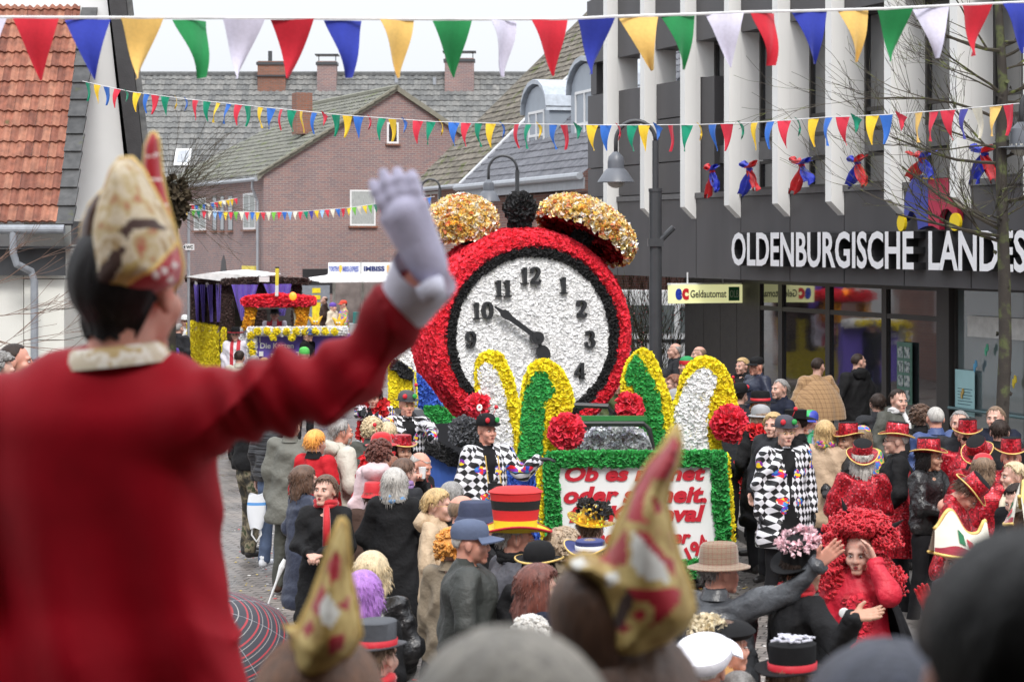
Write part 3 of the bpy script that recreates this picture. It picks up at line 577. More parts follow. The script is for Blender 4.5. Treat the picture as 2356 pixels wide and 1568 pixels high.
for u0, u1, v1, v2, mt, cap_ in ((592, 656, 140, 178, BR3, 0), (729, 773, 140, 180, BR1, 1), (1023, 1090, 133, 182, BR1, 1)):
    a, b_ = P(u0, v1, 102.5), P(u1, v2, 102.5); f = MB(); f.bb(a.x-FG.loc.x, b_.x-FG.loc.x, 4.6, 5.4, b_.z-1, a.z); c = f.build('chimney', mt, rf)
    f = MB(); f.bb(a.x-FG.loc.x-.06, b_.x-FG.loc.x+.06, 4.54, 5.46, a.z-.18, a.z-.05)
    if cap_:
        f.bb(a.x-FG.loc.x-.1, b_.x-FG.loc.x+.1, 4.5, 5.5, a.z+.28, a.z+.33)
        for xx in (a.x-FG.loc.x+.05, b_.x-FG.loc.x-.05): f.bb(xx-.02, xx+.02, 4.98, 5.02, a.z, a.z+.28)
    else: f.tube([(a.x-FG.loc.x+.55, 5, a.z), (a.x-FG.loc.x+.55, 5, a.z+.5)], .1); f.bb(a.x-FG.loc.x-.1, b_.x-FG.loc.x+.1, 4.5, 5.5, b_.z+.05, b_.z+.12)
    f.build('chimney_cap', DARKM, rf)
def on_roof(u, v): 
    o, d = Vector((0, 0, H)), P(u, v, 1)-Vector((0, 0, H)); k = rise/run; y0_ = 98-.2; t = (zg-.2-H-k*y0_)/(d.z-k*d.y); return (o+d*t)-FG.loc
q = on_roof(421, 366); f = MB(); Mx = Matrix.Rotation(math.atan2(rise, run), 3, 'X'); f.box((q.x, q.y, q.z+.05), (.72, 1.05, .16), M=Mx); sk = f.build('roof_window', WHITEP, rf); f = MB(); f.box((q.x, q.y-.02, q.z+.1), (.5, .75, .12), M=Mx); f.build('pane', GREYM, sk)
for u, v in ((912, 190), (1000, 195), (1040, 200)):
    q = on_roof(u, v); f = MB(); f.tube([(q.x, q.y, q.z), (q.x, q.y, q.z+.35)], .09); f.build('vent_pipe', GREYM, rf)
q = on_roof(827, 205); smoke = MB()
# ---------------------------------------------------------------- brown roofed house and dormered house on the right
FK = Frame(-3.1, 71.3, math.atan2(-.964, .265)); hk = empty('steep_roofed_house', FK.loc, FK.rz, 'brick house with a steep mossy brown tiled roof behind the alarm clock', 'building')
zk = 5.34; sk_ = .957; run = 7.2; sl = math.hypot(run, run*sk_); ey = (0, run/sl, run*sk_/sl); f = MB(); tile_roof(f, (0, -.3, zk-.15), (1, 0, 0), ey, 17, sl, .24, .3, .02, .04, 3, rg=rng)
rf = f.build('roof', BROWN_T, hk); f = MB(); f.tube([(0, -.1, zk-.05), (0, run-.3, zk-.1+run*sk_)], .09, 6); f.build('verge', M('verge2', (.12, .11, .09), .9), rf)
f = MB(); f.bb(.2, 16, .2, .5, 0, zk-.1); f.prism([(.2, 0), (14, 0), (14, zk-.1), (7, zk+6.4), (.2, zk-.1)], lambda a, b_, t: (t, a, b_), .2, .5); f.build('wall', BR2, hk)
f = MB(); f.tube([(-.1, -.38, zk-.2), (17, -.38, zk-.2)], .07, 8); f.build('gutter', GREYM, hk)
a = FK.hit(1141, 530, 1, .2); b_ = FK.hit(1192, 428, 1, .2); window(FK, hk, a.x, b_.x, a.z, b_.z, .185, WHITEP, mull=(.5,), curtain=True, fw=.08)
a = FK.hit(975, 520, 1, .2); b_ = FK.hit(1010, 440, 1, .2); window(FK, hk, a.x, b_.x, a.z, b_.z, .185, WHITEP, mull=(.5,), curtain=True, fw=.08)
hd = empty('dormered_house', FK.loc, FK.rz, 'brick house with glossy slate grey roof and two zinc dormers beside the bank', 'building')
xa = FK.X(1067, -.5); xb = FK.X(1349, -.5)+.1; zk2 = 5.1; run2 = 4.6; sl2 = math.hypot(run2, run2*sk_); f = MB()
tile_roof(f, (xa, -.62, zk2), (1, 0, 0), (0, run2/sl2, run2*sk_/sl2), xb-xa, sl2, .22, .3, .022, .03, 4, rg=rng); tile_roof(f, (xb, 2*run2-.62, zk2), (-1, 0, 0), (0, -run2/sl2, run2*sk_/sl2), xb-xa, sl2, .5, .6, .022, .03, 2, rg=rng)
rf = f.build('roof', SLATE_T, hd)
f = MB(); f.tube([(xa-.05, -.6, zk2+.06), (xa-.05, -.6+run2, zk2+.1+run2*sk_)], .06, 6); f.build('flashing', M('light_zinc', (.5, .52, .55), .4), rf)
f = MB(); f.tube([(xa-.1, -.72, zk2-.05), (xb+.1, -.72, zk2-.05)], .09, 8); f.bb(xa, xb, -.6, -.57, zk2-.35, zk2-.08); f.build('gutter', GREYM, hd)
f = MB(); f.bb(xa+.3, xb-.2, .0, .19, 0, zk2-.36); f.build('wall', BR2, hd)
def dormer(ua, ub, zt, ztop):
    """arched zinc dormer; front window faces the street"""
    x0, x1 = FK.X(ua, .6), FK.X(ub, .6); zf = 5.95; w_ = x1-x0; zc = zt-w_*.28; prof = [(x0, zf), (x1, zf), (x1, zc)]+[(x0+w_/2+w_/2*math.cos(t*math.pi/8), zc+w_*.3*math.sin(t*math.pi/8)) for t in range(1, 8)]+[(x0, zc)]
    f = MB(); f.prism(prof, lambda a, b_, t: (a, t, b_), .62, 3.8); d = f.build('dormer', M('zinc_sheet', (.3, .34, .39), .4, .08, 3, .1, 8, .01, metal=.2), rf)
    pr2 = [(x0+w_/2+(w_/2+.08)*math.cos(t*math.pi/8), zc+(w_*.3+.07)*math.sin(t*math.pi/8)) for t in range(0, 9)]; g_ = MB()
    for (a, z_), (a2, z2) in zip(pr2[:-1], pr2[1:]): g_.add([(a, .5, z_), (a2, .5, z2), (a2, 3.8, z2), (a, 3.8, z_), (a, .5, z_+.12), (a2, .5, z2+.12), (a2, 3.8, z2+.12), (a, 3.8, z_+.12)], [(4, 5, 6, 7), (0, 1, 5, 4), (0, 3, 2, 1)])
    g_.build('dormer_hood', M('zinc_hood', (.36, .4, .45), .35), rf)
    window(FK, rf, x0+w_*.18, x1-w_*.18, zf+.1, zc+.05, .6, WHITEP, mull=(.5,), tr=(.35,), fw=.07)
dormer(1206, 1262, 7.72, 0); dormer(1312, 1378, 8.0, 0)
# ---------------------------------------------------------------- white house on the left
wh = empty('white_house', (-5.4, 32, 0), 0, 'tall white rendered house with a steep dark edged gable at the left', 'building'); o = wh.location
def pl(u, v, d): p = P(u, v, d); return (p.x-o.x, p.z)
f = MB(); a, b_ = pl(262, -60, 32), pl(335, 545, 32); f.prism([pl(60, 900, 32), (b_[0]-.35, 0), (b_[0]-.35, b_[1]), (a[0]-.35, a[1]), (0,0), pl(60, -60, 32)][::-1] if False else [(pl(-200, 0, 32)[0], 0), (b_[0]-.2, 0), (b_[0]-.2, b_[1]+.1), (a[0]-.14, a[1]), (pl(-200, 0, 32)[0], a[1])], lambda x, z, t: (x-.2*t, t, z), 0, 12); f.build('wall', RENDERW, wh)
f = MB(); k = Vector((b_[0]-a[0], b_[1]-a[1])); nrm = Vector((-k.y, k.x)).normalized(); f.prism([(a[0]-.12, a[1]), (b_[0]-.12, b_[1]), (b_[0]+.1, b_[1]-.02), (a[0]+.12, a[1])], lambda x, z, t: (x-.2*t, t, z), -.3, 12.4); f.build('barge_board', M('barge_dark', (.035, .034, .036), .6), wh)
f = MB(); f.prism([(a[0]+.13, a[1]), (b_[0]+.11, b_[1]-.02), (b_[0]+.2, b_[1]-.04), (a[0]+.22, a[1])], lambda x, z, t: (x-.2*t, t, z), -.25, 12.3); f.build('roof', GREY_T, wh)
wg = empty('tiled_wing', (-7, 30, 0), 0, 'low cream wing with mossy orange clay tile roof and grey gutter at the left edge', 'building'); o2 = wg.location
e = P(168, 512, 29.4); sl = math.hypot(4.6, 5.6); f = MB(); tile_roof(f, (-3.6, e.y-30, e.z+.02), (1, 0, 0), (-.075*4.6/sl, 4.6/sl, 5.6/sl), e.x-o2.x+3.6-.22, sl, .11, .285, .016, .032, 4, rg=rng)
f.build('roof', RED_T, wg, smooth=False)
f = MB(); n_ = 22
for i in range(n_):
    t = i/n_; f.box((e.x-o2.x-.11-.075*4.6*t*.9, e.y-30+4.6*t+.08, e.z+5.6*t+.1), (.24+RN.uniform(-.01, .01), .36, .035), M=Matrix.Rotation(math.atan2(5.6, 4.6)-.1, 3, 'X'), rnd=RN.random())
f.build('verge_slate', tilemat('verge_slates', [(.05, .052, .055), (.09, .092, .095)], moss=((.07, .08, .02), .6)), wg)
f = MB(); f.prism([(e.x-o2.x-.02, e.z-.3), (e.x-o2.x+.01, e.z-.3), (e.x-o2.x+.01, e.z+.02), (e.x-o2.x-.02, e.z+.02)], lambda x, z, t: (x, t, z), e.y-30-.03, e.y-30+.9); f.build('fascia_end', DARKM, wg)
f = MB(); f.tube([(-3.6, e.y-30-.08, e.z-.09), (e.x-o2.x-.1, e.y-30-.08, e.z-.09)], .062, 12); gx_ = P(30, 0, 29.3).x-o2.x
f.tube([(gx_, e.y-30-.08, e.z-.1), (gx_, e.y-30-.08, e.z-.42), (gx_+.04, e.y-30-.05, e.z-.56), (gx_+.2, e.y-30+.1, e.z-.66), (gx_+.24, e.y-30+.12, e.z-.8), (gx_+.24, e.y-30+.12, 0)], .052, 12); f.tube([(gx_+.24, e.y-29.88, 1.9), (gx_+.24, e.y-29.88, 1.93)], .07, 12); f.build('gutter', M('pvc_grey', (.25, .27, .3), .4), wg)
xr = P(137, 0, 29.8).x-o2.x; f = MB(); f.bb(-3.6, xr-.52, -.1, 3, 0, e.z-.36); f.build('wall', M('cream_render', (.66, .66, .62), .85, .06, 1.5), wg)
f = MB(); f.bb(-3.6, e.x-o2.x-.05, -.5, .3, e.z-.35, e.z-.32); f.bb(-3.6, xr+.1, -.3, -.27, e.z-.72, e.z-.36); f.build('soffit', DARKM, wg)
f = MB()
for i in range(9): f.bb(xr-.5, xr+.05, -.14, 2.9, .05+i*.42, .05+i*.42+.41)
f.build('quoin', M('quoin', (.68, .68, .63), .8, .04, 2), wg)
# house across the street behind the white one, seen only mirrored in the bank windows
ho = empty('opposite_house', (-8.6, 38, 0), R(14), 'brick house hidden behind the white house, seen mirrored in the bank windows', 'building'); f = MB(); f.bb(-6, 0, 0, 17, 0, 7); f.build('wall', BR2, ho)
for i in range(5): f = MB(); f.bb(.005, .05, 1.5+i*3.2, 2.9+i*3.2, 1.2, 2.9); f.bb(.005, .05, 1.5+i*3.2, 2.9+i*3.2, 4.2, 5.8); f.build('window', WHITEP, ho)
# pale van parked behind the shrub
vn = empty('white_van', P(1500, HV, 52)-Vector((0, 0, H)), R(4), 'white van parked behind the bare shrub under the overhang', 'van'); f = MB()
f.prism([(-2.3, .35), (2.6, .35), (2.65, 1.1), (2.3, 1.9), (1.9, 2.3), (-2.1, 2.35), (-2.3, 2.2)], lambda x, z, t: (x, t, z), -.9, .9); f.build('body', WHITEP, vn, angle=30)
f = MB(); f.bb(-1.9, .4, -.92, -.905, 1.35, 2.0); f.bb(.55, 1.7, -.92, -.905, 1.35, 1.95); f.build('side_window', glass_mat('van_glass', (.16, .18, .18), .1), vn)
for xx in (-1.5, 1.6): f = MB(); f.tube([(xx, -.95, .35), (xx, -.72, .35)], .33, 20); f.build('wheel', M('rubber', (.02, .02, .02), .7), vn)
f = MB(); f.bb(-2.25, 2.6, -.925, -.905, 1.12, 1.2); f.build('trim', DARKM, vn)
bw = empty('low_brick_building', (1.0, 62, 0), R(-10), 'low red brick wall with pale coping behind the white van', 'wall'); f = MB(); f.bb(-1, 9, 0, .4, 0, 2.75); f.build('wall', BR2, bw); f = MB(); f.bb(-1.1, 9.1, -.06, .46, 2.753, 2.87); f.build('coping', WHITEP, bw)
# ================================================================ BUNTING, LAMPS, TREES
CL = {'R': (.55, .012, .03), 'B': (.022, .04, .36), 'Y': (.78, .5, .14), 'G': (.01, .22, .06), 'W': (.66, .64, .78),
      'r': (.62, .03, .06), 'b': (.03, .15, .55), 'y': (.82, .55, .03), 'g': (.0, .25, .14), 'w': (.75, .72, .6), 'l': (.3, .5, .8), 'v': (.05, .05, .3), 'e': (.15, .45, .05)}
def cloth(c): return M('cloth_'+c, CL[c], .85, .08, 60, .4, 300, .001, sheen=.2)
FM_ = {}
def flag_mesh(c, var, w, h):
    key = (c, var, w, h)
    if key in FM_: return FM_[key]
    rg = random.Random(hash((var, 3)) & 255); f = MB(); ph = rg.uniform(0, 6); bend = rg.uniform(-.3, .3); tw_ = rg.uniform(-1.1, 1.1); short = 1.0
    if var >= 5: short = .42; bend = .5
    def fn(a, b_):
        b2 = b_*short; x = (a-.5)*w*(1-b_*.97)+bend*w*b_*b_; y = .06*w*math.sin(a*5+ph+b_*3)+tw_*.3*w*(a-.5)*b_+.12*w*math.sin(b_*4+ph)
        return (x, y, -b2*h*(1 if var < 5 else (1+.3*math.sin(a*7))))
    f.grid(fn, 6, 10); V = f.verts().copy(); V[:, 1] += .0012; f.add(V, f.F[0][0][:, ::-1]); rnd_ = f
    o_ = f.build('flag', cloth(c), smooth=True); me = o_.data; bpy.data.objects.remove(o_); FM_[key] = me; return me
def bunting(label, pts, flags, w, h, sr=.004, smat=None, fold=()):
    """pts: string as world points; flags: list of (u, colour)"""
    t = empty('bunting', pts[0], 0, label, 'bunting', 'strings of pennants across the street'); f = MB(); f.tube(pts, sr, 5); f.build('string', smat or M('tape_white', (.72, .72, .72), .7), t, world=True)
    us = [CU+p.x/p.y*FP for p in pts]; r = random.Random(len(flags))
    for i, (u, c) in enumerate(flags):
        k = 0
        while k < len(us)-2 and us[k+1] < u: k += 1
        a = (u-us[k])/(us[k+1]-us[k]); p = pts[k].lerp(pts[k+1], a); d = pts[k+1]-pts[k]
        q = bpy.data.objects.new('flag', flag_mesh(c, 5 if i in fold else r.randrange(5), w, h)); C.objects.link(q); q.parent = t
        q.location = p-pts[0]-Vector((0, 0, sr)); q.rotation_euler = (r.uniform(-.12, .12), -math.atan2(d.z, math.hypot(d.x, d.y)), math.atan2(d.y, d.x)+r.uniform(-.45, .45))
        if i in fold: q.rotation_euler.y += .5
    return t
def lin(p, d0, u0, d1, u1):
    out = []
    for u, v in p: a = (u-u0)/(u1-u0); out.append(P(u, v, 1/((1-a)/d0+a/d1)))
    return out
r1 = [(-60, 38), (0, 40), (300, 41), (600, 42), (900, 44), (1100, 45), (1300, 44), (1420, 38), (1560, 34), (1720, 28), (1860, 25), (2040, 20), (2200, 12), (2420, 2)]
f1 = [(-40, 'W')]+[(80, 'R'), (200, 'B'), (322, 'Y'), (444, 'G'), (556, 'W'), (672, 'R'), (794, 'B'), (908, 'Y'), (1037, 'G'), (1151, 'W'), (1260, 'R'), (1367, 'B'), (1470, 'Y'), (1563, 'G'), (1665, 'W'), (1765, 'R'), (1865, 'B'), (1966, 'Y'), (2055, 'G'), (2145, 'W'), (2241, 'R'), (2337, 'B')]
bunting('string of large pennants nearest the camera, across the very top', lin(r1, 9.0, 0, 11.2, 2356), f1, .19, .255, .007)
r2 = [(190, 187), (300, 211), (430, 228), (600, 246), (790, 265), (1000, 280), (1180, 285), (1420, 288), (1600, 287), (1720, 283), (1900, 270), (2040, 264), (2220, 250), (2345, 238)]
f2 = []; u = 205.; i = 0; col = 'bgybrgybrgygrb'
us2 = []
while u < 2340:
    us2.append(u); u += 21.5+(36.5-21.5)*((u-200)/2140)**.9
cyc = 'gybr'
for i, u in enumerate(us2): f2.append((u, cyc[i % 4] if u < 2110 else 'rvwYr'[i % 5]))
bunting('long middle string of small pennants crossing the whole street in front of the bank', lin(r2, 29.3, 200, 17.6, 2340), f2, .13, .25, .004, fold=(4, 9, 10, 23, 27, 30, 33, 38, 41, 44, 47, 50, 53, 56, 60, 64, 67))
r3 = [(428, 482), (500, 486), (600, 488), (700, 486), (800, 478), (865, 469), (930, 462), (1000, 452)]; c3 = 'yegrwlbyrewrbyrwerblwrgvylrwbryew'
bunting('lower of the two far strings of tiny pennants in front of the brick house', lin(r3, 50, 428, 50, 1000), [(433+12.3*i, c3[i % len(c3)]) for i in range(46)], .11, .2, .006)
r4 = [(430, 472), (480, 468), (547, 455)]; bunting('short upper far string of tiny pennants beside the bare tree', lin(r4, 55, 430, 55, 547), [(434+9*i, c3[(i*3) % len(c3)]) for i in range(13)], .1, .17, .006)
# ---------------------------------------------------------------- street lamps
def lamp(u_pole, u_head, v_top, v_shade, v_bot, d, label, zg=0.12, rcone=None, far=False):
    pp = P(u_pole, HV, d); t = empty('street_lamp', (pp.x, pp.y, zg), 0, label, 'street lamp', 'arched street lamps'); s = d/FP
    xh = (u_head-u_pole)*s; zt = H-(v_top-HV)*s-zg; zs_ = H-(v_shade-HV)*s-zg; zb_ = H-(v_bot-HV)*s-zg; rr = abs(xh)/2
    f = MB(); f.tube([(0, 0, 0), (0, 0, zb_-.15)], .1, 12); f.tube([(0, 0, zb_-.15), (0, 0, zb_-.1)], .11, 12); f.tube([(0, 0, zb_-.1), (0, 0, zt-rr)], .05, 10); f.bb(-.1, .1, -.1, .1, 0, .04); pole = f.build('pole', DARKM, t, smooth=True, angle=40)
    f = MB(); f.tube([(xh/2-xh/2*math.cos(a*math.pi/14), 0, zt-rr+rr*math.sin(a*math.pi/14)) for a in range(15)]+[(xh, 0, zs_)], .032, 8); f.build('arm', DARKM, t, smooth=True)
    rc = rcone; hz = zb_-zs_; f = MB(); f.lathe([(.001, .02), (.045, .02), (.06, 0), (.115, -.06*rc/.3), (.13, -.14), (.13, -.24), (.17, -.27), (rc, hz*.97), (rc+.005, hz), (rc-.02, hz), (.12, -.29)], 24, c=(xh, 0, zs_)); f.build('shade', M('lamp_grey', (.12, .13, .15), .4, .08, 4, .05), t, smooth=True, angle=35)
    f = MB(); f.sphere((xh, 0, zs_+hz+.015), (.15*rc/.3, .15*rc/.3, .11), 14); f.build('bulb', M('frosted', (.45, .44, .4), .3), t, smooth=True); return t
l1 = lamp(1508, 1417, 278, 352, 419, 34, 'tall grey arched street lamp standing between the alarm clock and the bank', rcone=.285)
f = MB(); f.tube([(.08, -.05, 3.4), (.28, -.1, 3.6)], .045, 8); f.bb(-.12, .12, -.12, .12, 3.3, 3.42); f.build('spotlight', DARKM, l1)
lamp(1190, 1124, 358, 415, 463, 50, 'arched street lamp behind the black hammer ball of the alarm clock', zg=0, rcone=.27)
lamp(1012, 970, 412, 452, 490, 66, 'small arched street lamp far back beside the left gold bell', zg=0, rcone=.27)
lamp(2440, 2350, 205, 285, 340, 24, 'street lamp cut by the right edge of the picture', rcone=.27)
wp = empty('signpost', P(434, HV, 46)-Vector((0, 0, H)), 0, 'thin grey post with a small white WC direction sign', 'sign'); f = MB(); f.tube([(0, 0, 0), (0, 0, H-(475-HV)*46/FP)], .03, 8); f.build('post', GREYM, wp)
s = 46/FP; z_ = H-(568-HV)*s; f = MB(); f.prism([(-.125, 0), (-.06, .065), (.125, .065), (.125, -.065), (-.06, -.065)][::-1], lambda a, b_, t: (a, t, z_+b_), -.06, -.035); f.build('sign_board', M('board_white', (.75, .75, .75), .5, .02), wp)
t, _ = text_mb('WC', .1, ext=.002, off=.003); fit_text(t, -.045, .1, z_-.035, z_+.035, -.064); t.build('lettering', M('sign_black', (.01, .01, .01), .4), wp); t = MB(); t.add([(-.11, -.064, z_), (-.06, -.064, z_+.045), (-.06, -.064, z_-.045)], [(0, 2, 1)]); t.build('arrow', M('sign_black', (.01, .01, .01), .4), wp)
# ---------------------------------------------------------------- bare trees
def branchy(mb, p, d, L, r, depth, rg, spread=.55, up=.1, seg=4, minr=.0025, kids=(2, 3), m=0):
    pts = [p]; rs = [r]; dd = Vector(d).normalized()
    for i in range(seg):
        dd = (dd+Vector((rg.uniform(-1, 1), rg.uniform(-1, 1), rg.uniform(-1, 1)))*.17+Vector((0, 0, up*.3))).normalized(); p = p+dd*(L/seg); pts.append(p.copy()); rs.append(max(minr, r*(1-.55*(i+1)/seg)))
    mb.tube(pts, rs, 5 if r > .01 else 3, m=m, cap=False, rnd=rg.random())
    if depth <= 0: return
    for k in range(rg.randint(*kids)+1):
        i = rg.randint(1, seg); q = pts[i]; ax = Vector((rg.uniform(-1, 1), rg.uniform(-1, 1), rg.uniform(-.4, 1))); nd = (dd+ax*spread).normalized(); branchy(mb, q.copy(), nd, L*rg.uniform(.5, .8), max(minr, rs[i]*.62), depth-1, rg, spread, up, seg, minr, kids, m)
BARK = blotch_mat('bark', [(0, (.025, .021, .018)), (.52, (.045, .038, .032)), (.66, (.09, .105, .04)), (.76, (.035, .03, .025))], 7, .9, bmp=.8, thr='LINEAR'); TWIG = blotch_mat('twig', [(0, (.035, .027, .02)), (.55, (.05, .042, .03)), (.65, (.13, .15, .04))], 9, .9, thr='LINEAR')
rg = random.Random(11); dT = 24.0; tb = P(2306, HV, dT); tr = empty('bare_tree', (tb.x, tb.y, .12), 0, 'slim bare tree with lichen green branches in front of the bank', 'tree')
tp = [P(u, v, dT) for u, v in ((2300, 1190), (2304, 1000), (2313, 800), (2311, 640), (2306, 500), (2303, 330), (2308, 200), (2300, 60), (2290, -120), (2294, -300))]; tp[0].z = .12
f = MB(); f.tube(tp, [.085, .075, .072, .07, .066, .062, .055, .047, .035, .02], 12); f.petals(MB().tube(tp, .07, 8), 14, .05, np.random.default_rng(3), lift=.5); f.build('trunk', BARK, tr, smooth=True, world=True)
f = MB()
for i in range(26):
    v = rg.uniform(-60, 560); q = P(2306, v, dT); a = rg.choice([math.pi, math.pi, math.pi, 0, 0, rg.uniform(0, 6)])+rg.uniform(-.6, .6); branchy(f, q, (math.cos(a), math.sin(a)*.9, rg.uniform(-.05, .5)), rg.uniform(.7, 1.5) if math.cos(a) < 0 else rg.uniform(.4, .9), rg.uniform(.012, .024), 3, rg, .6, .05, 5, .0024)
f.build('crown', TWIG, tr, world=True)
sh = empty('bare_shrub', P(1497, HV, 42)-Vector((0, 0, H-.12)), 0, 'leafless many stemmed shrub with small red buds behind the lamp post', 'shrub'); f = MB()
for i in range(15): branchy(f, Vector((rg.uniform(-.35, .35), rg.uniform(-.3, .3), 0)), (rg.uniform(-.5, .5), rg.uniform(-.3, .3), 1), rg.uniform(1.2, 1.9), .022, 3, rg, .45, .15, 5, .004)
f.build('stem', TWIG, sh); v = f.verts(); k = rng.choice(len(v), 260); b_ = MB()
for p_ in v[k]:
    if p_[2] > 1.0: b_.sphere(p_, .016, 4)
b_.build('bud', M('bud', (.4, .12, .12), .6), sh)
s2 = empty('hedge', P(1425, HV, 43)-Vector((0, 0, H-.12)), 0, 'brown leafless hedge low behind the right side of the clock', 'hedge'); f = MB()
for i in range(70): branchy(f, Vector((rg.uniform(-.9, 1.2), rg.uniform(-.3, .3), 0)), (rg.uniform(-.3, .3), rg.uniform(-.3, .3), 1), rg.uniform(.8, 1.3), .01, 1, rg, .4, .2, 4, .004)
f.build('twig', M('hedge_brown', (.09, .075, .045), .9, .4, 6), s2)
po = empty('pollard_tree', P(395, HV, 36)-Vector((0, 0, H)), 0, 'pollarded tree with a dark twig ball behind the waving man\'s cap', 'tree'); f = MB(); f.tube([(0, 0, 0), (-.05, 0, 2), (0, 0, 3.8)], [.14, .12, .1], 10); f.build('trunk', BARK, po, smooth=True)
f = MB(); bs = MB(); zc_ = H-(462-HV)*36/FP; bs.sphere((0, 0, zc_), (.2, .25, .36), 14); f.merge(MB().sphere((0, 0, zc_), (.17, .2, .32), 14)); f.petals(bs, 260, .11, rng, lift=.9, tilt=2)
for i in range(70): a = rg.uniform(-.9, 1.4); branchy(f, Vector((rg.uniform(-.12, .18), 0, zc_+rg.uniform(-.2, .35))), (math.cos(a)*.9, rg.uniform(-.4, .4), math.sin(a)*.8+.2), rg.uniform(.5, .95), .006, 1, rg, .3, 0, 4, .0028)
f.build('crown', M('pollard_twig', (.06, .045, .025), .9, .5, 8), po)
lb = empty('bare_bush', P(-40, HV, 26)-Vector((0, 0, H)), 0, 'thin leafless twigs reaching in from the left edge in front of the cream wall', 'shrub'); f = MB()
for i in range(9): branchy(f, Vector((-.1, 0, 1.1+.25*i)), (1, 0, rg.uniform(-.1, .5)), rg.uniform(.7, 1.3), .009, 2, rg, .4, 0, 5, .003)
f.tube([(-.1, 0, 0), (-.1, 0, 3.4)], .03, 6); f.build('stem', M('thorn', (.12, .07, .05), .9), lb)
# ================================================================ PEOPLE
def skin_mat(name, col):
    if name in MC: return MC[name]
    m, nt, b, tc = base_mat(name); f = noise(nt, tc.outputs['Object'], 14, 4)
    nt.links.new(ramp(nt, f, [(.3, dk(col, .86)), (.55, col), (.75, (col[0]*1.08, col[1]*.8, col[2]*.76))]), b.inputs['Base Color'])
    b.inputs['Roughness'].default_value = .5; b.inputs['Subsurface Weight'].default_value = .12; b.inputs['Subsurface Radius'].default_value = (.012, .005, .003)
    bump(nt, b, noise(nt, tc.outputs['Object'], 160, 3), .15, .002); MC[name] = m; return m
SK = {'p': skin_mat('skin_pale', (.62, .37, .29)), 'r': skin_mat('skin_ruddy', (.62, .30, .22)), 't': skin_mat('skin_tan', (.5, .28, .19))}
EYEW = M('eye_white', (.6, .58, .56), .3, .02, 3, 0); IRIS = M('iris', (.03, .025, .02), .2, .1, 3, 0); BROW = M('brow', (.06, .035, .02), .9); LIP = M('lips', (.42, .1, .09), .45, .1); MOUTH = M('mouth', (.12, .02, .02), .6); LIPR = M('lipstick', (.4, .02, .03), .35, .1)
def hair_mat(c, st=(1, 1, 1)):
    key = 'hair%.3f%.3f%.3f' % tuple(c)
    if key in MC: return MC[key]
    m, nt, b, tc = base_mat(key); v = mapping(nt, tc.outputs['Object'], (1, 1, .16)); f = noise(nt, v, 120, 5); f2 = noise(nt, v, 30, 3)
    nt.links.new(ramp(nt, math_(nt, 'MULTIPLY_ADD', f2, .5, math_(nt, 'MULTIPLY', f, .5)), [(.35, dk(c, .55)), (.5, c), (.68, dk(c, 1.4))]), b.inputs['Base Color'])
    b.inputs['Roughness'].default_value = .5; b.inputs['Specular IOR Level'].default_value = .2 if max(c) < .06 else .45; b.inputs['Sheen Weight'].default_value = 0 if max(c) < .06 else .15; bump(nt, b, f, .8, .004); MC[key] = m; return m
HC = {'blonde': (.50, .34, .15), 'light': (.58, .46, .28), 'brown': (.10, .05, .028), 'dark': (.03, .02, .016), 'black': (.012, .01, .01), 'grey': (.24, .23, .22), 'silver': (.42, .40, .37), 'white': (.62, .60, .56), 'auburn': (.13, .035, .022), 'rust': (.2, .07, .035), 'purple': (.36, .16, .5), 'orange': (.75, .33, .06), 'red': (.62, .012, .03), 'mouse': (.2, .13, .08)}
FACE_V = {}
def head_mesh(fat=1.0, beak=1.0, jaw=1.0):
    key = (fat, beak, jaw)
    if key in FACE_V: return FACE_V[key]
    pr_ = [('e', (0, .022, .03), (.078, .098, .089)), ('e', (0, -.028, -.034), (.06*fat, .062, .08*jaw)), ('c', (-.012, -.07, -.098*jaw), (.012, -.07, -.098*jaw), .02, .02),
           ('c', (-.04, -.055, -.028), (-.036, -.062, -.034), .028*fat, .026), ('c', (.04, -.055, -.028), (.036, -.062, -.034), .028*fat, .026), ('c', (-.038, -.074, .024), (.038, -.074, .024), .0115, .0115),
           ('c', (0, -.086, .012), (0, -.101*beak, -.026), .0085, .0115), ('c', (-.012, -.095, -.032), (.012, -.095, -.032), .009, .009), ('c', (-.02, -.083, -.062), (.02, -.083, -.062), .0095, .0095),
           ('c', (-.018, -.082, -.072), (.018, -.082, -.072), .0085, .0085), ('e', (-.08, .018, -.006), (.011, .02, .033)), ('e', (.08, .018, -.006), (.011, .02, .033)), ('c', (0, .03, -.03), (0, .05, -.20), .055*(.5+.5*fat), .06)]
    V, F = sdf_mesh(pr_, .0062, .014, sub=[('e', (-.031, -.1, .003), (.016, .013, .009)), ('e', (.031, -.1, .003), (.016, .013, .009)), ('c', (-.02, -.1, -.067), (.02, -.1, -.067), .0045, .0045)])
    FACE_V[key] = (V, F); return V, F
def fbm1(a, seed, fr=3):
    r = random.Random(seed); return sum(math.sin(a*fr*(k+1)*r.uniform(.7, 1.4)+r.uniform(0, 6))/(k+1) for k in range(4))
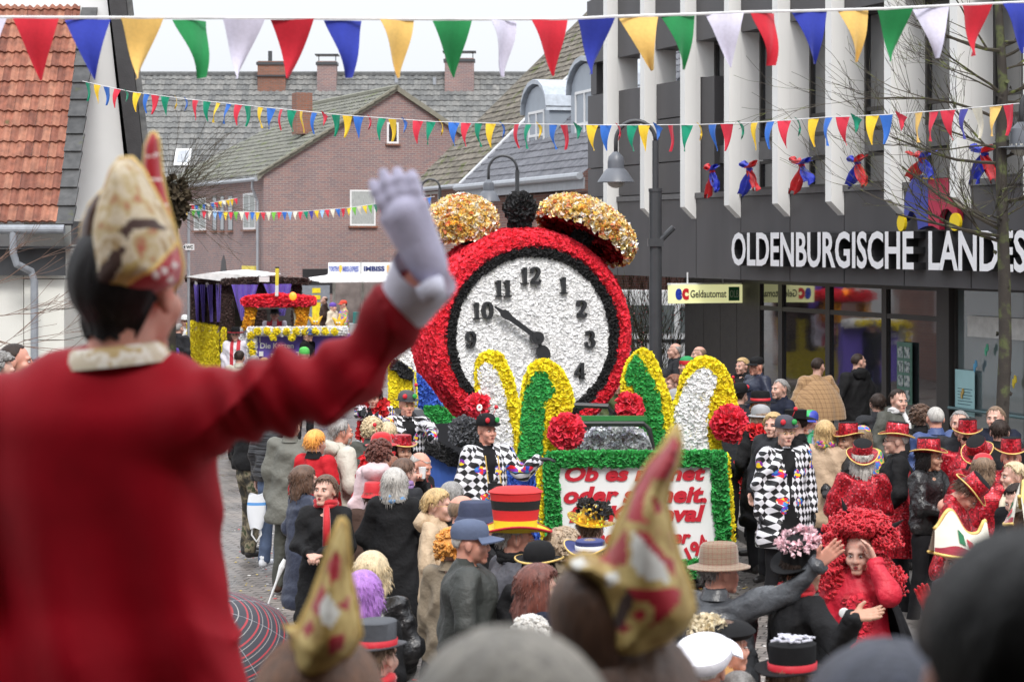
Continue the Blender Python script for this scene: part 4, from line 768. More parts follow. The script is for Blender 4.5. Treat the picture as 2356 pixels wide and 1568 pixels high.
def hair_mb(style, seed=1, vol=1.0):
    """hair shell in head coordinates (face towards -Y)"""
    mb = MB(); r = random.Random(seed); na, nt_ = 72, 16
    S = dict(short=dict(f=46, s=8, b=-32, L=0, fl=0, rough=.012), crop=dict(f=50, s=12, b=-30, L=0, fl=0, rough=.004, v=1.015), bob=dict(f=34, s=-8, b=-28, L=.12, fl=.018, rough=.006, v=1.12), long=dict(f=38, s=-8, b=-28, L=.2, fl=.03, rough=.02, v=1.12),
             nape=dict(f=46, s=6, b=-38, L=.05, fl=-.01, rough=.008, v=1.06), pixie=dict(f=34, s=-2, b=-36, L=0, fl=0, rough=.022, v=1.12), ring=dict(f=99, s=12, b=-36, L=0, fl=0, rough=.01, v=1.0), fringe=dict(f=20, s=-8, b=-30, L=.03, fl=.0, rough=.014, v=1.1), swept=dict(f=48, s=2, b=-34, L=0, fl=0, rough=.02, v=1.1))[style]
    v = S.get('v', 1.03)*vol; ring = style == 'ring'
    def fn(a, t):
        az = (a-.5)*2*math.pi; aa = abs(az)*180/math.pi                     # 0 = front
        if aa < 50: el = S['f']
        elif aa < 80: el = S['f']+(S['s']-S['f'])*(aa-50)/30
        elif aa < 105: el = S['s']
        elif aa < 130: el = S['s']+(S['b']-S['s'])*(aa-105)/25
        else: el = S['b']
        if ring: el = 28 if aa < 75 else (28+(S['b']-28)*min(1, (aa-75)/55) if aa > 75 else 28)
        top = 30 if ring else 90
        el += 3*fbm1(az, seed, 2); tl = min(1, t/.78) if S['L'] else min(1, t/.94); e = (top+(el-top)*tl)*math.pi/180; gr = S['rough']*fbm1(az*3+2*tl, seed+1, 4)*(.3+tl)
        dx, dy, dz = math.sin(az), -math.cos(az), 0; k = v+gr*1.2+(.035*(S['L'] > 0)*math.sin(tl*2.5))
        x, y, z = .083*k*math.cos(e)*dx, .022+.103*k*math.cos(e)*dy, .028+.094*k*math.sin(e)
        if S['L'] and t > .78 and aa > 62:
            q = (t-.78)/.22; z -= S['L']*q*(1+.1*fbm1(az, seed+5, 3)); o = S['fl']*math.sin(q*2.6)-.012*q; x += dx*o; y += dy*o
        elif t > .94 or (S['L'] and t > .78):
            q = .9; x *= q; y = .022+(y-.022)*q; z = .028+(z-.028)*.96
        return (x, y, z)
    mb.grid(fn, na, nt_); return mb
def hair_curls(cx, n, rad, cl, seed, cr=.011, face=38, low=-40):
    mb = MB(); r = random.Random(seed)
    for i in range(n):
        az = r.uniform(-math.pi, math.pi); aa = abs(az)*57.3; lo = face if aa < 60 else (face+(low-face)*min(1, (aa-60)/40)); e = math.asin(r.uniform(math.sin(lo/57.3), 1)); d = Vector((math.sin(az)*math.cos(e), -math.cos(az)*math.cos(e), math.sin(e)))
        c = Vector((d.x*.086, .022+d.y*.105, .03+d.z*.096)); L = rad*r.uniform(.6, 1.1); t = d.orthogonal().normalized(); b_ = d.cross(t); ph = r.uniform(0, 6); k = 9
        mb.tube([c+d*(L*j/k)+(t*math.cos(ph+j*cl)+b_*math.sin(ph+j*cl))*cr*(1 if j else 0)+Vector((0, 0, -L*.35*(j/k)**2)) for j in range(k+1)], [cr*.75]*(k+1), 4, rnd=r.random())
    return mb
RSEQ = sequin_mat('red_sequins', (.36, .008, .018)); GSEQ = sequin_mat('gold_sequins', (.75, .4, .03)); CHK = checker_mat('harlequin')
BLKF = M('black_felt', (.01, .01, .011), .85, .2, 20, .3, 80, .003, spec=.2); GOLDT = M('gold_trim', (.75, .52, .16), .4, .2, 20, .2, 60, .002, metal=.3); REDB = M('red_band', (.55, .015, .03), .6, .1); CREAM = M('cream_felt', (.72, .66, .5), .8)
def hat_parts(kind, o):
    """list of (name, MB, material, smooth, subparts); head coordinates, crown starting near z=.05"""
    c = o.get('mat', BLKF); out = []; n = 32
    curl = o.get('curl', .03)
    def brimfn(x, y, z, q, r, w=.0): return x, y, z+(max(0, r-.09)/.07)*curl*(math.cos(q)**2-.25)
    E = dict(sx=.95, sy=1.14, c=(0, .015, 0))
    if kind in ('tophat', 'bowler', 'fedora', 'cloche', 'bucket', 'partyhat', 'flaghat', 'carnival'):
        hh = o.get('h', .13); br = o.get('brim', .06); rt = o.get('rt', .092); z0 = .055
        if kind == 'bowler': prof = [(.092, z0), (.095, z0+.03), (.088, z0+.065), (.065, z0+.095), (.03, z0+.108), (.001, z0+.11)]
        elif kind == 'fedora': prof = [(.094, z0), (.092, z0+.05), (.088, z0+.09), (.075, z0+.105), (.05, z0+.085), (.001, z0+.08)]
        elif kind == 'cloche': prof = [(.099, z0-.02), (.1, z0+.02), (.092, z0+.06), (.07, z0+.085), (.03, z0+.1), (.001, z0+.1)]
        elif kind == 'bucket': prof = [(.098, z0-.01), (.094, z0+.03), (.086, z0+.072), (.08, z0+.078), (.001, z0+.082)]
        else: prof = [(.092, z0), (.09, z0+.02), (rt, z0+hh-.005), (rt-.006, z0+hh), (.001, z0+hh+.002)]
        f = MB(); f.lathe(prof, n, fn=(lambda x, y, z, q, r: (x*(1+.02*math.sin(q*3+z*40)), y*(1+.02*math.sin(q*2+1+z*30)), z)) if kind == 'flaghat' else None, **E)
        if kind == 'flaghat': f.lathe([(rt+.004, z0+hh), (rt-.03, z0+hh+.02), (.001, z0+hh+.025)], n, **E)
        if kind in ('bucket',): f.lathe([(.098, z0-.01), (.118, z0-.045), (.116, z0-.046), (.094, z0-.01)], n, **E)
        else:
            dz = -.022 if kind in ('fedora', 'cloche') and not o.get('up') else 0
            f.lathe([(.09, z0-.004), (.09+br*.5, z0-.004+dz*.5), (.09+br, z0+dz), (.09+br, z0+dz+.005), (.09+br*.5, z0+.003+dz*.5), (.09, z0+.003)], n, fn=brimfn, **E)
        sub = []
        if o.get('band'): b_ = MB(); b_.lathe([(.0945, z0+.004), (.0955, z0+.03), (.093, z0+.031)], n, **E); sub.append(('band', b_, o['band']))
        if o.get('edge'): b_ = MB(); b_.lathe([(.09+br-.002, z0-.003), (.09+br+.005, z0-.002), (.09+br+.005, z0+.007), (.09+br-.002, z0+.008)], n, fn=brimfn, **E); sub.append(('brim_edge', b_, o['edge']))
        if o.get('top'): b_ = MB(); b_.lathe([(rt-.003, z0+hh+.001), (rt-.01, z0+hh+.006), (.001, z0+hh+.007)], n, **E); sub.append(('hat_top', b_, o['top']))
        if o.get('dots'):
            for k_, (xx, cc) in enumerate(((-.05, REDB), (.055, M('green_dot', (.02, .3, .06), .6)))): b_ = MB(); b_.sphere((xx, -.085, z0+.05), (.026, .012, .026), 12); sub.append(('badge', b_, cc))
            b_ = MB(); b_.tube([(.06, 0, z0+.08), (.09, -.01, z0+.15)], .003, 4); b_.sphere((.092, -.01, z0+.16), .02, 10); sub.append(('bobble', b_, REDB))
        if o.get('flower'):
            b_ = MB(); b_.tube([(-.06, 0, z0+.08), (-.1, -.02, z0+.16)], .003, 4); fx, fz = -.1, z0+.165
            for a in range(9): b_.sphere((fx+.022*math.cos(a*.7), -.025, fz+.022*math.sin(a*.7)), (.012, .006, .012), 6)
            sub.append(('flower', b_, M('petal_white', (.8, .8, .78))))
        if o.get('feather'):
            b_ = MB(); s_ = MB(); s_.lathe([(.085, z0+hh*.95), (.098, z0+hh), (.07, z0+hh+.03)], 20, **E); r_ = np.random.default_rng(4); b_.petals(s_, o.get('fd', 9000)*2, o.get('fs', .028), r_, lift=1.1, tilt=1.6); sub.append(('feather', b_, o['feather']))
        if o.get('loose'):                                                # loose white paper strips on top
            b_ = MB(); r_ = random.Random(5)
            for k_ in range(26): a = r_.uniform(0, 6.3); q = r_.uniform(0, .08); b_.box((q*math.cos(a), q*math.sin(a)+.015, z0+hh+.012+r_.uniform(0, .012)), (.05, .007, .006), rz=r_.uniform(0, 6))
            sub.append(('paper_strip', b_, M('strip_white', (.75, .75, .85))))
        if o.get('badge'): b_ = MB(); b_.sphere((o.get('bx', .02), -.1, z0+.035), (.025, .008, .025), 14); sub.append(('badge', b_, o['badge']))
        out = ('hat', f, c, sub)
    elif kind in ('cap', 'flatcap'):
        f = MB(); f.lathe([(.093, .04), (.096, .075), (.09, .105), (.07, .13), (.035, .142), (.001, .144)], n, **E) if kind == 'cap' else f.lathe([(.09, .045), (.104, .07), (.1, .092), (.06, .112), (.001, .115)], n, **E)
        def vis(a, t): q = (a-.5)*2.2; rr = .095+.075*t*math.cos(q*.8); return (rr*math.sin(q)*.95, .015-rr*math.cos(q)*1.14+.0, .046+.018*math.cos(q)*0-.03*t+.012*math.cos(q*1.4)*t)
        f.grid(vis, 14, 5); V = f.verts(); k = len(V)-15*6; v2 = V[k:].copy(); v2[:, 2] += .006; f.add(v2, [(j*15+i, (j+1)*15+i, (j+1)*15+i+1, j*15+i+1) for j in range(5) for i in range(14)]); out = ('cap', f, c, [])
    elif kind == 'beret':
        f = MB(); f.lathe([(.088, .05), (.12, .062), (.135, .085), (.11, .11), (.05, .125), (.001, .127)], n, fn=lambda x, y, z, q, r: (x, y, z+.1*x), **E); sub = []
        if o.get('fur'): b_ = MB(); s_ = MB(); s_.sphere((.02, .09, .06), (.1, .06, .07), 14); b_.petals(s_, 9000, .03, np.random.default_rng(6), lift=.9, tilt=1.5); sub.append(('fur', b_, o['fur']))
        out = ('hat', f, c, sub)
    elif kind == 'beanie': f = MB(); f.lathe([(.094, .02), (.098, .05), (.092, .09), (.07, .12), (.03, .138), (.001, .14)], n, **E); out = ('hat', f, c, [])
    elif kind == 'spiky':
        f = MB(); f.lathe([(.096, .03), (.1, .06), (.09, .1), (.06, .12), (.001, .125)], n, **E)
        for s_ in (-1, 0, 1): f.tube([(s_*.05, 0, .08), (s_*.1, 0, .16), (s_*.17, 0, .27-.05*abs(s_))], [.06, .04, .003], 10)
        b_ = MB(); b_.sphere((-.03, -.1, .1), .022, 8); b_.sphere((.03, -.1, .1), .022, 8); out = ('hat', f, c, [('eye', b_, WHITEP)])
    elif kind == 'ship':                                           # tall two-pointed carnival committee cap
        f = MB(); out = None; w = 1
        def side(a, b_, s): # a along front-back, b up
            y = (a-.5)*.30; top = .09+.12*math.exp(-((a-.30)/.22)**2)+.05*math.exp(-((a-.98)/.08)**2); half = .088*math.sqrt(max(.02, 1-((a-.5)/.52)**2))*(1-b_*.85)+.004; return (s*half, y+.0-.03*b_*(a-.5), .045+top*b_+.02*(abs(a-.5)*2)**2)
        f.grid(lambda a, b_: side(a, b_, -1), 24, 10); f.grid(lambda a, b_: side(1-a, b_, 1), 24, 10); e = MB(); e.tube([Vector(side(i/24, 1, 0)) for i in range(25)], .011, 6); e.tube([Vector(side(i/24, .02, -1)) for i in range(25)], .008, 6); e.tube([Vector(side(i/24, .02, 1)) for i in range(25)], .008, 6)
        bnd = MB()
        for s_ in (-1, 1): bnd.grid(lambda a, b_: tuple(Vector(side(a if s_ < 0 else 1-a, b_*.26, s_))+Vector((s_*.004, 0, 0))), 24, 3)
        sub = [('gold_cord', e, GOLDT), ('band', bnd, M('wine_velvet', (.3, .01, .03), .6, sheen=.5))]
        for k_, (a0_, cc) in enumerate(((.36, (.01, .16, .06)), (.52, (.55, .02, .04)), (.68, (.01, .22, .1)))):
            b_ = MB()
            for s_ in (-1, 1): b_.grid(lambda a, t: tuple(Vector(side((a0_+.11*a) if s_ < 0 else (a0_+.11*(1-a)), .34+.3*t, s_))+Vector((s_*.005, 0, 0))), 4, 4)
            sub.append(('emblem', b_, M('emb%d' % k_, cc, .5)))
        out = ('hat', f, M('white_satin', (.75, .72, .62), .4, .08, 5, .4, 12, .01), sub)
    return out
def hand_prims(o, d, nrm, side, curl=.35, L=1.0, spread=.12):
    """palm + five fingers from wrist o, direction d, palm normal nrm (fingers curl towards it); side: +1 thumb along d x nrm"""
    d = Vector(d).normalized(); nrm = Vector(nrm); nrm = (nrm-d*nrm.dot(d)).normalized(); t = d.cross(nrm)*side; o = Vector(o); pr_ = []; A = lambda v: tuple(v)
    for k in (-1, -.33, .33, 1): pr_.append(('c', A(o+t*.016*k), A(o+d*.085*L+t*.029*k*L), .017, .0135))
    for k, ln in ((1, .072), (.33, .082), (-.33, .076), (-1, .06)):
        p = o+d*.088*L+t*.029*k*L; ang = 0; dd = (d+t*spread*k).normalized(); c = curl*(1.1 if k < 0 else .9)
        for j, fr in enumerate((.42, .32, .26)):
            ang += c*(1.0 if j else .7); v = dd*math.cos(ang)+nrm*math.sin(ang); q = p+v*ln*fr*L; pr_.append(('c', A(p), A(q), .0098-.0008*j, .009-.0008*j)); p = q
    p = o+d*.022*L+t*.026; v = (d*.62+t*.72+nrm*.3).normalized(); q = p+v*.042*L; pr_.append(('c', A(p), A(q), .015, .012)); v2 = (v*.6+d*.6+nrm*(.25+curl*.4)).normalized(); pr_.append(('c', A(q), A(q+v2*.032*L), .0115, .0098))
    return pr_
def ik(S, T, l1, l2, hint):
    S, T = Vector(S), Vector(T); d = T-S; D = min(d.length, l1+l2-.004); d.normalize(); T = S+d*D; a = (l1*l1-l2*l2+D*D)/(2*D); h_ = math.sqrt(max(0, l1*l1-a*a)); hh = Vector(hint); hh = (hh-d*hh.dot(d)); hh = hh.normalized() if hh.length > 1e-4 else d.orthogonal().normalized()
    return S+d*a+hh*h_, T
BUT = M('horn_button', (.09, .085, .08), .3); PEOPLE = []; SHOE = M('shoe_black', (.02, .018, .017), .4); BLKTR = M('trouser_black', (.011, .011, .013), .8, .2, 6, .4, 25, .01, spec=.25); DENIM = M('denim', (.07, .1, .17), .85, .3, 12, .3, 60, .004); GLOVEB = M('glove_black', (.02, .02, .024), .6)
def person(label, u, vt, yaw=0, h=1.75, z0=0, d=None, coat=None, length='hip', pants=None, hair=('short', 'grey'), hat=None, hattilt=(0, 0, 0), skin='p', hy=0, hp=0, hr=0, armL='down', armR='down',
           fat=1.0, glasses=False, beard=None, scarf=None, shoes=None, gloves=None, lips=None, hood=False, extra=None, lean=(0, 0), opn=None, buttons=True, seed=None, group=None, hvol=1.0, legs=True, boa=None, collar=None, cape=None, sz=1.0, female=False, jaw=1.0, lower=True):
    """vt: picture row of the top of the bare head; stands where that row and the height put it"""
    if d is None: d = (H-z0-h)*FP/(vt-HV)
    else: h_real = H-(vt-HV)/FP*d; z0 = h_real-h
    seed = seed if seed is not None else len(PEOPLE)*7+3; s = h/1.75*sz; rg_ = random.Random(seed)
    base = Vector(((u-CU)/FP*d, d, z0)); t = empty('person', base, R(yaw), label, 'person', group); t.name = 'person'; PEOPLE.append(t); Mi = (Matrix.Translation(base) @ Matrix.Rotation(R(yaw), 4, 'Z')).inverted()
    lx, ly = lean; W_ = 1.0 if not female else .9; sh = .175*s*W_*(.5+.5*fat); zs_ = h-.335*s; hz = h-.118
    hd_off = Vector((lx, ly, 0)); HC_ = Vector((lx, ly-.012, hz)); chest = Vector((lx*.8, ly*.8, 0))
    coat = coat or M('coat_default', (.03, .03, .035)); pants = pants or BLKTR
    # arms
    arms = {}
    for nm, sd, spec in (('R', -1, armR), ('L', 1, armL)):
        S_ = Vector((sd*sh+chest.x, .01+chest.y, zs_+.03*s)); l1, l2 = .285*s, .25*s; hint = (sd*.6, .6, -.5); nrm = (-sd*.9, -.3, 0); curl = .45; dirh = None
        if spec == 'down': T_ = (sd*(sh+.07*s), -.03+chest.y, zs_-.50*s)
        elif spec == 'pocket': T_ = (sd*(sh+.015), -.15*s+chest.y*.5, zs_-.40*s); hint = (sd, .8, -.2)
        elif spec == 'front': T_ = (sd*.05, -.27*s+chest.y, zs_-.28*s); hint = (sd*.8, .3, -.9); nrm = (0, .3, -1); curl = .7
        elif spec == 'cross': T_ = (-sd*.03, -.22*s+chest.y, zs_-.2*s); hint = (sd*.8, .2, -.9)
        elif spec == 'chin': T_ = (sd*.06, -.2*s, zs_+.03); hint = (sd*.7, 0, -1)
        elif spec == 'back': T_ = (sd*.1, .17, zs_-.42*s); hint = (sd, .5, -.2)
        elif isinstance(spec, dict):
            T_ = spec['p']; T_ = (Mi @ Vector(T_)) if spec.get('world', True) else Vector(T_); hint = spec.get('hint', hint)
            if spec.get('n'): nrm = Mi.to_3x3() @ Vector(spec['n'])
            curl = spec.get('curl', .3)
            if spec.get('d'): dirh = Mi.to_3x3() @ Vector(spec['d'])
            if spec.get('reach'): Dd = (Vector(T_)-S_).length; f_ = max(1, min(1.35, Dd/(l1+l2-.01))); l1 *= f_; l2 *= f_
        E_, T_ = ik(S_, T_, l1, l2, hint); arms[nm] = (S_, E_, T_, nrm, curl, sd, dirh or (T_-E_).normalized(), spec)
    # body: one continuous skin, plus finer head and hands fused into the same mesh
    c1 = Vector((chest.x, chest.y, zs_-.05*s)); hip = Vector((0, .01, .93*s)); pr_ = [('c', tuple(c1+Vector((0, .0, 0))), tuple(hip), .115*s*fat, .12*s*fat, 1.25, .8), ('c', (chest.x-sh*.75, chest.y+.01, zs_+.01), (chest.x+sh*.75, chest.y+.01, zs_+.01), .055*s, .055*s), ('c', (chest.x, chest.y+.02, zs_), (HC_.x, HC_.y+.035, hz-.12), .058, .052)]
    for S_, E_, T_, *_ in arms.values(): pr_ += [('c', tuple(S_), tuple(E_), .045*s, .036*s), ('c', tuple(E_), tuple(T_), .035*s, .025*s)]
    LG = []
    for sd in (-1, 1):
        a = rg_.uniform(-.05, .05); kn = (sd*.10*s, -.02+a, .5*s); an = (sd*.11*s, .03+a*1.6, .09*s); LG.append((sd, kn, an))
        if legs and lower: pr_ += [('c', (sd*.085*s, .01, .9*s), kn, .075*s, .052*s), ('c', kn, an, .05*s, .034*s)]
    V, F = sdf_mesh(pr_, .03, .03); body = MB(); body.add(V, F)
    hV, hF = head_mesh(.92 if female else round(.5+.5*fat, 2), 1.0, jaw); Rh = Matrix.Rotation(R(hy), 3, 'Z') @ Matrix.Rotation(R(hp), 3, 'X') @ Matrix.Rotation(R(hr), 3, 'Y'); piv = Vector((0, .04, -.11)); RA = np.array(Rh)
    def hx(mb):                                                     # head-space -> person space
        v = mb.verts(); v = (v-np.array(piv)) @ RA.T+np.array(piv)+np.array(HC_); mb.V = [v]; return mb
    hm_ = MB(); hm_.add(hV, hF)
    for sx_ in (-1, 1):
        hm_.sphere((sx_*.031, -.0812, .002), (.0118, .0103, .0058), 10, 1); hm_.sphere((sx_*.0305, -.0915, .003), (.0058, .002, .0055), 8, 2)
        hm_.tube([(sx_*.016, -.0905, .019), (sx_*.03, -.0905, .0235), (sx_*.045, -.081, .019)], [.0017, .0023, .001] if female else [.0024, .003, .0015], 5, 3)
        hm_.tube([(sx_*.018, -.0895, .0105), (sx_*.031, -.0905, .0135), (sx_*.044, -.081, .009)], [.0012, .0016, .001], 4, 3)
    hm_.tube([(-.023, -.0865, -.0655), (-.01, -.0935, -.0665), (.01, -.0935, -.0665), (.023, -.0865, -.0655)], [.0018, .003, .003, .0018], 5, 5)
    hm_.tube([(-.02, -.0885, -.0605), (0, -.096, -.0595), (.02, -.0885, -.0605)], [.0018, .0035, .0018], 5, 4); hm_.tube([(-.018, -.088, -.0715), (0, -.0945, -.0735), (.018, -.088, -.0715)], [.002, .004, .002], 5, 4)
    body.merge(hx(hm_))
    vis_h = []
    for nm, (S_, E_, T_, nrm, curl, sd, dh, spec) in arms.items():
        if spec in ('pocket', 'cross', 'back'): continue
        V, F = sdf_mesh(hand_prims(T_-Vector(dh)*.01, dh, nrm, -sd if not isinstance(spec, dict) else spec.get('side', -sd), curl, L=1.0 if not female else .92), .0068, .007)
        (vis_h if gloves else [body]).append(None) if False else None
        g_ = MB(); g_.add(V, F)
        if gloves: vis_h.append(g_)
        else: body.merge(g_)
    body.build('body', [SK[skin], EYEW, IRIS, BROW, lips or LIP, MOUTH], t, smooth=True)
    for g_ in vis_h: g_.build('glove', gloves, t, smooth=True)
    # clothes
    fd = folds(seed, .021, 1.0)
    zh = {'hip': .80*s, 'short': .92*s, 'knee': .5*s, 'thigh': .68*s, 'long': .28*s, 'tail': .62*s}[length]; wf = fat*(1.0 if not female else .93); sx0 = 1.42
    cp = [('c', (chest.x, chest.y+.005, zs_-.08*s), (chest.x*.5, chest.y*.5, 1.0*s), .145*s*wf, .155*s*wf, sx0, 1.02), ('c', (chest.x*.5, chest.y*.5, 1.02*s), (0, .01, zh+.08*s), .155*s*wf, (.165 if length in ('hip', 'short') else .2)*s*wf, sx0, 1.0),
          ('c', (chest.x-sh*.55, chest.y+.012, zs_+.02*s), (chest.x+sh*.55, chest.y+.012, zs_+.02*s), .075*s, .075*s), ('c', (chest.x, chest.y+.03, zs_+.03*s), (chest.x, chest.y+.035, zs_+.075*s), .085*s, .068*s)]
    for S_, E_, T_, *_ in arms.values(): cp += [('c', tuple(S_), tuple(E_), .08*s*(.6+.4*wf), .07*s), ('c', tuple(E_), tuple(T_-(T_-E_).normalized()*.02), .07*s, .054*s)]
    V, F = sdf_mesh(cp, .0175, .035, disp=fd, clip=lambda X: zh-X[:, 2]); cm = MB(); cf_ = V[F].mean(1); om = np.zeros(len(F), bool)
    if opn:
        zz = cf_[:, 2]; zw = zs_-.26*s; hw_ = np.where(zz > zw, .01+.055*np.clip((zz-zw)/(zs_-zw), 0, 1.2), .01+.12*np.clip((zw-.12-zz)/.3, 0, 1)); om = (np.abs(cf_[:, 0]-chest.x) < hw_) & (cf_[:, 1] < chest.y-.05) & (zz > zh+.01)
    cm.V.append(V); cm.n = len(V)
    for q_ in (0, 1):
        if (om == q_).any(): cm.F.append((F[om == q_], q_, np.zeros((om == q_).sum())))
    co = cm.build('coat', [coat, opn or coat], t, smooth=True)
    if h/d > .06:
        for S_, E_, T_, *_ in arms.values():
            dd_ = (T_-E_).normalized(); f = MB(); f.tube([T_-dd_*.045, T_-dd_*.04, T_-dd_*.0, T_+dd_*.004, T_-dd_*.01], [.052*s, .057*s, .057*s, .05*s, .044*s], 12, cap=False); f.build('cuff', coat, co, smooth=True)
        f = MB(); f.tube([(chest.x-sh-.03*s, .01+chest.y+.02, zs_+.06*s), (chest.x-sh*1.02-.055*s, .01+chest.y, zs_-.03*s)], .0, 3) if False else None
    if buttons and not opn and not cape:
        f = MB(); zr_ = [zs_-.08*s-k_*.11*s for k_ in range(int((zs_-.1*s-zh)/(.11*s)))]; cyl = cf_[:, 1]
        for z_ in zr_:
            mk_ = (np.abs(cf_[:, 0]-chest.x-.02) < .02) & (np.abs(cf_[:, 2]-z_) < .02) & (cf_[:, 1] < 0)
            if mk_.any(): p_ = cf_[mk_].mean(0); f.sphere((p_[0], p_[1]-.004, p_[2]), (.012, .006, .012), 8)
        if f.n: f.build('button', BUT, co)
    # collar, scarf, hood, boa, cape
    nc = np.array((chest.x, chest.y+.03, zs_+.085*s))
    if collar is not False:
        f = MB(); cr_ = .078*s; f.lathe([(cr_+.012, -.03), (cr_-.004, .025), (cr_-.012, .035), (cr_-.014, .0), (cr_-.01, -.03)], 20, sy=.95, c=tuple(nc), fn=lambda x, y, z, q, r: (x, y-.012*(z > 0), z-(.03 if y < -.04 else 0)+.02*(y > 0))); f.build('collar', collar or coat, co, smooth=True)
    if scarf:
        f = MB()
        for k_ in range(2): f.tube([(nc[0]+.078*math.cos(a*.4+k_), nc[1]-.005+.08*math.sin(a*.4+k_), nc[2]+.012+.022*k_+.008*math.sin(a*1.3)) for a in range(17)], [.024+.004*math.sin(a*2.1) for a in range(17)], 8)
        f.tube([(nc[0]+.03, nc[1]-.09, nc[2]), (nc[0]+.05, nc[1]-.15, nc[2]-.1), (nc[0]+.055, nc[1]-.165*fat, nc[2]-.3)], [.025, .03, .035], 8); f.build('scarf', scarf, t, smooth=True)
    if hood: f = MB(); f.sphere(tuple(nc+np.array((0, .075, -.01))), (.13, .075, .085), 16); V = f.verts(); V += .008*np.sin(V*60)[:, [1, 2, 0]]; f.V = [V]; f.build('hood', hood if hood is not True else coat, co, smooth=True)
    if boa:
        s_ = MB(); pts = [(nc[0]+.1*math.cos(a*.45), nc[1]+.1*math.sin(a*.45)-.01, nc[2]) for a in range(-1, 8)]; s_.tube([(pts[0][0], pts[0][1]-.02, nc[2]-.75*s)]+[(pts[0][0]+.02, pts[0][1]-.08, nc[2]-.3)]+pts+[(pts[-1][0]-.02, pts[-1][1]-.08, nc[2]-.35)], .035, 8); f = MB(); f.merge(s_); f.petals(s_, 5500, .055, np.random.default_rng(seed), lift=.9, tilt=1.6); f.build('feather_boa', boa, t)
    if cape:
        zc0 = zs_+.07*s; zc1 = cape[1]*s; wd = cape[2] if len(cape) > 2 else .34
        def cf(a, b_):
            az = (a-.5)*2*math.pi*(cape[3] if len(cape) > 3 else .94); rr = .075+(wd-.075)*(1-(1-min(1, b_*1.0))**1.9)*(1 if b_ < .45 else 1); rr = min(rr, wd); fo = 1+.05*math.sin(az*9+seed)*b_+.03*math.sin(az*17)*b_; return (chest.x+rr*fo*math.sin(az)*1.12, chest.y+.02+rr*fo*math.cos(az)*.82, zc0-(zc0-zc1)*b_**1.25)
        f = MB(); f.grid(cf, 60, 14); V = f.verts().copy(); V[:, :2] = chest.x*0+V[:, :2]*.985; f.add(V, f.F[0][0][:, ::-1]); f.build('cape', cape[0], co, smooth=True)
    if legs and lower:
        tp_ = [('c', (0, .01, .98*s), (0, .01, .86*s), .125*s*fat, .13*s*fat, 1.3, .95)]
        for sd, kn, an in LG: tp_ += [('c', (sd*.085*s, .01, .88*s), kn, .092*s, .072*s), ('c', kn, (an[0], an[1], an[2]+.0), .072*s, .066*s)]
        V, F = sdf_mesh(tp_, .024, .022, disp=folds(seed+1, .009, 1.2)); tm = MB(); tm.add(V, F); tm.build('trousers', pants, t, smooth=True)
        for sd, kn, an in LG: V, F = sdf_mesh([('c', (an[0]+sd*.02, an[1]-.17*s, .035), (an[0], an[1]+.02, .045), .034, .042), ('c', (an[0], an[1]+.02, .045), (an[0], an[1]+.01, .11), .044, .05)], .014, .02, clip=lambda X: -X[:, 2]); f = MB(); f.add(V, F); f.build('shoe', shoes or SHOE, t, smooth=True)
    # hair, beard, glasses, hat
    if hair:
        st, cl = hair[0], hair[1]; cl = HC[cl] if isinstance(cl, str) else cl
        if st.startswith('curly'): f = hair_mb('pixie', seed, hvol); f.merge(hair_curls(0, {'curly': 190, 'curlybig': 520}[st], .035 if st == 'curly' else .11, 1.9, seed, .011))
        elif st in ('pixie', 'short', 'swept', 'fringe', 'bob', 'long') and vt > 850:
            f = hair_mb(st, seed, hvol); src = MB(); src.merge(f); L_ = .03; r_ = random.Random(seed); vv = f.verts(); nn = min(260, len(vv))
            for p_ in r_.sample(range(73*2, len(vv)), 420):
                a_ = Vector(vv[p_]); out_ = (a_-Vector((0, .022, .02))).normalized(); dn = Vector((out_.x*.35+r_.uniform(-.2, .2), out_.y*.35+r_.uniform(-.2, .2), -1)); L2 = L_*r_.uniform(.6, 1.7); f.tube([a_-out_*.004, a_+out_*.004+dn*L2*.5, a_+out_*r_.uniform(-.002, .006)+dn*L2], [.0034, .0026, .0008], 3, rnd=.5)
        else: f = hair_mb(st, seed, hvol)
        hx(f).build('hair', hair_mat(cl), t, smooth=True)
    if beard:
        s_ = MB(); s_.grid(lambda a, b_: ((lambda az, e: (.064*math.sin(az)*math.cos(e), -.034-.062*math.cos(az)*math.cos(e), -.04+.082*math.sin(e)))((a-.5)*2.9, R(-12-75*b_))), 20, 8); f = MB(); f.merge(s_); f.petals(s_, 26000, .012, np.random.default_rng(seed), lift=.7, tilt=1.2); hx(f).build('beard', hair_mat(HC[beard]), t)
    if glasses:
        f = MB(); gc = GOLDT if glasses == 'thin' else BLKF; r0 = .0012 if glasses == 'thin' else .0024
        for sx_ in (-1, 1): f.tube([(sx_*.032+.021*math.cos(a*.6283), -.103, .0+.015*math.sin(a*.6283)) for a in range(11)], r0, 4, cap=False); f.tube([(sx_*.053, -.102, .004), (sx_*.08, -.05, .006), (sx_*.082, .01, .004)], r0, 4)
        f.tube([(-.011, -.103, .003), (.011, -.103, .003)], r0, 4); gl_ = hx(f).build('glasses', gc, t)
        if glasses == 'sun':
            f = MB()
            for sx_ in (-1, 1): f.sphere((sx_*.032, -.102, 0), (.021, .003, .015), 12)
            hx(f).build('lens', M('dark_lens', (.01, .01, .012), .1), gl_)
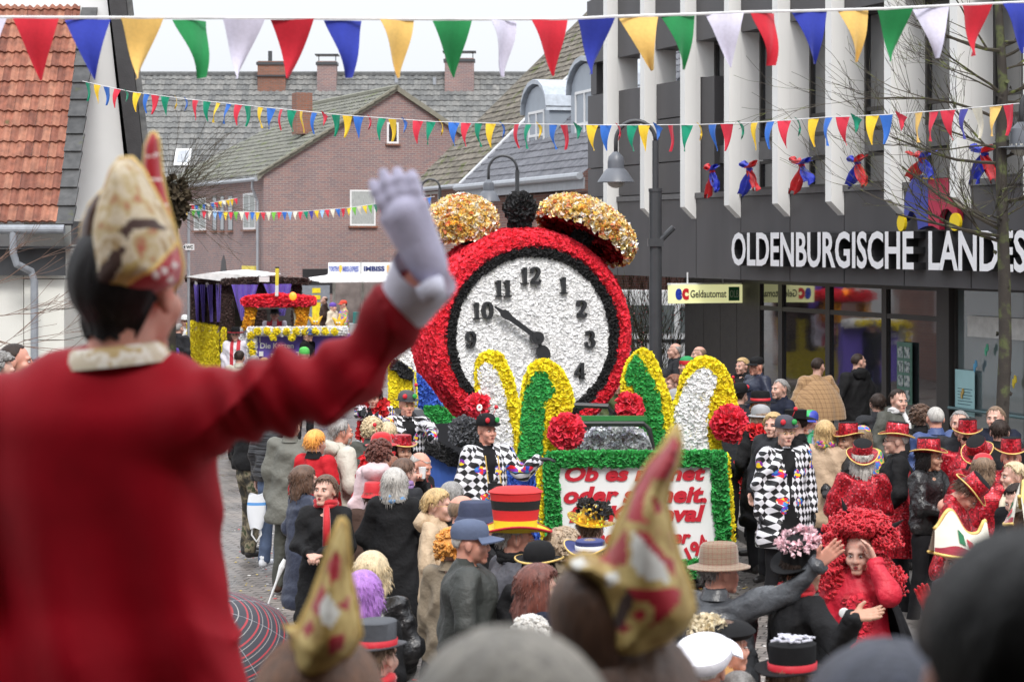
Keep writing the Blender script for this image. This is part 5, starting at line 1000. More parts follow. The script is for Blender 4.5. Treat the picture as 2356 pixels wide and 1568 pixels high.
    if hat:
        kind, o_ = (hat if isinstance(hat, tuple) else (hat, {})); nm, f, mt, sub = hat_parts(kind, o_); sc_ = o_.get('s', 1.0)
        Rt = np.array(Matrix.Rotation(R(hattilt[0]), 3, 'X') @ Matrix.Rotation(R(hattilt[1]), 3, 'Y') @ Matrix.Rotation(R(hattilt[2]), 3, 'Z')); off = np.array((0, .01, .05))
        def ht(m_): v = m_.verts(); m_.V = [((v-off)*sc_) @ Rt.T+off+np.array(o_.get('off', (0, 0, 0)))]; return hx(m_)
        ho_ = ht(f).build(nm, mt, t, smooth=True, angle=50)
        for n2, m2, mt2 in sub: ht(m2).build(n2, mt2, ho_, smooth=n2 not in ('feather', 'fur', 'paper_strip'))
    if extra: extra(t, chest, zs_, s, Mi)
    return t, arms, base
# ================================================================ THE CROWD
def wool(n, c, **k): return M('wool_'+n, c, .8, k.pop('var', .22), 7, .7, 11, .03, sheen=k.pop('sheen', 0), spec=.25, **k)
BLK = wool('black', (.008, .008, .009)); NAVY = wool('navy', (.012, .015, .03)); CHAR = wool('charcoal', (.024, .025, .029)); GREYC = M('anorak_grey', (.085, .085, .1), .6, .15, 5, .6, 14, .03); OLIVE = M('anorak_olive', (.05, .052, .042), .65, .2, 5, .6, 14, .03); KHAKI = M('khaki', (.2, .16, .11), .75, .15, 5, .6, 14, .03)
BEIGE = M('beige_jacket', (.55, .4, .27), .65, .1, 5, .6, 13, .03); OFFW = M('offwhite_parka', (.52, .5, .43), .7, .1, 5, .7, 12, .03); PINKW = M('pink_parka', (.66, .5, .52), .65, .1, 5, .6, 13, .03); LEATH = M('black_leather', (.012, .012, .013), .33, .25, 8, .8, 16, .03, spec=.6); LEATG = M('grey_leather', (.055, .06, .068), .38, .3, 7, .8, 12, .03, spec=.6)
BLUEJ = M('blue_jacket', (.04, .07, .19), .55, .15, 5, .6, 13, .03); NAVYJ = M('navy_jacket', (.025, .032, .06), .5, .15, 5, .6, 13, .03); CAMEL = wool('camel', (.5, .28, .11)); TWEED = plaid_mat('tan_tweed', (.42, .26, .13), (.2, .11, .05), (.1, .05, .025)); HTWEED = plaid_mat('brown_tweed', (.3, .22, .15), (.1, .065, .045), (.22, .05, .04), 1/.03)
REDS = M('red_scarf', (.5, .012, .02), .7, .12, 10, .4, 40, .006, sheen=.3); BOA = paper('boa_red', (.7, .02, .03), (.35, .005, .01)); CAMO = blotch_mat('camouflage', [(0, (.03, .028, .022)), (.42, (.09, .075, .05)), (.5, (.2, .17, .11)), (.58, (.06, .07, .035))], 9, .9, det=2); BROWNC = wool('brown', (.07, .04, .03)); REDC = wool('red', (.45, .012, .02)); GREENC = wool('green', (.1, .13, .05)); VESTR = M('vest_red', (.55, .02, .04), .6)
CLOWNSC = blotch_mat('harlequin_scarf', [(0, (.05, .2, .6)), (.42, (.6, .05, .3)), (.5, (.75, .6, .05)), (.58, (.1, .4, .2))], 16, .6, det=1)
STRIPE = bands_mat('striped_scarf', [(i*.02-.5+1.2, (.6, .6, .6) if i % 2 else (.03, .04, .06)) for i in range(30)]); LBLUE = M('scarf_lightblue', (.2, .4, .7), .6)
RTH = ('tophat', dict(mat=RSEQ, h=.115, rt=.087, brim=.05, curl=.045, edge=GOLDT, top=BLKF, s=1.04)); SH = 'spectators along the left of the street'; SR = 'spectators along the right of the street'; RG = 'revellers in red sequins'; HQ = 'parade marchers in black and white harlequin jackets'
# --- right side, in front of the bank
person('cape wearing man in tan checked tweed seen from behind at the bank window', 1878, 823, 195, 1.8, .12, coat=TWEED, length='knee', cape=(TWEED, .95, .36), hair=('short', 'dark'), hy=-50, armL='pocket', armR='pocket', group=SR, collar=False)
person('man in black jacket and dark glasses, left profile, at the bank window', 1968, 813, 215, 1.83, .12, coat=BLK, hair=('crop', 'dark'), hy=-95, glasses=True, hood=True, armL='pocket', armR='pocket', group=SR)
person('blonde woman in black jacket against the dark wall panels', 1708, 824, -50, 1.65, .12, coat=BLK, hair=('pixie', 'blonde'), armL='pocket', armR='pocket', female=True, group=SR)
person('man with black baseball cap and shiny navy jacket beside the blonde woman', 1741, 824, -60, 1.75, .12, coat=NAVYJ, hair=('crop', 'grey'), hat=('cap', dict(mat=BLK)), fat=1.15, armL='pocket', armR='pocket', group=SR, skin='r')
person('grey haired man in dark jacket, left profile, in front of the bare shrub', 1553, 790, -85, 1.8, .12, coat=CHAR, hair=('ring', 'grey'), armL='pocket', armR='pocket', group=SR)
person('balding man turned left behind the right white and yellow jester horn', 1608, 797, -80, 1.8, .12, coat=CHAR, hair=('ring', 'mouse'), armL='pocket', group=SR)
person('grey bearded man in a green and red jester bonnet', 1580, 822, -75, 1.76, .12, coat=KHAKI, hair=('crop', 'grey'), beard='grey', hat=('beanie', dict(mat=bands_mat('green_red_bonnet', [(-5, (.6, .02, .03)), (1.71, (.02, .3, .1)), (5, (0, 0, 0))]))), scarf=REDS, armL='pocket', group=SR)
person('woman with auburn hair and glasses looking left between the two right horns', 1551, 862, -80, 1.65, .12, coat=BLK, hair=('pixie', 'rust'), glasses=True, female=True, group=SR)
person('person in a grey felt hat with a red bobble low between the horns', 1556, 900, -85, 1.58, .12, coat=BLK, hair=None, hat=('cloche', dict(mat=M('grey_felt', (.3, .3, .31), .9), band=REDB, curl=.0)), group=SR)
person('person in a dark grey knitted cap behind the green jester horn', 1528, 850, 170, 1.68, .12, coat=CHAR, hair=None, hat=('beanie', dict(mat=CHAR)), group=SR)
person('elderly man in a black hat with red band and a pale trench coat', 1749, 908, -80, 1.74, .12, coat=M('trench', (.45, .42, .36), .7), length='knee', hair=('crop', 'grey'), hat=('fedora', dict(mat=BLKF, band=REDB, brim=.065, curl=.02)), armL='pocket', armR='pocket', group=SR)
person('person in grey cloche hat with a long red feather boa over a dark coat', 1750, 938, -150, 1.68, .12, coat=BLK, length='knee', hair=('bob', 'mouse'), hat=('cloche', dict(mat=M('grey_felt', (.3, .3, .31), .9), band=M('lilac', (.3, .25, .4), .8), brim=.04, curl=.0)), boa=BOA, armL='pocket', armR='pocket', female=True, group=SR)
person('person all in dark clothes with a small black and red hat beside the red pompom', 1702, 888, 150, 1.75, .12, coat=CHAR, hair=('crop', 'dark'), hat=('bowler', dict(mat=BLKF, dots=True)), armL='pocket', armR='pocket', group=SR)
person('blonde person half hidden behind the tall harlequin marcher', 1779, 950, -30, 1.68, .12, coat=CHAR, hair=('pixie', 'blonde'), female=True, group=SR)
person('man in a broad black hat behind the harlequin marcher', 1830, 948, -100, 1.76, .12, coat=BLK, hair=('crop', 'dark'), hat=('tophat', dict(mat=BLKF, h=.09, brim=.08, curl=.02)), group=SR)
person('white bearded man in a multicoloured shiny cap', 1863, 948, -35, 1.75, .12, d=23.6, coat=M('blue_white', (.25, .3, .4)), hair=('crop', 'white'), beard='white', scarf=M('scarf_green', (.05, .3, .15)), hat=('cap', dict(mat=bands_mat('patch_cap', [(-.3, (.55, .02, .03)), (-.03, (.02, .4, .1)), (.04, (.05, .07, .4)), (.3, (0, 0, 0))], 0, .4))), skin='r', group=SR)
tR, aR, bR = person('tall harlequin marcher with glasses and black bowler walking free at the right', 1806, 966, 12, 1.83, 0, coat=CHK, opn=BLKF, length='tail', hair=('crop', 'mouse'), glasses='thin', gloves=GLOVEB, hat=('bowler', dict(mat=M('grey_hat', (.05, .05, .065), .8), dots=True, brim=.035, s=1.05)), scarf=None, collar=BLKF, group=HQ)
person('woman with blonde bob and beige jacket with a harlequin scarf, turned away', 1900, 968, 160, 1.68, .0, d=21.2, coat=BEIGE, pants=DENIM, length='thigh', hair=('bob', 'blonde'), hy=20, scarf=CLOWNSC, armL='front', armR='front', female=True, group=SR)
person('woman with red top hat and black leather sleeves facing left beside the beige jacket', 1951, 985, -50, 1.68, .0, coat=LEATH, length='thigh', hair=('pixie', 'brown'), hat=RTH, skin='t', armR='front', female=True, gloves=GLOVEB, group=RG)
person('person with a bright patterned headscarf and brown hair seen from behind', 1984, 982, 165, 1.66, .0, coat=CLOWNSC, hair=('bob', 'mouse'), hat=('beanie', dict(mat=CLOWNSC, s=.98)), female=True, d=22.6, group=RG)
person('grey haired reveller from behind in red sequin jacket and tilted red top hat', 1984, 1030, 175, 1.68, .0, coat=RSEQ, length='thigh', hair=('bob', 'silver'), hat=RTH, hattilt=(-22, 0, 0), armL='pocket', armR='front', group=RG)
person('smiling dark haired man in olive parka with a striped scarf', 2066, 895, 25, 1.78, .12, coat=OLIVE, hair=('short', 'dark'), hood=True, scarf=STRIPE, armL='pocket', armR='pocket', group=SR, hp=4)
person('person with dark curly hair behind the navy jacket', 2118, 935, 170, 1.68, .12, coat=BLK, hair=('curly', 'brown'), female=True, group=SR)
person('man with cropped grey hair in a navy jacket seen from behind', 2150, 936, 200, 1.76, .12, coat=BLUEJ, hair=('crop', 'silver'), hy=-20, glasses='thin', skin='r', group=SR)
person('grey haired man just showing his face behind a red top hat', 2208, 945, -20, 1.76, .12, coat=CHAR, hair=('short', 'grey'), group=SR)
person('tall man with red top hat and long red sequin cape, left profile with glasses', 2062, 985, -95, 1.78, 0, coat=BLK, hair=('crop', 'silver'), hat=RTH, hattilt=(-6, 0, 0), cape=(RSEQ, .62, .3, .8), glasses=True, group=RG, hy=0, armL='pocket', armR='pocket')
tw, aw, bw_ = person('woman in red top hat and glossy black leather jacket, hands clasped before her', 2136, 1022, 40, 1.68, 0, coat=LEATH, length='short', hair=('bob', 'black'), hat=RTH, hy=25, armL='front', armR='front', female=True, skin='t', lips=LIPR, group=RG)
person('bending reveller in red sequins looking down under a tilted red top hat', 2180, 1085, 70, 1.62, 0, coat=RSEQ, hair=('pixie', 'brown'), hat=RTH, hp=48, hattilt=(0, 0, 0), lean=(0, -.08), armL='front', armR='front', skin='r', female=True, group=RG)
person('man with sunglasses and a red top hat facing the street', 2226, 978, -10, 1.76, 0, coat=RSEQ, hair=('crop', 'white'), hat=RTH, glasses='sun', skin='r', group=RG)
person('reveller with red top hat tipped far back, seen from behind', 2250, 1022, 150, 1.7, 0, coat=RSEQ, hair=('crop', 'dark'), hat=RTH, hattilt=(-32, 0, 0), group=RG)
person('woman from behind with brown bob tied in a red ribbon and red sequin jacket', 2262, 1046, 168, 1.66, 0, coat=RSEQ, hair=('bob', 'mouse'), hat=('beanie', dict(mat=REDS, s=.97)), female=True, armL='front', armR='front', group=RG)
person('smiling man in red top hat at the far right edge', 2326, 1022, -10, 1.72, 0, coat=RSEQ, hair=('crop', 'grey'), hat=RTH, skin='r', fat=1.2, group=RG)
person('fair haired girl in profile at the right edge', 2332, 1064, -80, 1.6, 0, coat=BLK, hair=('swept', 'light'), scarf=CREAM, female=True, group=SR)
person('dark haired girl looking down at the right edge', 2345, 1108, -45, 1.6, 0, coat=BLK, hair=('swept', 'dark'), hp=22, female=True, group=SR)
for i, (u, v, yw, cm, hc) in enumerate(((1640, 868, -80, CHAR, 'dark'), (1795, 872, -60, NAVY, 'grey'), (1478, 868, 20, BROWNC, 'brown'), (2020, 905, 180, CHAR, 'dark'), (2290, 935, -30, NAVY, 'mouse'), (2300, 965, 170, BLK, 'dark'))):
    person(('dim person in charcoal behind the horns', 'person in navy behind the black hat with red band', 'woman with brown hair between clock and green horn', 'dark coated person behind the striped scarf man', 'person in navy right of the tree trunk', 'dark coated person behind the red top hats near the tree')[i], u, v, yw, 1.72, .12, coat=cm, hair=('short', hc), armL='pocket', armR='pocket', group=SR)
# --- left side of the street
person('man in camouflage trousers and black jacket at the left of the crowd', 575, 900, 130, 1.8, 0, d=23.8, coat=BLK, pants=CAMO, length='short', hair=('short', 'dark'), armL='pocket', group=SH)
person('person in a quilted black jacket and jeans with white trainers', 628, 925, 150, 1.75, 0, d=23.0, coat=M('puffer_black', (.015, .015, .018), .4, .2, 4, 1.0, 10, .04, stretch=(.2, .2, 3)), pants=DENIM, length='short', hair=('short', 'brown'), shoes=M('trainer', (.7, .72, .75), .5), group=SH)
person('person in a long grey olive anorak with brown shoes', 670, 955, 165, 1.75, 0, d=21.6, coat=M('anorak_sage', (.13, .13, .11), .65, .12, 5, .6, 13, .03), length='thigh', pants=OLIVE, hair=('short', 'rust'), shoes=BROWNC, armL='down', group=SH)
person('blond person in a red jacket next to the light parka', 726, 990, 150, 1.72, 0, coat=REDC, hair=('pixie', 'orange'), hvol=1.0, collar=BLKF, female=True, group=SH)
person('bearded man with wavy grey hair in an off white parka, right profile', 785, 966, 115, 1.8, 0, coat=OFFW, length='thigh', hair=('swept', 'grey'), beard='silver', hood=True, armL='pocket', armR='pocket', group=SH, skin='r')
person('woman with dark brown bob in a navy coat, turned to the right', 700, 1072, 120, 1.64, 0, coat=NAVYJ, length='knee', hair=('bob', 'brown'), armL='pocket', armR='pocket', female=True, group=SH)
person('woman with short brown hair, black coat and long red scarf looking up to the left', 748, 1096, -12, 1.64, 0, coat=BLK, length='knee', hair=('pixie', 'brown'), scarf=REDS, armL='front', armR='front', female=True, lips=LIPR, hy=-8, hp=-8, group=SH, skin='p')
person('woman with fluffy blonde hair in a khaki jacket from behind', 856, 964, 170, 1.7, 0, coat=OLIVE, hair=('curly', 'light'), female=True, group=SH, hvol=1.1)
person('woman with pale blonde hair behind the red floral hat', 892, 972, 160, 1.66, 0, coat=GREYC, hair=('pixie', 'light'), female=True, group=SH)
person('person under a domed red hat with a coloured rosette', 878, 1002, 150, 1.7, 0, coat=REDC, hair=('short', 'brown'), hat=('cloche', dict(mat=M('red_plush', (.5, .015, .02), .9, sheen=.4), dots=True, curl=0)), boa=BOA, group=SH)
person('woman with curly auburn hair in a pale pink hooded jacket, from behind', 874, 1016, 165, 1.62, 0, coat=PINKW, hair=('curly', 'auburn'), hood=True, female=True, d=18.6, group=SH)
person('dark haired woman in a red top hat facing the camera in the left crowd', 926, 1008, 25, 1.66, 0, coat=BLK, hair=('bob', 'black'), hat=('tophat', dict(mat=RSEQ, h=.1, rt=.088, brim=.05, curl=.03, edge=GOLDT)), lips=LIPR, female=True, group=SH, skin='t', d=20.6)
person('woman with reddish brown bob, right profile, beside the grey bob', 896, 1049, 110, 1.62, 0, coat=CHAR, hair=('bob', 'rust'), female=True, group=SH)
person('short haired person with a lilac scarf beside the drinking man', 930, 1056, 130, 1.66, 0, coat=CHAR, hair=('pixie', 'brown'), scarf=M('scarf_lilac', (.3, .18, .4)), group=SH)
tD, aD, bD = person('bald man in checked scarf drinking from a white cup', 958, 1036, 62, 1.74, 0, d=19.6, coat=BLK, hair=('ring', 'silver'), hp=22, skin='r', scarf=blotch_mat('red_check', [(0, (.3, .02, .02)), (.5, (.03, .02, .02))], 60), armR='pocket', armL=dict(p=P(966, 1104, 19.3), hint=(.4, 0, -1), curl=.6), group=SH)
person('woman with a smooth silver grey bob and long black coat, from behind', 908, 1080, 172, 1.67, 0, coat=BLK, length='knee', hair=('bob', 'silver'), hvol=1.06, scarf=LBLUE, female=True, armL='pocket', armR='pocket', group=SH)
person('person in a small red hat and brown coat behind the grey bob', 862, 1112, 160, 1.6, 0, d=18.4, coat=BROWNC, hair=('short', 'brown'), hat=('bucket', dict(mat=REDS)), group=SH)
person('blonde woman with glasses and padded beige jacket, turned right', 1008, 1126, 75, 1.64, 0, coat=M('beige_down', (.5, .37, .24), .6, .08, 4, .9, 8, .05), length='hip', hair=('pixie', 'blonde'), glasses='thin', hood=True, lips=LIP, female=True, armL='pocket', armR='pocket', group=SH)
person('grey haired person just behind the blonde woman with glasses', 1040, 1110, 150, 1.68, 0, coat=CHAR, hair=('swept', 'grey'), group=SH)
person('bald man behind the navy bucket hat', 1066, 1140, 100, 1.74, 0, d=15.5, coat=BLK, hair=('ring', 'mouse'), skin='r', group=SH)
person('man in a navy bucket hat with a round badge, right profile', 1096, 1160, 95, 1.76, 0, d=14.6, coat=BLK, length='thigh', hair=('crop', 'dark'), hat=('bucket', dict(mat=M('navy_cotton', (.035, .045, .09), .8), s=1.1, badge=M('badge_photo', (.6, .35, .3), .4), bx=.055)), fat=1.1, group=SH, skin='p')
person('person with frizzy orange curls behind the blue baseball cap', 1042, 1222, 150, 1.6, 0, coat=KHAKI, hair=('curly', 'orange'), d=14.0, female=True, group=SH)
person('stout man in a grey blue baseball cap and dark green jacket, right profile', 1082, 1206, 88, 1.76, 0, d=13.1, coat=M('darkgreen_jacket', (.038, .042, .038), .6, .15, 5, .6, 12, .03), length='hip', hair=('crop', 'silver'), hat=('cap', dict(mat=M('cap_blue', (.085, .11, .18), .85, .1), s=1.08)), fat=1.22, skin='r', group=SH, armL='pocket', armR='pocket', collar=M('collar_dark', (.03, .035, .03)))
FLAGH = bands_mat('flag_bands', [(1.4, (.75, .55, .02)), (1.745, (.6, .015, .02)), (1.81, (.008, .008, .008)), (1.872, (.6, .02, .02)), (2.2, (0, 0, 0))])
person('man in a big black red and yellow striped felt top hat, right profile', 1187, 1196, 118, 1.74, 0, d=13.7, coat=GREYC, length='hip', hair=('short', 'silver'), hat=('flaghat', dict(mat=FLAGH, h=.185, rt=.112, brim=.06, curl=.045, edge=REDB, s=1.32)), scarf=BLK, skin='r', fat=1.15, hy=-22, armL='pocket', armR='pocket', group=SH)
person('person in a round black hat with a gold brim trim in the centre', 1241, 1262, 160, 1.68, 0, coat=BLK, hair=('short', 'black'), hat=('bowler', dict(mat=BLKF, edge=GOLDT, brim=.05, curl=.02, s=1.05)), group=SH)
person('person with a gold sequin cocked hat edged in black feathers', 1358, 1178, 165, 1.7, 0, coat=BLK, hair=('short', 'mouse'), hat=('bowler', dict(mat=GSEQ, brim=.07, curl=.03, feather=paper('feather_black', (.01, .01, .012)), h=.08, fd=2500, s=1.05)), hattilt=(0, -12, 0), group=SH)
person('person with fluffy fair curls in a khaki coat, right profile', 1298, 1222, 115, 1.66, 0, coat=KHAKI, length='thigh', hair=('curly', (.42, .32, .22)), hvol=1.12, female=True, group=SH)
person('person in a navy hat with upturned white lined brim', 1358, 1240, 160, 1.7, 0, coat=KHAKI, hair=('short', 'mouse'), hat=('tophat', dict(mat=M('navy_felt', (.03, .04, .15), .7), h=.06, brim=.07, curl=.06, edge=GOLDT, band=WHITEP)), group=SH)
person('woman with long reddish brown hair and glasses, right profile in the front row', 1240, 1306, 95, 1.64, 0, coat=NAVY, hair=('long', 'auburn'), glasses='thin', scarf=BLK, hvol=1.14, female=True, skin='p', lips=LIP, armL='pocket', armR='pocket', group=SH)
person('person with white curly hair at the bottom centre', 1220, 1428, 175, 1.62, 0, coat=NAVY, hair=('curly', 'white'), hvol=1.05, female=True, group=SH)
person('woman with blonde bob in black leather jacket with a white badge, from behind', 858, 1276, 165, 1.66, 0, coat=LEATH, hair=('bob', 'light'), hvol=1.12, female=True, hy=15, armL='pocket', armR='pocket', group=SH)
person('person in a smooth purple wig, from behind', 836, 1320, 160, 1.64, 0, coat=BLK, hair=('bob', 'purple'), hvol=1.1, female=True, group=SH)
person('person in dark grey top hat with red band below the purple wig', 866, 1450, 150, 1.7, 0, d=9.6, coat=GREYC, hair=('short', 'mouse'), hat=('tophat', dict(mat=M('grey_hat2', (.06, .065, .075), .7), h=.11, band=REDB, brim=.045, curl=.02)), scarf=REDS, group=SH)
# --- right centre, nearer
tT, aT, bT = person('man in a brown tweed hat and grey leather jacket with one arm stretched up', 1652, 1268, 138, 1.74, 0, d=12.1, coat=LEATG, length='hip', hair=('short', 'grey'), hat=('fedora', dict(mat=HTWEED, brim=.06, curl=.0, s=1.08)), skin='r', fat=1.15, hy=-22,
    armR=dict(p=P(1888, 1292, 11.75), hint=(0, 0, -1), d=(.62, -.1, .6), n=(.2, -1, .2), curl=.12, side=-1, reach=True), armL='down', group=SR)
tH, aH, bH = person('person in black hat with pink feather trim, hand reaching out right', 1842, 1262, 112, 1.7, 0, d=11.9, coat=BLK, length='knee', hair=('short', 'dark'), hat=('tophat', dict(mat=BLKF, h=.12, brim=.06, curl=.03, feather=paper('feather_pink', (.8, .55, .6)), fd=2600, fs=.022)), hattilt=(-16, -14, 0), scarf=REDS, skin='t',
    armR=dict(p=P(1966, 1418, 11.4), hint=(.2, 0, -1), d=(.9, -.1, .15), n=(0, -.6, .8), curl=.12, side=-1, reach=True), group=SR)
RWIG = hair_mat(HC['red']); DRESS = M('red_dress', (.55, .012, .035), .55, .15, 10, .7, 16, .03)
def devil(t, chest, zs_, s, Mi):
    f = MB(); src = MB(); rr = random.Random(3)
    for i in range(1500):
        az = rr.uniform(-math.pi, math.pi); aa = abs(az)*57.3; lo = 32 if aa < 42 else -62; e = math.asin(rr.uniform(math.sin(lo/57.3), 1)); dd = Vector((math.sin(az)*math.cos(e), -math.cos(az)*math.cos(e), math.sin(e))); q = rr.uniform(.3, 1)
        wide = 1+.75*max(0, -dd.z+.15); c = Vector((dd.x*(.095+.13*q*wide), .03+dd.y*(.1+.10*q), 1.53+.0+dd.z*(.1+.11*q)+(-.16*q if dd.z < 0 else 0))); k = 8; a0_ = rr.uniform(0, 6); t_ = dd.orthogonal().normalized(); b2 = dd.cross(t_); L = .07
        f.tube([c+dd*(L*(j/k-.5))+(t_*math.cos(a0_+j*1.7)+b2*math.sin(a0_+j*1.7))*.014 for j in range(k+1)], [.0065]*(k+1), 4, rnd=rr.random())
    f.build('wig', RWIG, t, smooth=True)
    f = MB(); f.tube([(-.08, 0, 1.66), (-.085, 0, 1.75), (-.11, 0, 1.82)], [.025, .017, .002], 10); f.build('horn', BLKF, t, smooth=True); f = MB(); f.tube([(.15, 0, 1.6), (.2, 0, 1.66), (.26, 0, 1.7)], [.025, .017, .002], 10); f.build('horn', BLKF, t, smooth=True)
    f = MB(); f.sphere((-.075, -.18, 1.16), (.032, .008, .032), 16); f.build('badge', WHITEP, t)
    src = MB(); src.grid(lambda a, b_: (.12*math.sin((a-.5)*2.4), -.145*math.cos((a-.5)*2.0)-.02, 1.25-.5*b_), 10, 14); f = MB(); f.petals(src, 2600, .05, np.random.default_rng(2), lift=.7); f.build('ruffle', paper('ruffle_red', (.6, .015, .04), (.3, .005, .01)), t)
person('woman in a huge curly red wig with black devil horns, hand on her brow', 1978, 1222, -14, 1.62+.0, 0, d=13.0, coat=DRESS, length='long', hair=None, female=True, extra=devil, cape=(wool('cape_black', (.012, .012, .014)), .55, .33, .66), hy=-6, hp=8, lips=LIPR,
    armL=dict(p=(.1, -.15, 1.47), world=False, hint=(.45, -.1, -1), d=(-.35, .1, .9), curl=.25, side=-1), armR='down', group=SR)
SHIP = ('ship', dict(s=1.25, off=(0, 0, -.005)))
person('smiling man in gold edged white carnival cap, one red glove raised', 2214, 1246, -72, 1.76, 0, d=12.6, coat=GREYC, hair=('crop', 'brown'), hat=SHIP, skin='r', scarf=REDS, gloves=M('glove_red', (.55, .012, .02), .8, sheen=.3), fat=1.15,
    armL=dict(p=P(2136, 1400, 12.1), hint=(.2, 0, -1), d=(-.3, -.1, .9), n=(-.3, -1, 0), curl=.2, side=1), group=SR)
person('person at the right edge with another gold edged carnival cap', 2352, 1178, 160, 1.66, 0, d=13.6, coat=BLK, hair=('short', 'brown'), hat=SHIP, group=SR)
person('person in black hat with loose white paper strips on top and a hanging red band', 1824, 1505, 140, 1.74, 0, d=9.3, coat=BLK, hair=('pixie', 'mouse'), hat=('tophat', dict(mat=BLKF, h=.105, brim=.055, curl=.02, band=REDB, loose=True, s=1.1)), scarf=REDS, skin='r', group=SR)
person('white haired person in a shiny white cap near the bottom', 1620, 1478, 165, 1.72, 0, d=9.2, coat=NAVY, hair=('crop', 'white'), hat=('flatcap', dict(mat=M('white_satin2', (.78, .78, .84), .45), s=1.25)), hattilt=(-20, 0, 0), skin='r', group=SR)
person('woman in black beret with fair fur and camel coat, right profile', 1668, 1432, 105, 1.66, 0, d=10.4, coat=CAMEL, hair=('pixie', 'brown'), hat=('beret', dict(mat=BLKF, fur=paper('fur_cream', (.7, .62, .45), (.5, .42, .28)))), female=True, skin='r', group=SR)
person('person in a blue shawl between the white cap and the camel coat', 1700, 1545, 150, 1.66, 0, d=9.3, coat=M('shawl_blue', (.05, .1, .4), .6), hair=('short', 'grey'), group=SR)
# --- harlequin marchers on the left
c3, a3_, b3 = person('harlequin marcher with black flower hat and camera, one gloved hand resting on the jeep panel', 1118, 962, 22, 1.83, 0, d=20.9, coat=CHK, opn=BLKF, length='tail', hair=('crop', 'dark'), hat=('bowler', dict(mat=BLKF, dots=True, flower=True, brim=.04, s=1.05)), gloves=GLOVEB, collar=BLKF, skin='r', hy=12,
    armL=dict(p=P(1240, 1056, 20.75), hint=(.2, 0, -1), d=(1, 0, .05), n=(0, 0, -1), curl=.25, side=1, reach=True), armR='down', group=HQ)
person('harlequin marcher with glasses and black dotted hat leaning an arm on the float', 936, 908, 20, 1.8, 0, coat=CHK, opn=BLKF, length='tail', hair=('crop', 'brown'), glasses='thin', hat=('bowler', dict(mat=M('grey_hat3', (.06, .06, .065), .8), dots=True, brim=.045, s=1.08)), gloves=GLOVEB, collar=BLKF, skin='r', armL=dict(p=P(1018, 1042, 22.8), hint=(1, 0, .3), d=(.6, 0, -.6), n=(0, 0, -1), curl=.4, reach=True), armR=dict(p=P(862, 962, 23.2), hint=(-.3, 0, -1), curl=.4, reach=True), group=HQ)
person('dark haired young harlequin marcher looking down behind the waving arm', 862, 888, -10, 1.74, 0, coat=CHK, opn=BLKF, length='tail', hair=('fringe', 'black'), gloves=GLOVEB, hp=14, armR=dict(p=P(836, 958, 25.2), hint=(-.3, 0, -1), curl=.4), boa=BOA, group=HQ)
# --- far people near the snack stall and the purple float
VB = 'people far down the street'
person('standing man in white shirt, red waistcoat and red brimmed black hat beside the purple float', 542, 757, 0, 1.75, 0, d=43.5, coat=bands_mat('shirt_vest', [(-.5, (.7, .68, .75)), (-.105, (.55, .03, .05)), (-.03, (.7, .68, .72)), (.03, (.55, .03, .05)), (.105, (.7, .68, .75)), (.5, (0, 0, 0))], 0), length='hip', hair=('crop', 'dark'), hat=('fedora', dict(mat=BLKF, edge=REDB, brim=.08, curl=0)), group=VB)
person('man in a blue baseball cap and dark jacket in front of the purple sign', 707, 758, 70, 1.75, 0, coat=BLK, hair=('crop', 'dark'), hat=('cap', dict(mat=BLUEJ)), group=VB)
person('reveller with left yellow starfish hat and green cloak', 725, 737, 10, 1.75, 0, coat=M('cloak_green', (.03, .2, .07)), hair=None, hat=('spiky', dict(mat=M('foam_yellow', (.85, .45, .02), .6))), hattilt=(0, 0, 0), group=VB)
person('reveller with the right hand yellow starfish hat', 781, 740, -10, 1.75, 0, coat=M('cloak_blue', (.1, .1, .35)), hair=None, hat=('spiky', dict(mat=M('foam_yellow', (.85, .45, .02), .6))), group=VB)
person('person in a purple bobble hat and cream coat at the snack stall', 766, 697, 60, 1.72, 0, coat=M('cream_coat', (.6, .52, .4), .8), length='thigh', hair=None, hat=('beanie', dict(mat=M('purple_knit', (.12, .06, .35), .9))), female=True, group=VB)
person('person in a red and yellow cap and blue patterned jacket at the snack stall', 790, 692, -70, 1.74, 0, coat=CLOWNSC, hair=('crop', 'dark'), hat=('cap', dict(mat=M('cap_redyellow', (.65, .06, .03)))), group=VB)
person('man in a brown jacket with hands in pockets before the grey door', 746, 682, -80, 1.74, 0, d=68, coat=BROWNC, hair=('ring', 'brown'), armL='pocket', armR='pocket', group=VB)
person('person in a grey coat behind the left corner of the brown carriage', 412, 744, 150, 1.78, 0, coat=CHAR, length='knee', hair=('crop', 'grey'), group=VB)
person('person with white dotted hat at the left edge of the brown carriage', 425, 728, 20, 1.76, 0, coat=WHITEP, hair=None, hat=('bowler', dict(mat=WHITEP)), group=VB)
person('dark haired man in pale jacket from behind below the red waistcoat', 551, 806, 175, 1.75, 0, coat=M('pale_jacket', (.5, .48, .4)), hair=('short', 'dark'), group=VB)
person('grey haired man from behind below the purple sign', 585, 817, 170, 1.75, 0, coat=CHAR, hair=('short', 'grey'), group=VB)
person('blond person from behind beside the grey haired man', 608, 824, 190, 1.68, 0, coat=KHAKI, hair=('pixie', 'blonde'), group=VB, female=True)
person('person in a purple beanie near the left shoulder of the waving man', 401, 801, 170, 1.6, 0, coat=BLK, hair=None, hat=('beanie', dict(mat=M('purple_knit', (.12, .06, .35), .9))), group=VB)
person('person in a bright green wig cap behind the waving arm', 700, 800, 175, 1.7, 0, coat=BLK, hair=None, hat=('beanie', dict(mat=M('green_knit', (.1, .5, .1), .9))), group=VB)
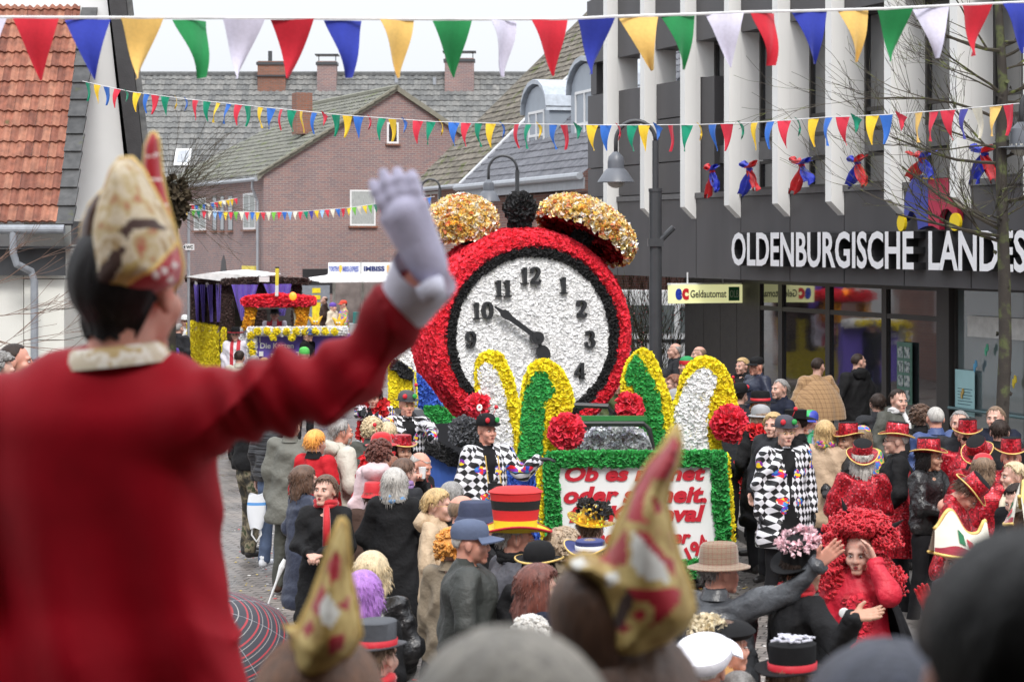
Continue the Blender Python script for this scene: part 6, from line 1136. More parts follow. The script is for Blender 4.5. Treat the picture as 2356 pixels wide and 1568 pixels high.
person('fur hatted woman in a green coat riding behind the right of the clock', 1426, 868, -35, 1.66, 0, d=31, coat=GREENC, hair=('curly', 'mouse'), armR='front', female=True)
# raised viewers at the far left
person('dark haired man in dark sweater with cream collar at the left edge', 36, 792, 95, 1.76, .95, d=14.6, coat=BLK, hair=('short', 'dark'), collar=CREAM, skin='r')
person('grey curly haired person cut by the left edge', -2, 818, 100, 1.7, .95, d=14.2, coat=CHAR, hair=('curly', 'grey'))
# things carried
def held(name, loc, label, cat): return empty(name, loc, 0, label, cat)
c = held('paper_cup', P(972, 1100, 19.25), 'white paper cup in the hand of the bald man', 'cup'); f = MB(); f.lathe([(.001, 0), (.024, 0), (.034, .1), (.031, .1), (.022, .006)], 16); f.build('cup_wall', WHITEP, c)
cm_ = held('camera', P(1138, 1122, 20.62), 'black camera hanging on the chest of the harlequin marcher at the jeep', 'camera'); f = MB(); f.box((0, 0, 0), (.13, .06, .09)); f.box((0, 0, .055), (.05, .05, .03)); f.build('camera_body', M('cam_black', (.015, .015, .016), .4), cm_); f = MB(); f.tube([(.01, -.03, -.01), (.03, -.13, -.05)], [.036, .034], 14); f.build('lens', M('cam_black', (.015, .015, .016), .4), cm_); f = MB(); f.tube([(-.06, 0, .04), (-.09, .06, .3)], .006, 4); f.tube([(.06, 0, .04), (.03, .07, .3)], .006, 4); f.build('strap', GOLDT, cm_)
bg_ = held('shopping_bag', P(590, 1175, 22.9), 'white and blue plastic shopping bag hanging beside the camouflage trousers', 'bag'); f = MB(); f.grid(lambda a, b_: (.1*math.cos(a*6.283)*(.5+.5*math.sin(b_*2.2+.3)), .05*math.sin(a*6.283), .36*(b_-.5)+.01*math.sin(a*20)), 24, 8); f.build('bag_body', bands_mat('bag_print', [(-1, (.7, .72, .75)), (.06, (.1, .3, .65)), (.09, (.7, .72, .75)), (1, (0, 0, 0))]), bg_, smooth=True); f = MB(); f.tube([(-.04, 0, -.16), (-.05, 0, -.25), (0, 0, -.32), (.05, 0, -.25), (.04, 0, -.16)], .01, 5); f.build('handle', WHITEP, bg_)
um = empty('closed_umbrella', P(612, 1402, 19.8), 0, 'slim white folded umbrella held upright over the cobbles', 'umbrella'); q = P(655, 1285, 19.8)-um.location; f = MB(); f.tube([(0, 0, -.45), (0, 0, 0), tuple(q*.6), tuple(q*.85), tuple(q)], [.006, .007, .012, .028, .014], 8); f.build('canopy', WHITEP, um); f = MB(); f.tube([tuple(q), tuple(q*1.12+Vector((.03, 0, 0)))], .014, 8); f.build('handle', BLKF, um)
# the long thin black umbrella at the kerb
um = empty('black_umbrella', (P(1741, 1190, 22.2).x, 22.2, .12), 0, 'furled black umbrella with its tip on the kerb beside the boa wearer', 'umbrella'); f = MB(); f.tube([(.02, 0, 0), (.015, 0, .2), (.005, 0, .45), (0, 0, .8), (-.01, 0, .95)], [.004, .02, .035, .03, .01], 10); f.build('canopy', BLKF, um, smooth=True); f = MB(); f.tube([(-.01, 0, .95), (-.01, 0, 1.03), (.02, 0, 1.06), (.05, 0, 1.03)], .01, 6); f.build('handle', BROWNC, um)
# open striped umbrella near the bottom left
uo = empty('striped_umbrella', P(478, 1480, 13.5), 0, 'open dark umbrella with thin red and white stripes near the bottom left', 'umbrella'); STR = None
m, nt, b, tc = base_mat('umbrella_stripes'); s_ = nt.nodes.new('ShaderNodeVectorMath'); s_.operation = 'LENGTH'; nt.links.new(tc.outputs['Object'], s_.inputs[0]); fr_ = math_(nt, 'FRACT', math_(nt, 'MULTIPLY', s_.outputs['Value'], 26.0)); nt.links.new(ramp(nt, fr_, [(0, (.02, .02, .03)), (.35, (.35, .02, .03)), (.5, (.02, .02, .03)), (.76, (.3, .28, .27)), (.82, (.02, .02, .03))], 'CONSTANT'), b.inputs['Base Color']); b.inputs['Roughness'].default_value = .5
def uf_(a, b_): az = a*6.2832; r = b_*.56*(1-.06*abs(math.sin(az*4))); return (r*math.cos(az), r*math.sin(az), .26-.3*b_**2.0+.04*abs(math.sin(az*4))*b_*b_)
f = MB(); f.grid(uf_, 64, 12); V = f.verts().copy(); V[:, 2] -= .003; f.add(V, f.F[0][0][:, ::-1]); f.xf(Matrix.Rotation(R(28), 4, 'X')); f.build('canopy', m, uo, smooth=True); f = MB()
for k in range(8): f.tube([uf_(k/8+.0, t/6) for t in range(7)], .003, 4)
f.tube([(0, 0, .3), (0, 0, -.6)], .007, 6); f.xf(Matrix.Rotation(R(28), 4, 'X')); f.build('frame', GREYM, uo)
# ================================================================ PARADE FLOATS
PW = paper('paper_white', (.86, .86, .86), (.74, .74, .75)); PR = paper('paper_red', (.80, .02, .05), (.58, .008, .02)); PK = paper('paper_black', (.014, .014, .016), (.006, .006, .007)); PY = paper('paper_yellow', (.86, .74, .015), (.78, .6, .008)); PG = paper('paper_green', (.03, .36, .07), (.012, .22, .035)); PB = paper('paper_blue', (.05, .15, .6), (.025, .08, .4)); PBR = paper('paper_brown', (.07, .035, .03), (.035, .018, .014)); PGY = paper('paper_grey', (.12, .125, .14), (.06, .06, .07))
PBALL = paper('paper_crimson', (.78, .03, .07), (.55, .012, .03)); POR = paper('paper_amber', (.8, .42, .01), (.6, .25, .005))
GOLDF = foil('gold_foil', [(1, .78, .3), (1, .9, .62), (.95, .66, .2), (.95, .93, .9), (.8, .5, .18), (1, .8, .4), (.85, .35, .2), (1, .97, .94), (.95, .8, .3), (.95, .88, .7)]); REDF = foil('red_foil', [(.45, .01, .02), (.3, .005, .01), (.6, .03, .05), (.2, .0, .01)]); SILF = foil('silver_foil', [(.95, .95, .97), (.8, .82, .86), (1, 1, 1), (.6, .62, .66), (.9, .86, .97)])
BLKB = M('black_board', (.02, .021, .024), .45, .1, 5, .05)
def rng_(k): return np.random.default_rng(k)
# ---- the alarm clock
cc = P(1205, 770, 29.2); th = R(15); ck = empty('alarm_clock', (cc.x, cc.y, cc.z-1.45), th, 'giant red alarm clock float covered in crepe paper with gold twin bells', 'clock'); Z0 = 1.45
def ring(prof, n=96):
    f = MB(); f.lathe(prof, n); v = f.verts(); f.V = [np.stack([v[:, 0], -v[:, 2], v[:, 1]+Z0], 1)]; f.F = [(a[:, ::1], m, r) for a, m, r in f.F]; return f
def orient(f):                                                   # make sure petals sit outside: flip if normals point inwards
    return f
body = ring([(1.18, .46), (1.22, .50), (1.305, .47), (1.36, .36), (1.40, .15), (1.41, -.1), (1.40, -.5), (1.34, -.85), (1.15, -1.1), (.6, -1.15), (.01, -1.15)])
f = MB(); f.merge(body); src = ring([(1.18, .46), (1.22, .50), (1.305, .47), (1.36, .36), (1.40, .15), (1.41, -.1), (1.40, -.5), (1.34, -.85), (1.15, -1.1)][::-1])
f.petals(src, 2100, .066, rng_(1), lift=.36, tilt=.6); f.build('case', PR, ck)
src = ring([(1.07, .475), (1.12, .49), (1.175, .485)][::-1]); f = MB(); f.merge(ring([(1.05, .45), (1.07, .475), (1.12, .495), (1.17, .485), (1.19, .44)])); f.petals(src, 3200, .045, rng_(2), lift=.6); f.build('rim', PK, ck)
dsk = ring([(1.07, .44), (.5, .44), (.01, .44)]); f = MB(); f.merge(dsk); f.petals(ring([(1.07, .44), (.5, .44), (.01, .44)][::-1] if False else [(.01, .44), (.5, .44), (1.07, .44)][::-1]), 2400, .066, rng_(3), lift=.24, tilt=.34); f.build('dial', PW, ck)
def clk(u, v, y=-.5):                                             # picture position -> dial coordinates
    I = inv_mat(ck); o = I @ Vector((0, 0, H)); d = (I @ P(u, v, 1))-o; t = (y-o.y)/d.y; p = o+d*t; return p.x, p.z
def stroke(f, pts, wmin, wmax, y0, y1, sc, ox, oz):
    n = len(pts); L = []; Rr = []
    for i in range(n):
        a, b_ = pts[max(0, i-1)], pts[min(n-1, i+1)]; tx, tz = b_[0]-a[0], b_[1]-a[1]; l = math.hypot(tx, tz) or 1; tx /= l; tz /= l; w_ = (wmin+(wmax-wmin)*abs(tz))/2
        L.append((pts[i][0]-tz*w_, pts[i][1]+tx*w_)); Rr.append((pts[i][0]+tz*w_, pts[i][1]-tx*w_))
    q = lambda p, y: (ox+p[0]*sc, y, oz+p[1]*sc); V = [q(p, y) for p in L for y in (y0, y1)]+[q(p, y) for p in Rr for y in (y0, y1)]; k = 2*n
    F = []
    for i in range(n-1): F += [(2*i, k+2*i, k+2*i+2, 2*i+2), (2*i+1, 2*i+3, k+2*i+3, k+2*i+1), (2*i, 2*i+2, 2*i+3, 2*i+1), (k+2*i, k+2*i+1, k+2*i+3, k+2*i+2)]
    f.add(V, F)
def arc(cx, cz, rx, rz, a0, a1, n=14): return [(cx+rx*math.cos(R(a0+(a1-a0)*i/n)), cz+rz*math.sin(R(a0+(a1-a0)*i/n))) for i in range(n+1)]
def disc(f, x, z, r, y0, y1, n=20): f.prism([(x+r*math.cos(-2*math.pi*i/n), z+r*math.sin(-2*math.pi*i/n)) for i in range(n)], lambda a, b_, t: (a, t, b_), y0, y1)
def digit(f, c, ox, oz, s, y0=-.53, y1=-.46):
    S = lambda pts, a=.09, b_=.22: stroke(f, pts, a, b_, y0, y1, s, ox, oz); B = lambda x, z, r=.09: disc(f, ox+x*s, oz+z*s, r*s, y0+.001, y1)
    if c == '1': S([(.22, .03), (.22, .97)], .2, .22); S([(0, .04), (.44, .04)], .09, .09); S([(.02, .8), (.12, .86), (.2, .95)], .1, .1); return .5
    if c == '0': S(arc(.34, .5, .24, .46, 0, 360, 24), .08, .22); return .72
    if c == '2': S(arc(.32, .72, .22, .24, 165, -20)+[(.38, .42), (.16, .14)], .09, .2); S([(.06, .08), (.62, .08)], .16, .16); S([(.6, .08), (.64, .26)], .07, .07); B(.12, .72); return .7
    if c == '3': S(arc(.3, .74, .2, .22, 150, -90), .09, .2); S(arc(.3, .28, .24, .25, 90, -155), .09, .21); B(.1, .26); B(.12, .78, .08); return .66
    if c == '4': S([(.46, .03), (.46, .97)], .2, .2); S([(.44, .95), (.04, .32)], .09, .1); S([(.02, .29), (.68, .29)], .1, .1); S([(.3, .04), (.62, .04)], .09, .09); return .72
    if c == '9': S(arc(.33, .67, .22, .28, 0, 360, 20), .08, .2); S([(.55, .7), (.54, .4), (.46, .14), (.3, .04), (.16, .08)], .08, .2); B(.14, .17); return .68
    if c == '8': S(arc(.33, .74, .18, .21, 0, 360, 18), .08, .18); S(arc(.33, .27, .23, .24, 0, 360, 18), .08, .2); return .7
    if c == '5': S([(.12, .92), (.56, .92)], .15, .15); S([(.13, .95), (.1, .55)], .08, .09); S(arc(.32, .32, .24, .29, 120, -150), .08, .2); B(.12, .24); return .68
    if c == '6': S(arc(.34, .33, .22, .28, 0, 360, 20), .08, .2); S([(.13, .3), (.14, .6), (.22, .84), (.38, .95), (.5, .9)], .08, .2); return .7
    if c == '7': S([(.06, .9), (.6, .9)], .16, .16); S([(.58, .88), (.34, .45), (.28, .03)], .1, .2); return .66
WD = {'1': .44, '0': .7, '2': .68, '3': .62, '4': .7, '9': .66, '8': .66, '5': .66, '6': .68, '7': .62}
nc_ = clk(1232, 768); xs_ = clk(1222, 633); rr_ = .84
for num, (u, v) in (('12', (1222, 634)), ('1', (1297, 656)), ('2', (1338, 710)), ('3', (1357, 780)), ('4', (1335, 852)), ('5', (1283, 905)), ('6', (1215, 925)), ('7', (1150, 905)), ('8', (1103, 850)), ('9', (1083, 781)), ('10', (1112, 714)), ('11', (1158, 663))):
    x, z = clk(u, v); s = .225; w_ = sum(WD[c] for c in num)*s+(.02 if len(num) > 1 else 0); f = MB(); ox = x-w_/2
    for c in num: digit(f, c, ox, z-s/2, s); ox += WD[c]*s+.02
    f.build('numeral', BLKB, ck)
hx_, hz_ = clk(1232, 776)
def hand(u, v, name, blob):
    x, z = clk(u, v); f = MB(); d = Vector((x-hx_, z-hz_)); L = d.length; d.normalize(); n_ = Vector((-d.y, d.x))
    pr_ = blob; pts = [(hx_+d.x*a*L+n_.x*w_, hz_+d.y*a*L+n_.y*w_) for a, w_ in pr_]+[(hx_+d.x*a*L-n_.x*w_, hz_+d.y*a*L-n_.y*w_) for a, w_ in reversed(pr_)]; y = -.59 if name == 'minute_hand' else -.565
    f.prism(pts[::-1], lambda a, b_, t: (a, t, b_), y-.015, y+.02); f.build(name, BLKB, ck)
hand(1134, 704, 'minute_hand', [(0, .03), (.6, .034), (.66, .045), (.73, .055), (.8, .05), (.84, .025), (1, .008)])
bl = [(0, .02), (.22, .022)]+[(.42+.2*math.sin(R(a)), .02+.07*math.cos(R(a))) for a in range(-80, 81, 20)]+[(.66, .03), (1, .008)]
hand(1268, 862, 'hour_hand', bl); f = MB(); disc(f, hx_, hz_, .085, -.63, -.5); disc(f, hx_, hz_, .02, -.645, -.625); f.build('hub', BLKB, ck)
def bell(u, v, r, hgt, tx, ty, name, seed):
    w_ = P(u, v, 29.3); Mx = Matrix.Rotation(ty, 3, 'Y') @ Matrix.Rotation(tx, 3, 'X'); I = inv_mat(ck); c = I @ w_; n = 14
    prof = [(r*math.sin(R(90-90*i/n)), hgt*math.sin(R(90*i/n))) for i in range(n+1)]; f = MB(); f.lathe(prof[::1], 40); src = MB(); src.lathe(prof, 40); src2 = MB(); src2.lathe([(r*1.01, 0), (r*1.0, -.05), (r*.97, -.09)][::-1], 40)
    f.petals(src, 2600, .07, rng_(seed), lift=.7, tilt=1.3); f.petals(src2, 2600, .06, rng_(seed+1), lift=.7, tilt=1.4)
    A = Matrix.Translation(c) @ Mx.to_4x4(); f.xf(A); b_ = f.build('bell', GOLDF, ck)
    g_ = MB(); g_.lathe([(r*.97, -.02), (r*.7, .04), (.001, .08)], 32); s_ = MB(); s_.lathe([(.001, .06), (r*.7, .03), (r*.97, -.03)], 32); g_.petals(s_, 900, .12, rng_(seed+2), lift=.3, tilt=.8); g_.xf(A); g_.build('bell_lining', REDF, b_)
    return A
A1 = bell(1060, 520, .46, .36, R(10), R(-14), 'bell', 10); A2 = bell(1347, 536, .66, .37, R(-9), R(30), 'bell', 20)
for (u, v), A in (((1056, 556), A1), ((1330, 545), A2)):
    I = inv_mat(ck); b0 = A @ Vector((0, 0, -.0)); x, z = (b0.x, b0.z-Z0); l = math.hypot(x, z); p0 = Vector((x/l*1.33, 0, z/l*1.33+Z0)); s_ = MB(); s_.tube([p0, b0], [.075, .075], 10); f = MB(); f.merge(s_); f.petals(s_, 2600, .055, rng_(31), lift=.8); f.build('bell_post', PK, ck)
I = inv_mat(ck); c = I @ P(1197, 480, 29.2); s_ = MB(); s_.sphere(tuple(c), .155, 18); s_.tube([c, I @ P(1198, 540, 29.2)], [.09, .08], 8); f = MB(); f.merge(s_); f.petals(s_, 2600, .07, rng_(33), lift=.8, tilt=1.2); f.build('hammer', PK, ck)
# ---- trailer under the clock
tw0 = P(1150, HV, 29.5); tl = empty('clock_trailer', (tw0.x, tw0.y, 0), R(6), 'low trailer carrying the alarm clock, with blue skirt and coloured paper panels at its left', 'float')
f = MB(); f.bb(-1.0, 1.75, -1.3, 3.2, .5, .98); f.bb(-.7, 1.2, -.6, .8, .98, 1.12); f.build('deck', M('deck_dark', (.03, .032, .036), .7), tl)
for x in (-.6, 1.4):
    for y in (-.6, 2.2): f = MB(); f.tube([(x-.1, y, .33), (x+.1, y, .33)], .33, 20); f.build('wheel', M('rubber', (.02, .02, .02), .7), tl)
def Z3(x, y): return 776.5+.3118*x, 661.5+.3118*y
def zp2(x, y): return 920.3+.3669*x, 776.5+.3669*y
def zp3(x, y): return 1207.9+.3669*x, 776.5+.3669*y
def slab(pts, d, thick, mat, name, parent, map_, pet=None, psize=.05, dens=2600, seed=1, tilt=.6, lift=.42, skew=0, dd=None):
    """board of real thickness standing at distance d, its outline measured in the picture"""
    pw = [P(*map_(x, y), d+(dd(x, y) if dd else 0)) for x, y in pts]; ar = sum(pw[i].x*pw[(i+1) % len(pw)].z-pw[(i+1) % len(pw)].x*pw[i].z for i in range(len(pw)))
    if ar > 0: pw = pw[::-1]
    n = len(pw); V = [tuple(p) for p in pw]+[(p.x+skew*thick, p.y+thick, p.z) for p in pw]; bm_ = __import__('bmesh').new()
    vs = [bm_.verts.new(v) for v in V]; bm_.faces.new(vs[:n][::-1]); bm_.faces.new(vs[n:])
    for i in range(n): bm_.faces.new((vs[i], vs[(i+1) % n], vs[n+(i+1) % n], vs[n+i]))
    bm_.normal_update(); __import__('bmesh').ops.recalc_face_normals(bm_, faces=bm_.faces); __import__('bmesh').ops.triangulate(bm_, faces=bm_.faces); bm_.verts.index_update(); f = MB(); f.add([tuple(v.co) for v in bm_.verts], [tuple(v.index for v in q.verts) for q in bm_.faces]); bm_.free()
    if pet is not False: g_ = MB(); g_.merge(f); f.petals(g_, dens, psize, rng_(seed), lift=lift, tilt=tilt)
    return f.build(name, mat, parent, world=True)
slab([(395, 590), (430, 560), (548, 640), (570, 862), (395, 872)], 27.6, .25, PY, 'panel', tl, Z3, seed=2, psize=.055, tilt=.5)
slab([(548, 625), (562, 625), (586, 866), (572, 866)], 27.55, .3, GREYM, 'edge_board', tl, Z3, pet=False)
slab([(566, 640), (620, 700), (690, 780), (760, 890), (650, 892), (600, 860), (588, 800)], 28.2, .2, PB, 'panel', tl, Z3, seed=3, psize=.055, tilt=.5)
slab([(650, 892), (760, 890), (850, 985), (700, 1012)], 28.1, .2, PG, 'panel', tl, Z3, seed=4, psize=.055, tilt=.5)
slab([(400, 520), (440, 480), (520, 480), (560, 640), (500, 590)], 28.3, .2, PW, 'panel', tl, Z3, seed=5)
slab([(398, 590), (430, 545), (540, 625), (536, 672), (480, 650), (440, 600)], 27.5, .12, PK, 'trim', tl, Z3, seed=6)
slab([(600, 1010), (850, 1000), (905, 1010), (905, 1260), (640, 1130)], 28.0, .3, BLKB, 'side_board', tl, Z3, pet=False)
slab([(610, 1120), (740, 1160), (905, 1255), (905, 1312), (840, 1300), (640, 1190)], 26.2, .15, PK, 'fringe', tl, Z3, seed=7, psize=.05)
SKB = M('blue_skirt', (.04, .11, .42), .6, .08, 5, .8, 26, .02, stretch=(8, 8, .2)); slab([(560, 1150), (650, 1190), (840, 1298), (905, 1312), (1300, 1320), (1300, 1900), (560, 1900)], 26.3, .1, SKB, 'skirt', tl, Z3, pet=False)
c = P(*Z3(935, 1062), 26.0); s_ = MB(); s_.sphere(tuple(c), .14, 16); f = MB(); f.merge(s_); f.petals(s_, 4200, .05, rng_(8), lift=.8, tilt=1.2); f.build('pompom', PGY, tl, world=True)
# ---- the jester jeep with the verse
jc = P(1455, HV, 23.5); jp = empty('jeep', (jc.x, jc.y, 0), 0, 'green open jeep dressed with paper jester horns and a verse board in front', 'car')
X = lambda u, d: (u-CU)/FP*d
JG = M('jeep_green', (.04, .2, .06), .35, .06, 3, .02, 5, .002, coat=.4)
f = MB(); x0, x1 = X(1268, 23)-jc.x, X(1650, 23)-jc.x; f.prism([(22.3-23.5, .45), (22.3-23.5, 1.08), (23.4-23.5, 1.16), (23.45-23.5, .98), (26.2-23.5, .98), (26.2-23.5, .45)][::-1], lambda a, b_, t: (t, a, b_), x0+.08, x1-.08); f.build('body', JG, jp)
for x in (x0+.22, x1-.22):
    for y in (-.65, 1.9): f = MB(); f.tube([(x-.1, y, .33), (x+.1, y, .33)], .33, 20); f.build('wheel', M('rubber', (.02, .02, .02), .7), jp)
gx0, gx1, gt = X(1276, 23.4)-jc.x, X(1512, 23.4)-jc.x, H-(976-HV)/FP*23.4; gb = 1.13
wf = MB(); PT = [(gx0, gb), (gx1, gb), (gx1-.08, gt-.06), (gx1-.14, gt), (gx0+.02, gt), (gx0, gt-.05)]
def loop_tube(f, pts, r, yy): f.tube([(a, yy+(z-gb)*.25, z) for a, z in pts+[pts[0]]], r, 8)
loop_tube(wf, PT, .03, -.1); wfo = wf.build('windscreen_frame', BLKB, jp); f = MB(); f.bb(gx0, gx1-.1, .0, .06, gt+.03, gt+.085); f.build('header', JG, jp)
m, nt, b, tc = base_mat('clear_glass'); tr_ = nt.nodes.new('ShaderNodeBsdfTransparent'); gl_ = nt.nodes.new('ShaderNodeBsdfGlossy'); gl_.inputs['Roughness'].default_value = .02; ms = nt.nodes.new('ShaderNodeMixShader'); ms.inputs[0].default_value = .1; tr_.inputs[0].default_value = (.8, .84, .83, 1)
nt.links.new(tr_.outputs[0], ms.inputs[1]); nt.links.new(gl_.outputs[0], ms.inputs[2]); nt.links.new(ms.outputs[0], nt.nodes['Material Output'].inputs[0]); CGL = m
f = MB(); f.add([(a, -.1+(z-gb)*.25, z) for a, z in PT], [(0, 1, 2, 3, 4, 5)]); f.build('windscreen', CGL, jp)
f = MB(); f.tube([(gx0+.18, -.14, gb+.16), (gx0+.45, -.135, gb+.05)], .012, 5); f.tube([(gx0+.45, -.135, gb+.05), (gx0+.5, -.13, gb)], .01, 5); f.build('wiper', BLKB, jp)
f = MB(); f.tube([(gx0+.1, .9, gt+.1), (gx0+.12, .9, gt+.14), (gx0+.62, .9, gt+.12), (gx0+.66, .9, gt+.05), (gx0+.66, .9, .98)], .03, 8); f.tube([(gx0+.1, .9, gt+.1), (gx0+.08, .9, .98)], .03, 8); f.build('roll_bar', BLKB, jp)
f = MB(); s_ = MB(); s_.sphere(((gx0+gx1)/2+.12, .35, gb+.12), (.36, .16, .22), 16); f.petals(s_, 2400, .07, rng_(40), lift=.5, tilt=1.6); f.build('foil_decoration', SILF, jp)
horn = dict(
 wl=([(490,170),(518,122),(568,100),(620,118),(652,170),(682,240),(706,330),(726,430),(742,520),(756,620),(748,740),(560,740),(545,560),(510,440),(492,330)], [(500,200),(530,170),(568,172),(605,230),(640,320),(660,430),(682,540),(700,640),(700,740),(600,740),(560,540),(520,400)], PW, zp2, (487, 418), 45),
 gl=([(745,745),(762,560),(775,400),(795,280),(825,200),(865,162),(930,165),(985,200),(1030,270),(1060,340),(1072,410),(1055,455),(1010,490),(985,470),(1000,430),(985,400),(945,400),(950,480),(965,600),(968,745)], [(745,745),(765,600),(780,420),(800,330),(830,260),(868,222),(910,237),(935,280),(963,342),(920,372),(900,430),(890,560),(885,745)], PG, zp2, (1043, 587), 95),
 gr=([(632,400),(625,330),(630,260),(650,190),(690,120),(735,88),(780,105),(815,170),(845,250),(880,340),(905,430),(925,540),(945,740),(760,740),(720,560),(705,450),(698,340),(690,290),(672,300),(665,372)], [(640,250),(660,180),(700,117),(740,180),(790,260),(830,350),(850,450),(862,560),(880,740),(762,740),(712,500),(702,350),(690,285),(650,292)], PG, zp3, (655, 436), 68),
 wr=([(985,340),(1010,240),(1050,180),(1110,142),(1180,150),(1240,200),(1280,280),(1300,360),(1315,430),(1270,455),(1220,450),(1200,410),(1180,420),(1170,480),(1190,560),(1210,640),(1215,745),(960,745),(945,520),(960,420)], [(950,480),(985,375),(1010,295),(1060,232),(1130,197),(1188,240),(1190,290),(1170,330),(1150,400),(1135,500),(1130,600),(1150,742),(962,742)], PW, zp3, (1280, 535), 97))
for k, (nm, (out, inn, mt, mp, pc, pr_)) in enumerate(horn.items()):
    d = 22.9 if nm in ('gl', 'wr') else 24.2; slab(out, d, .2, PY, 'jester_horn', jp, mp, seed=50+k, psize=.052, dens=2800, lift=.5); slab(inn, d-.035, .03, mt, 'horn_face', jp, mp, seed=60+k, psize=.048, dens=3000, lift=.36)
    c = P(*mp(*pc), d-.1); r = pr_*.3669/FP*d*.9; s_ = MB(); s_.sphere(tuple(c), r*.86, 18); f = MB(); f.merge(s_); f.petals(s_, 3200, .065, rng_(70+k), lift=.8, tilt=1.2); f.build('pompom', PBALL, jp, world=True)
# verse board
def sgn(x, y): return zp3(x, y)
slab([(150, 735), (1240, 728), (1285, 1480), (175, 1480)], 21.95, .1, PG, 'board_frame', jp, sgn, seed=80, psize=.05, dens=900)
bo = slab([(190, 795), (1185, 785), (1208, 1425), (215, 1425)], 21.8, .06, M('board_white2', (.76, .78, .77), .35, .02, 3, 0), 'verse_board', jp, sgn, pet=False)
for k, pts in enumerate(([(140, 738), (1245, 732), (1245, 783), (980, 785), (150, 792)], [(138, 760), (186, 770), (197, 1000), (210, 1240), (208, 1460), (168, 1460), (152, 1100)], [(1188, 760), (1236, 745), (1258, 1000), (1268, 1300), (1222, 1290), (1198, 1000)], [(990, 1420), (1100, 1410), (1180, 1440), (1180, 1480), (1000, 1490)], [(215, 1420), (600, 1420), (990, 1425), (1000, 1485), (215, 1480)])):
    slab(pts, 21.75, .09, PG, 'garland', jp, sgn, seed=90+k, psize=.042, dens=3600, lift=.7)
slab([(100, 810), (142, 790), (160, 1100), (170, 1300), (135, 1330), (118, 1080)], 21.85, .1, PY, 'garland', jp, sgn, seed=97, psize=.042, lift=.8); slab([(1242, 745), (1258, 760), (1285, 1100), (1295, 1290), (1262, 1300), (1258, 1000)], 21.85, .1, PY, 'garland', jp, sgn, seed=98, psize=.042, lift=.8)
slab([(690, 800), (930, 815), (955, 1250), (945, 1600), (690, 1600)], 22.6, .12, PB, 'side_panel', jp, zp2, seed=99, psize=.05, dens=1800, dd=lambda x, y: 1.4*(930-x)/240)
slab([(930, 815), (1000, 800), (1000, 1600), (945, 1600)], 22.1, .12, PB, 'side_panel', jp, zp2, seed=100, psize=.05, dens=1800)
slab([(185, 1480), (1260, 1480), (1260, 1640), (185, 1640)], 22.3, .1, BLKB, 'bumper', jp, sgn, pet=False)
VR = M('verse_red', (.5, .015, .03), .4, .03, 3, 0)
def verse(txt, xa, xb, yt, yb, rot=0, sx=None):
    t, _ = text_mb(txt, 1, ext=.004, off=.045, shear=.22, spacing=1.02); a, b_ = P(*sgn(xa, yb), 21.79), P(*sgn(xb, yt), 21.79); hasdesc = any(c in txt for c in 'gpyj,')
    v = t.verts(); top, bot = v[:, 2].max(), v[:, 2].min(); base = 0.0; k = (b_.z-a.z)/(top-base); v = v.copy(); v[:, 2] = a.z+(v[:, 2]-base)*k; v[:, 0] = a.x+(v[:, 0]-v[:, 0].min())*(b_.x-a.x)/(v[:, 0].max()-v[:, 0].min()); v[:, 1] = v[:, 1]+21.79; v[:, 2] += (v[:, 0]-a.x)*.008
    if rot:
        c0 = np.array((a.x, 0, a.z)); q = v-c0; cr, sr = math.cos(rot), math.sin(rot); v = np.stack([q[:, 0]*cr-q[:, 2]*sr, q[:, 1], q[:, 0]*sr+q[:, 2]*cr], 1)+c0
    t.V = [v]; t.build('lettering', VR, bo, world=True)
verse('Ob es regnet', 250, 1132, 805, 895); verse('oder schneit,', 243, 1140, 932, 1033); verse('für Karneval', 277, 1130, 1052, 1152); verse('immer Wecker', 290, 1042, 1210, 1290); verse('194', 1030, 1200, 1318, 1400, R(38))
person('smiling driver in a black bowler looking over the jeep windscreen', 1428, 944, 5, 1.75, d=24.6, coat=BLK, hair=('short', 'dark'), hat=('bowler', dict(mat=BLKF, brim=.055, curl=.03)), lower=False, legs=False, skin='r')
# ---- purple float with the brown carriage
d2 = 46.0; pc_ = P(640, HV, d2); pf = empty('carriage_float', (pc_.x, pc_.y, 0), 0, 'brown paper carriage float with purple curtains, white roof and yellow skirt', 'float')
def Z5(x, y): return 373.9+.2808*x, 546.4+.2808*y
def dl(x, y): return max(0, (505-x)/290*3)
kw = dict(parent=pf, map_=Z5)
slab([(215, 345), (505, 375), (505, 750), (215, 705)], 46.0, .12, PBR, 'side_wall', seed=110, psize=.05, dens=1500, dd=dl, **kw)
slab([(212, 700), (250, 690), (505, 745), (505, 1300), (212, 1250)], 45.85, .12, PY, 'skirt', seed=111, psize=.06, dens=1600, dd=dl, **kw)
slab([(190, 324), (500, 352), (800, 334), (1200, 350), (1195, 372), (800, 358), (505, 378), (200, 348)], 45.8, .2, PBR, 'roof_fringe', seed=112, psize=.05, dens=2200, lift=.6, dd=dl, **kw)
slab([(190, 320), (350, 292), (480, 285), (620, 300), (790, 322), (560, 352), (500, 358)], 45.95, 4.5, M('tarp_white', (.8, .8, .8), .5), 'roof', pet=False, **kw)
for k, (a, b_) in enumerate(((478, 570), (778, 835), (1065, 1125))): slab([(a, 380), (b_, 380), (b_, 1000), (a, 1000)], 46.0, .2, PBR, 'post', seed=113+k, psize=.05, dens=1500, **kw)
PUR = M('purple_cloth', (.15, .09, .5), .7, .1, 5, .8, 20, .03, stretch=(6, 6, .3), sheen=.2)
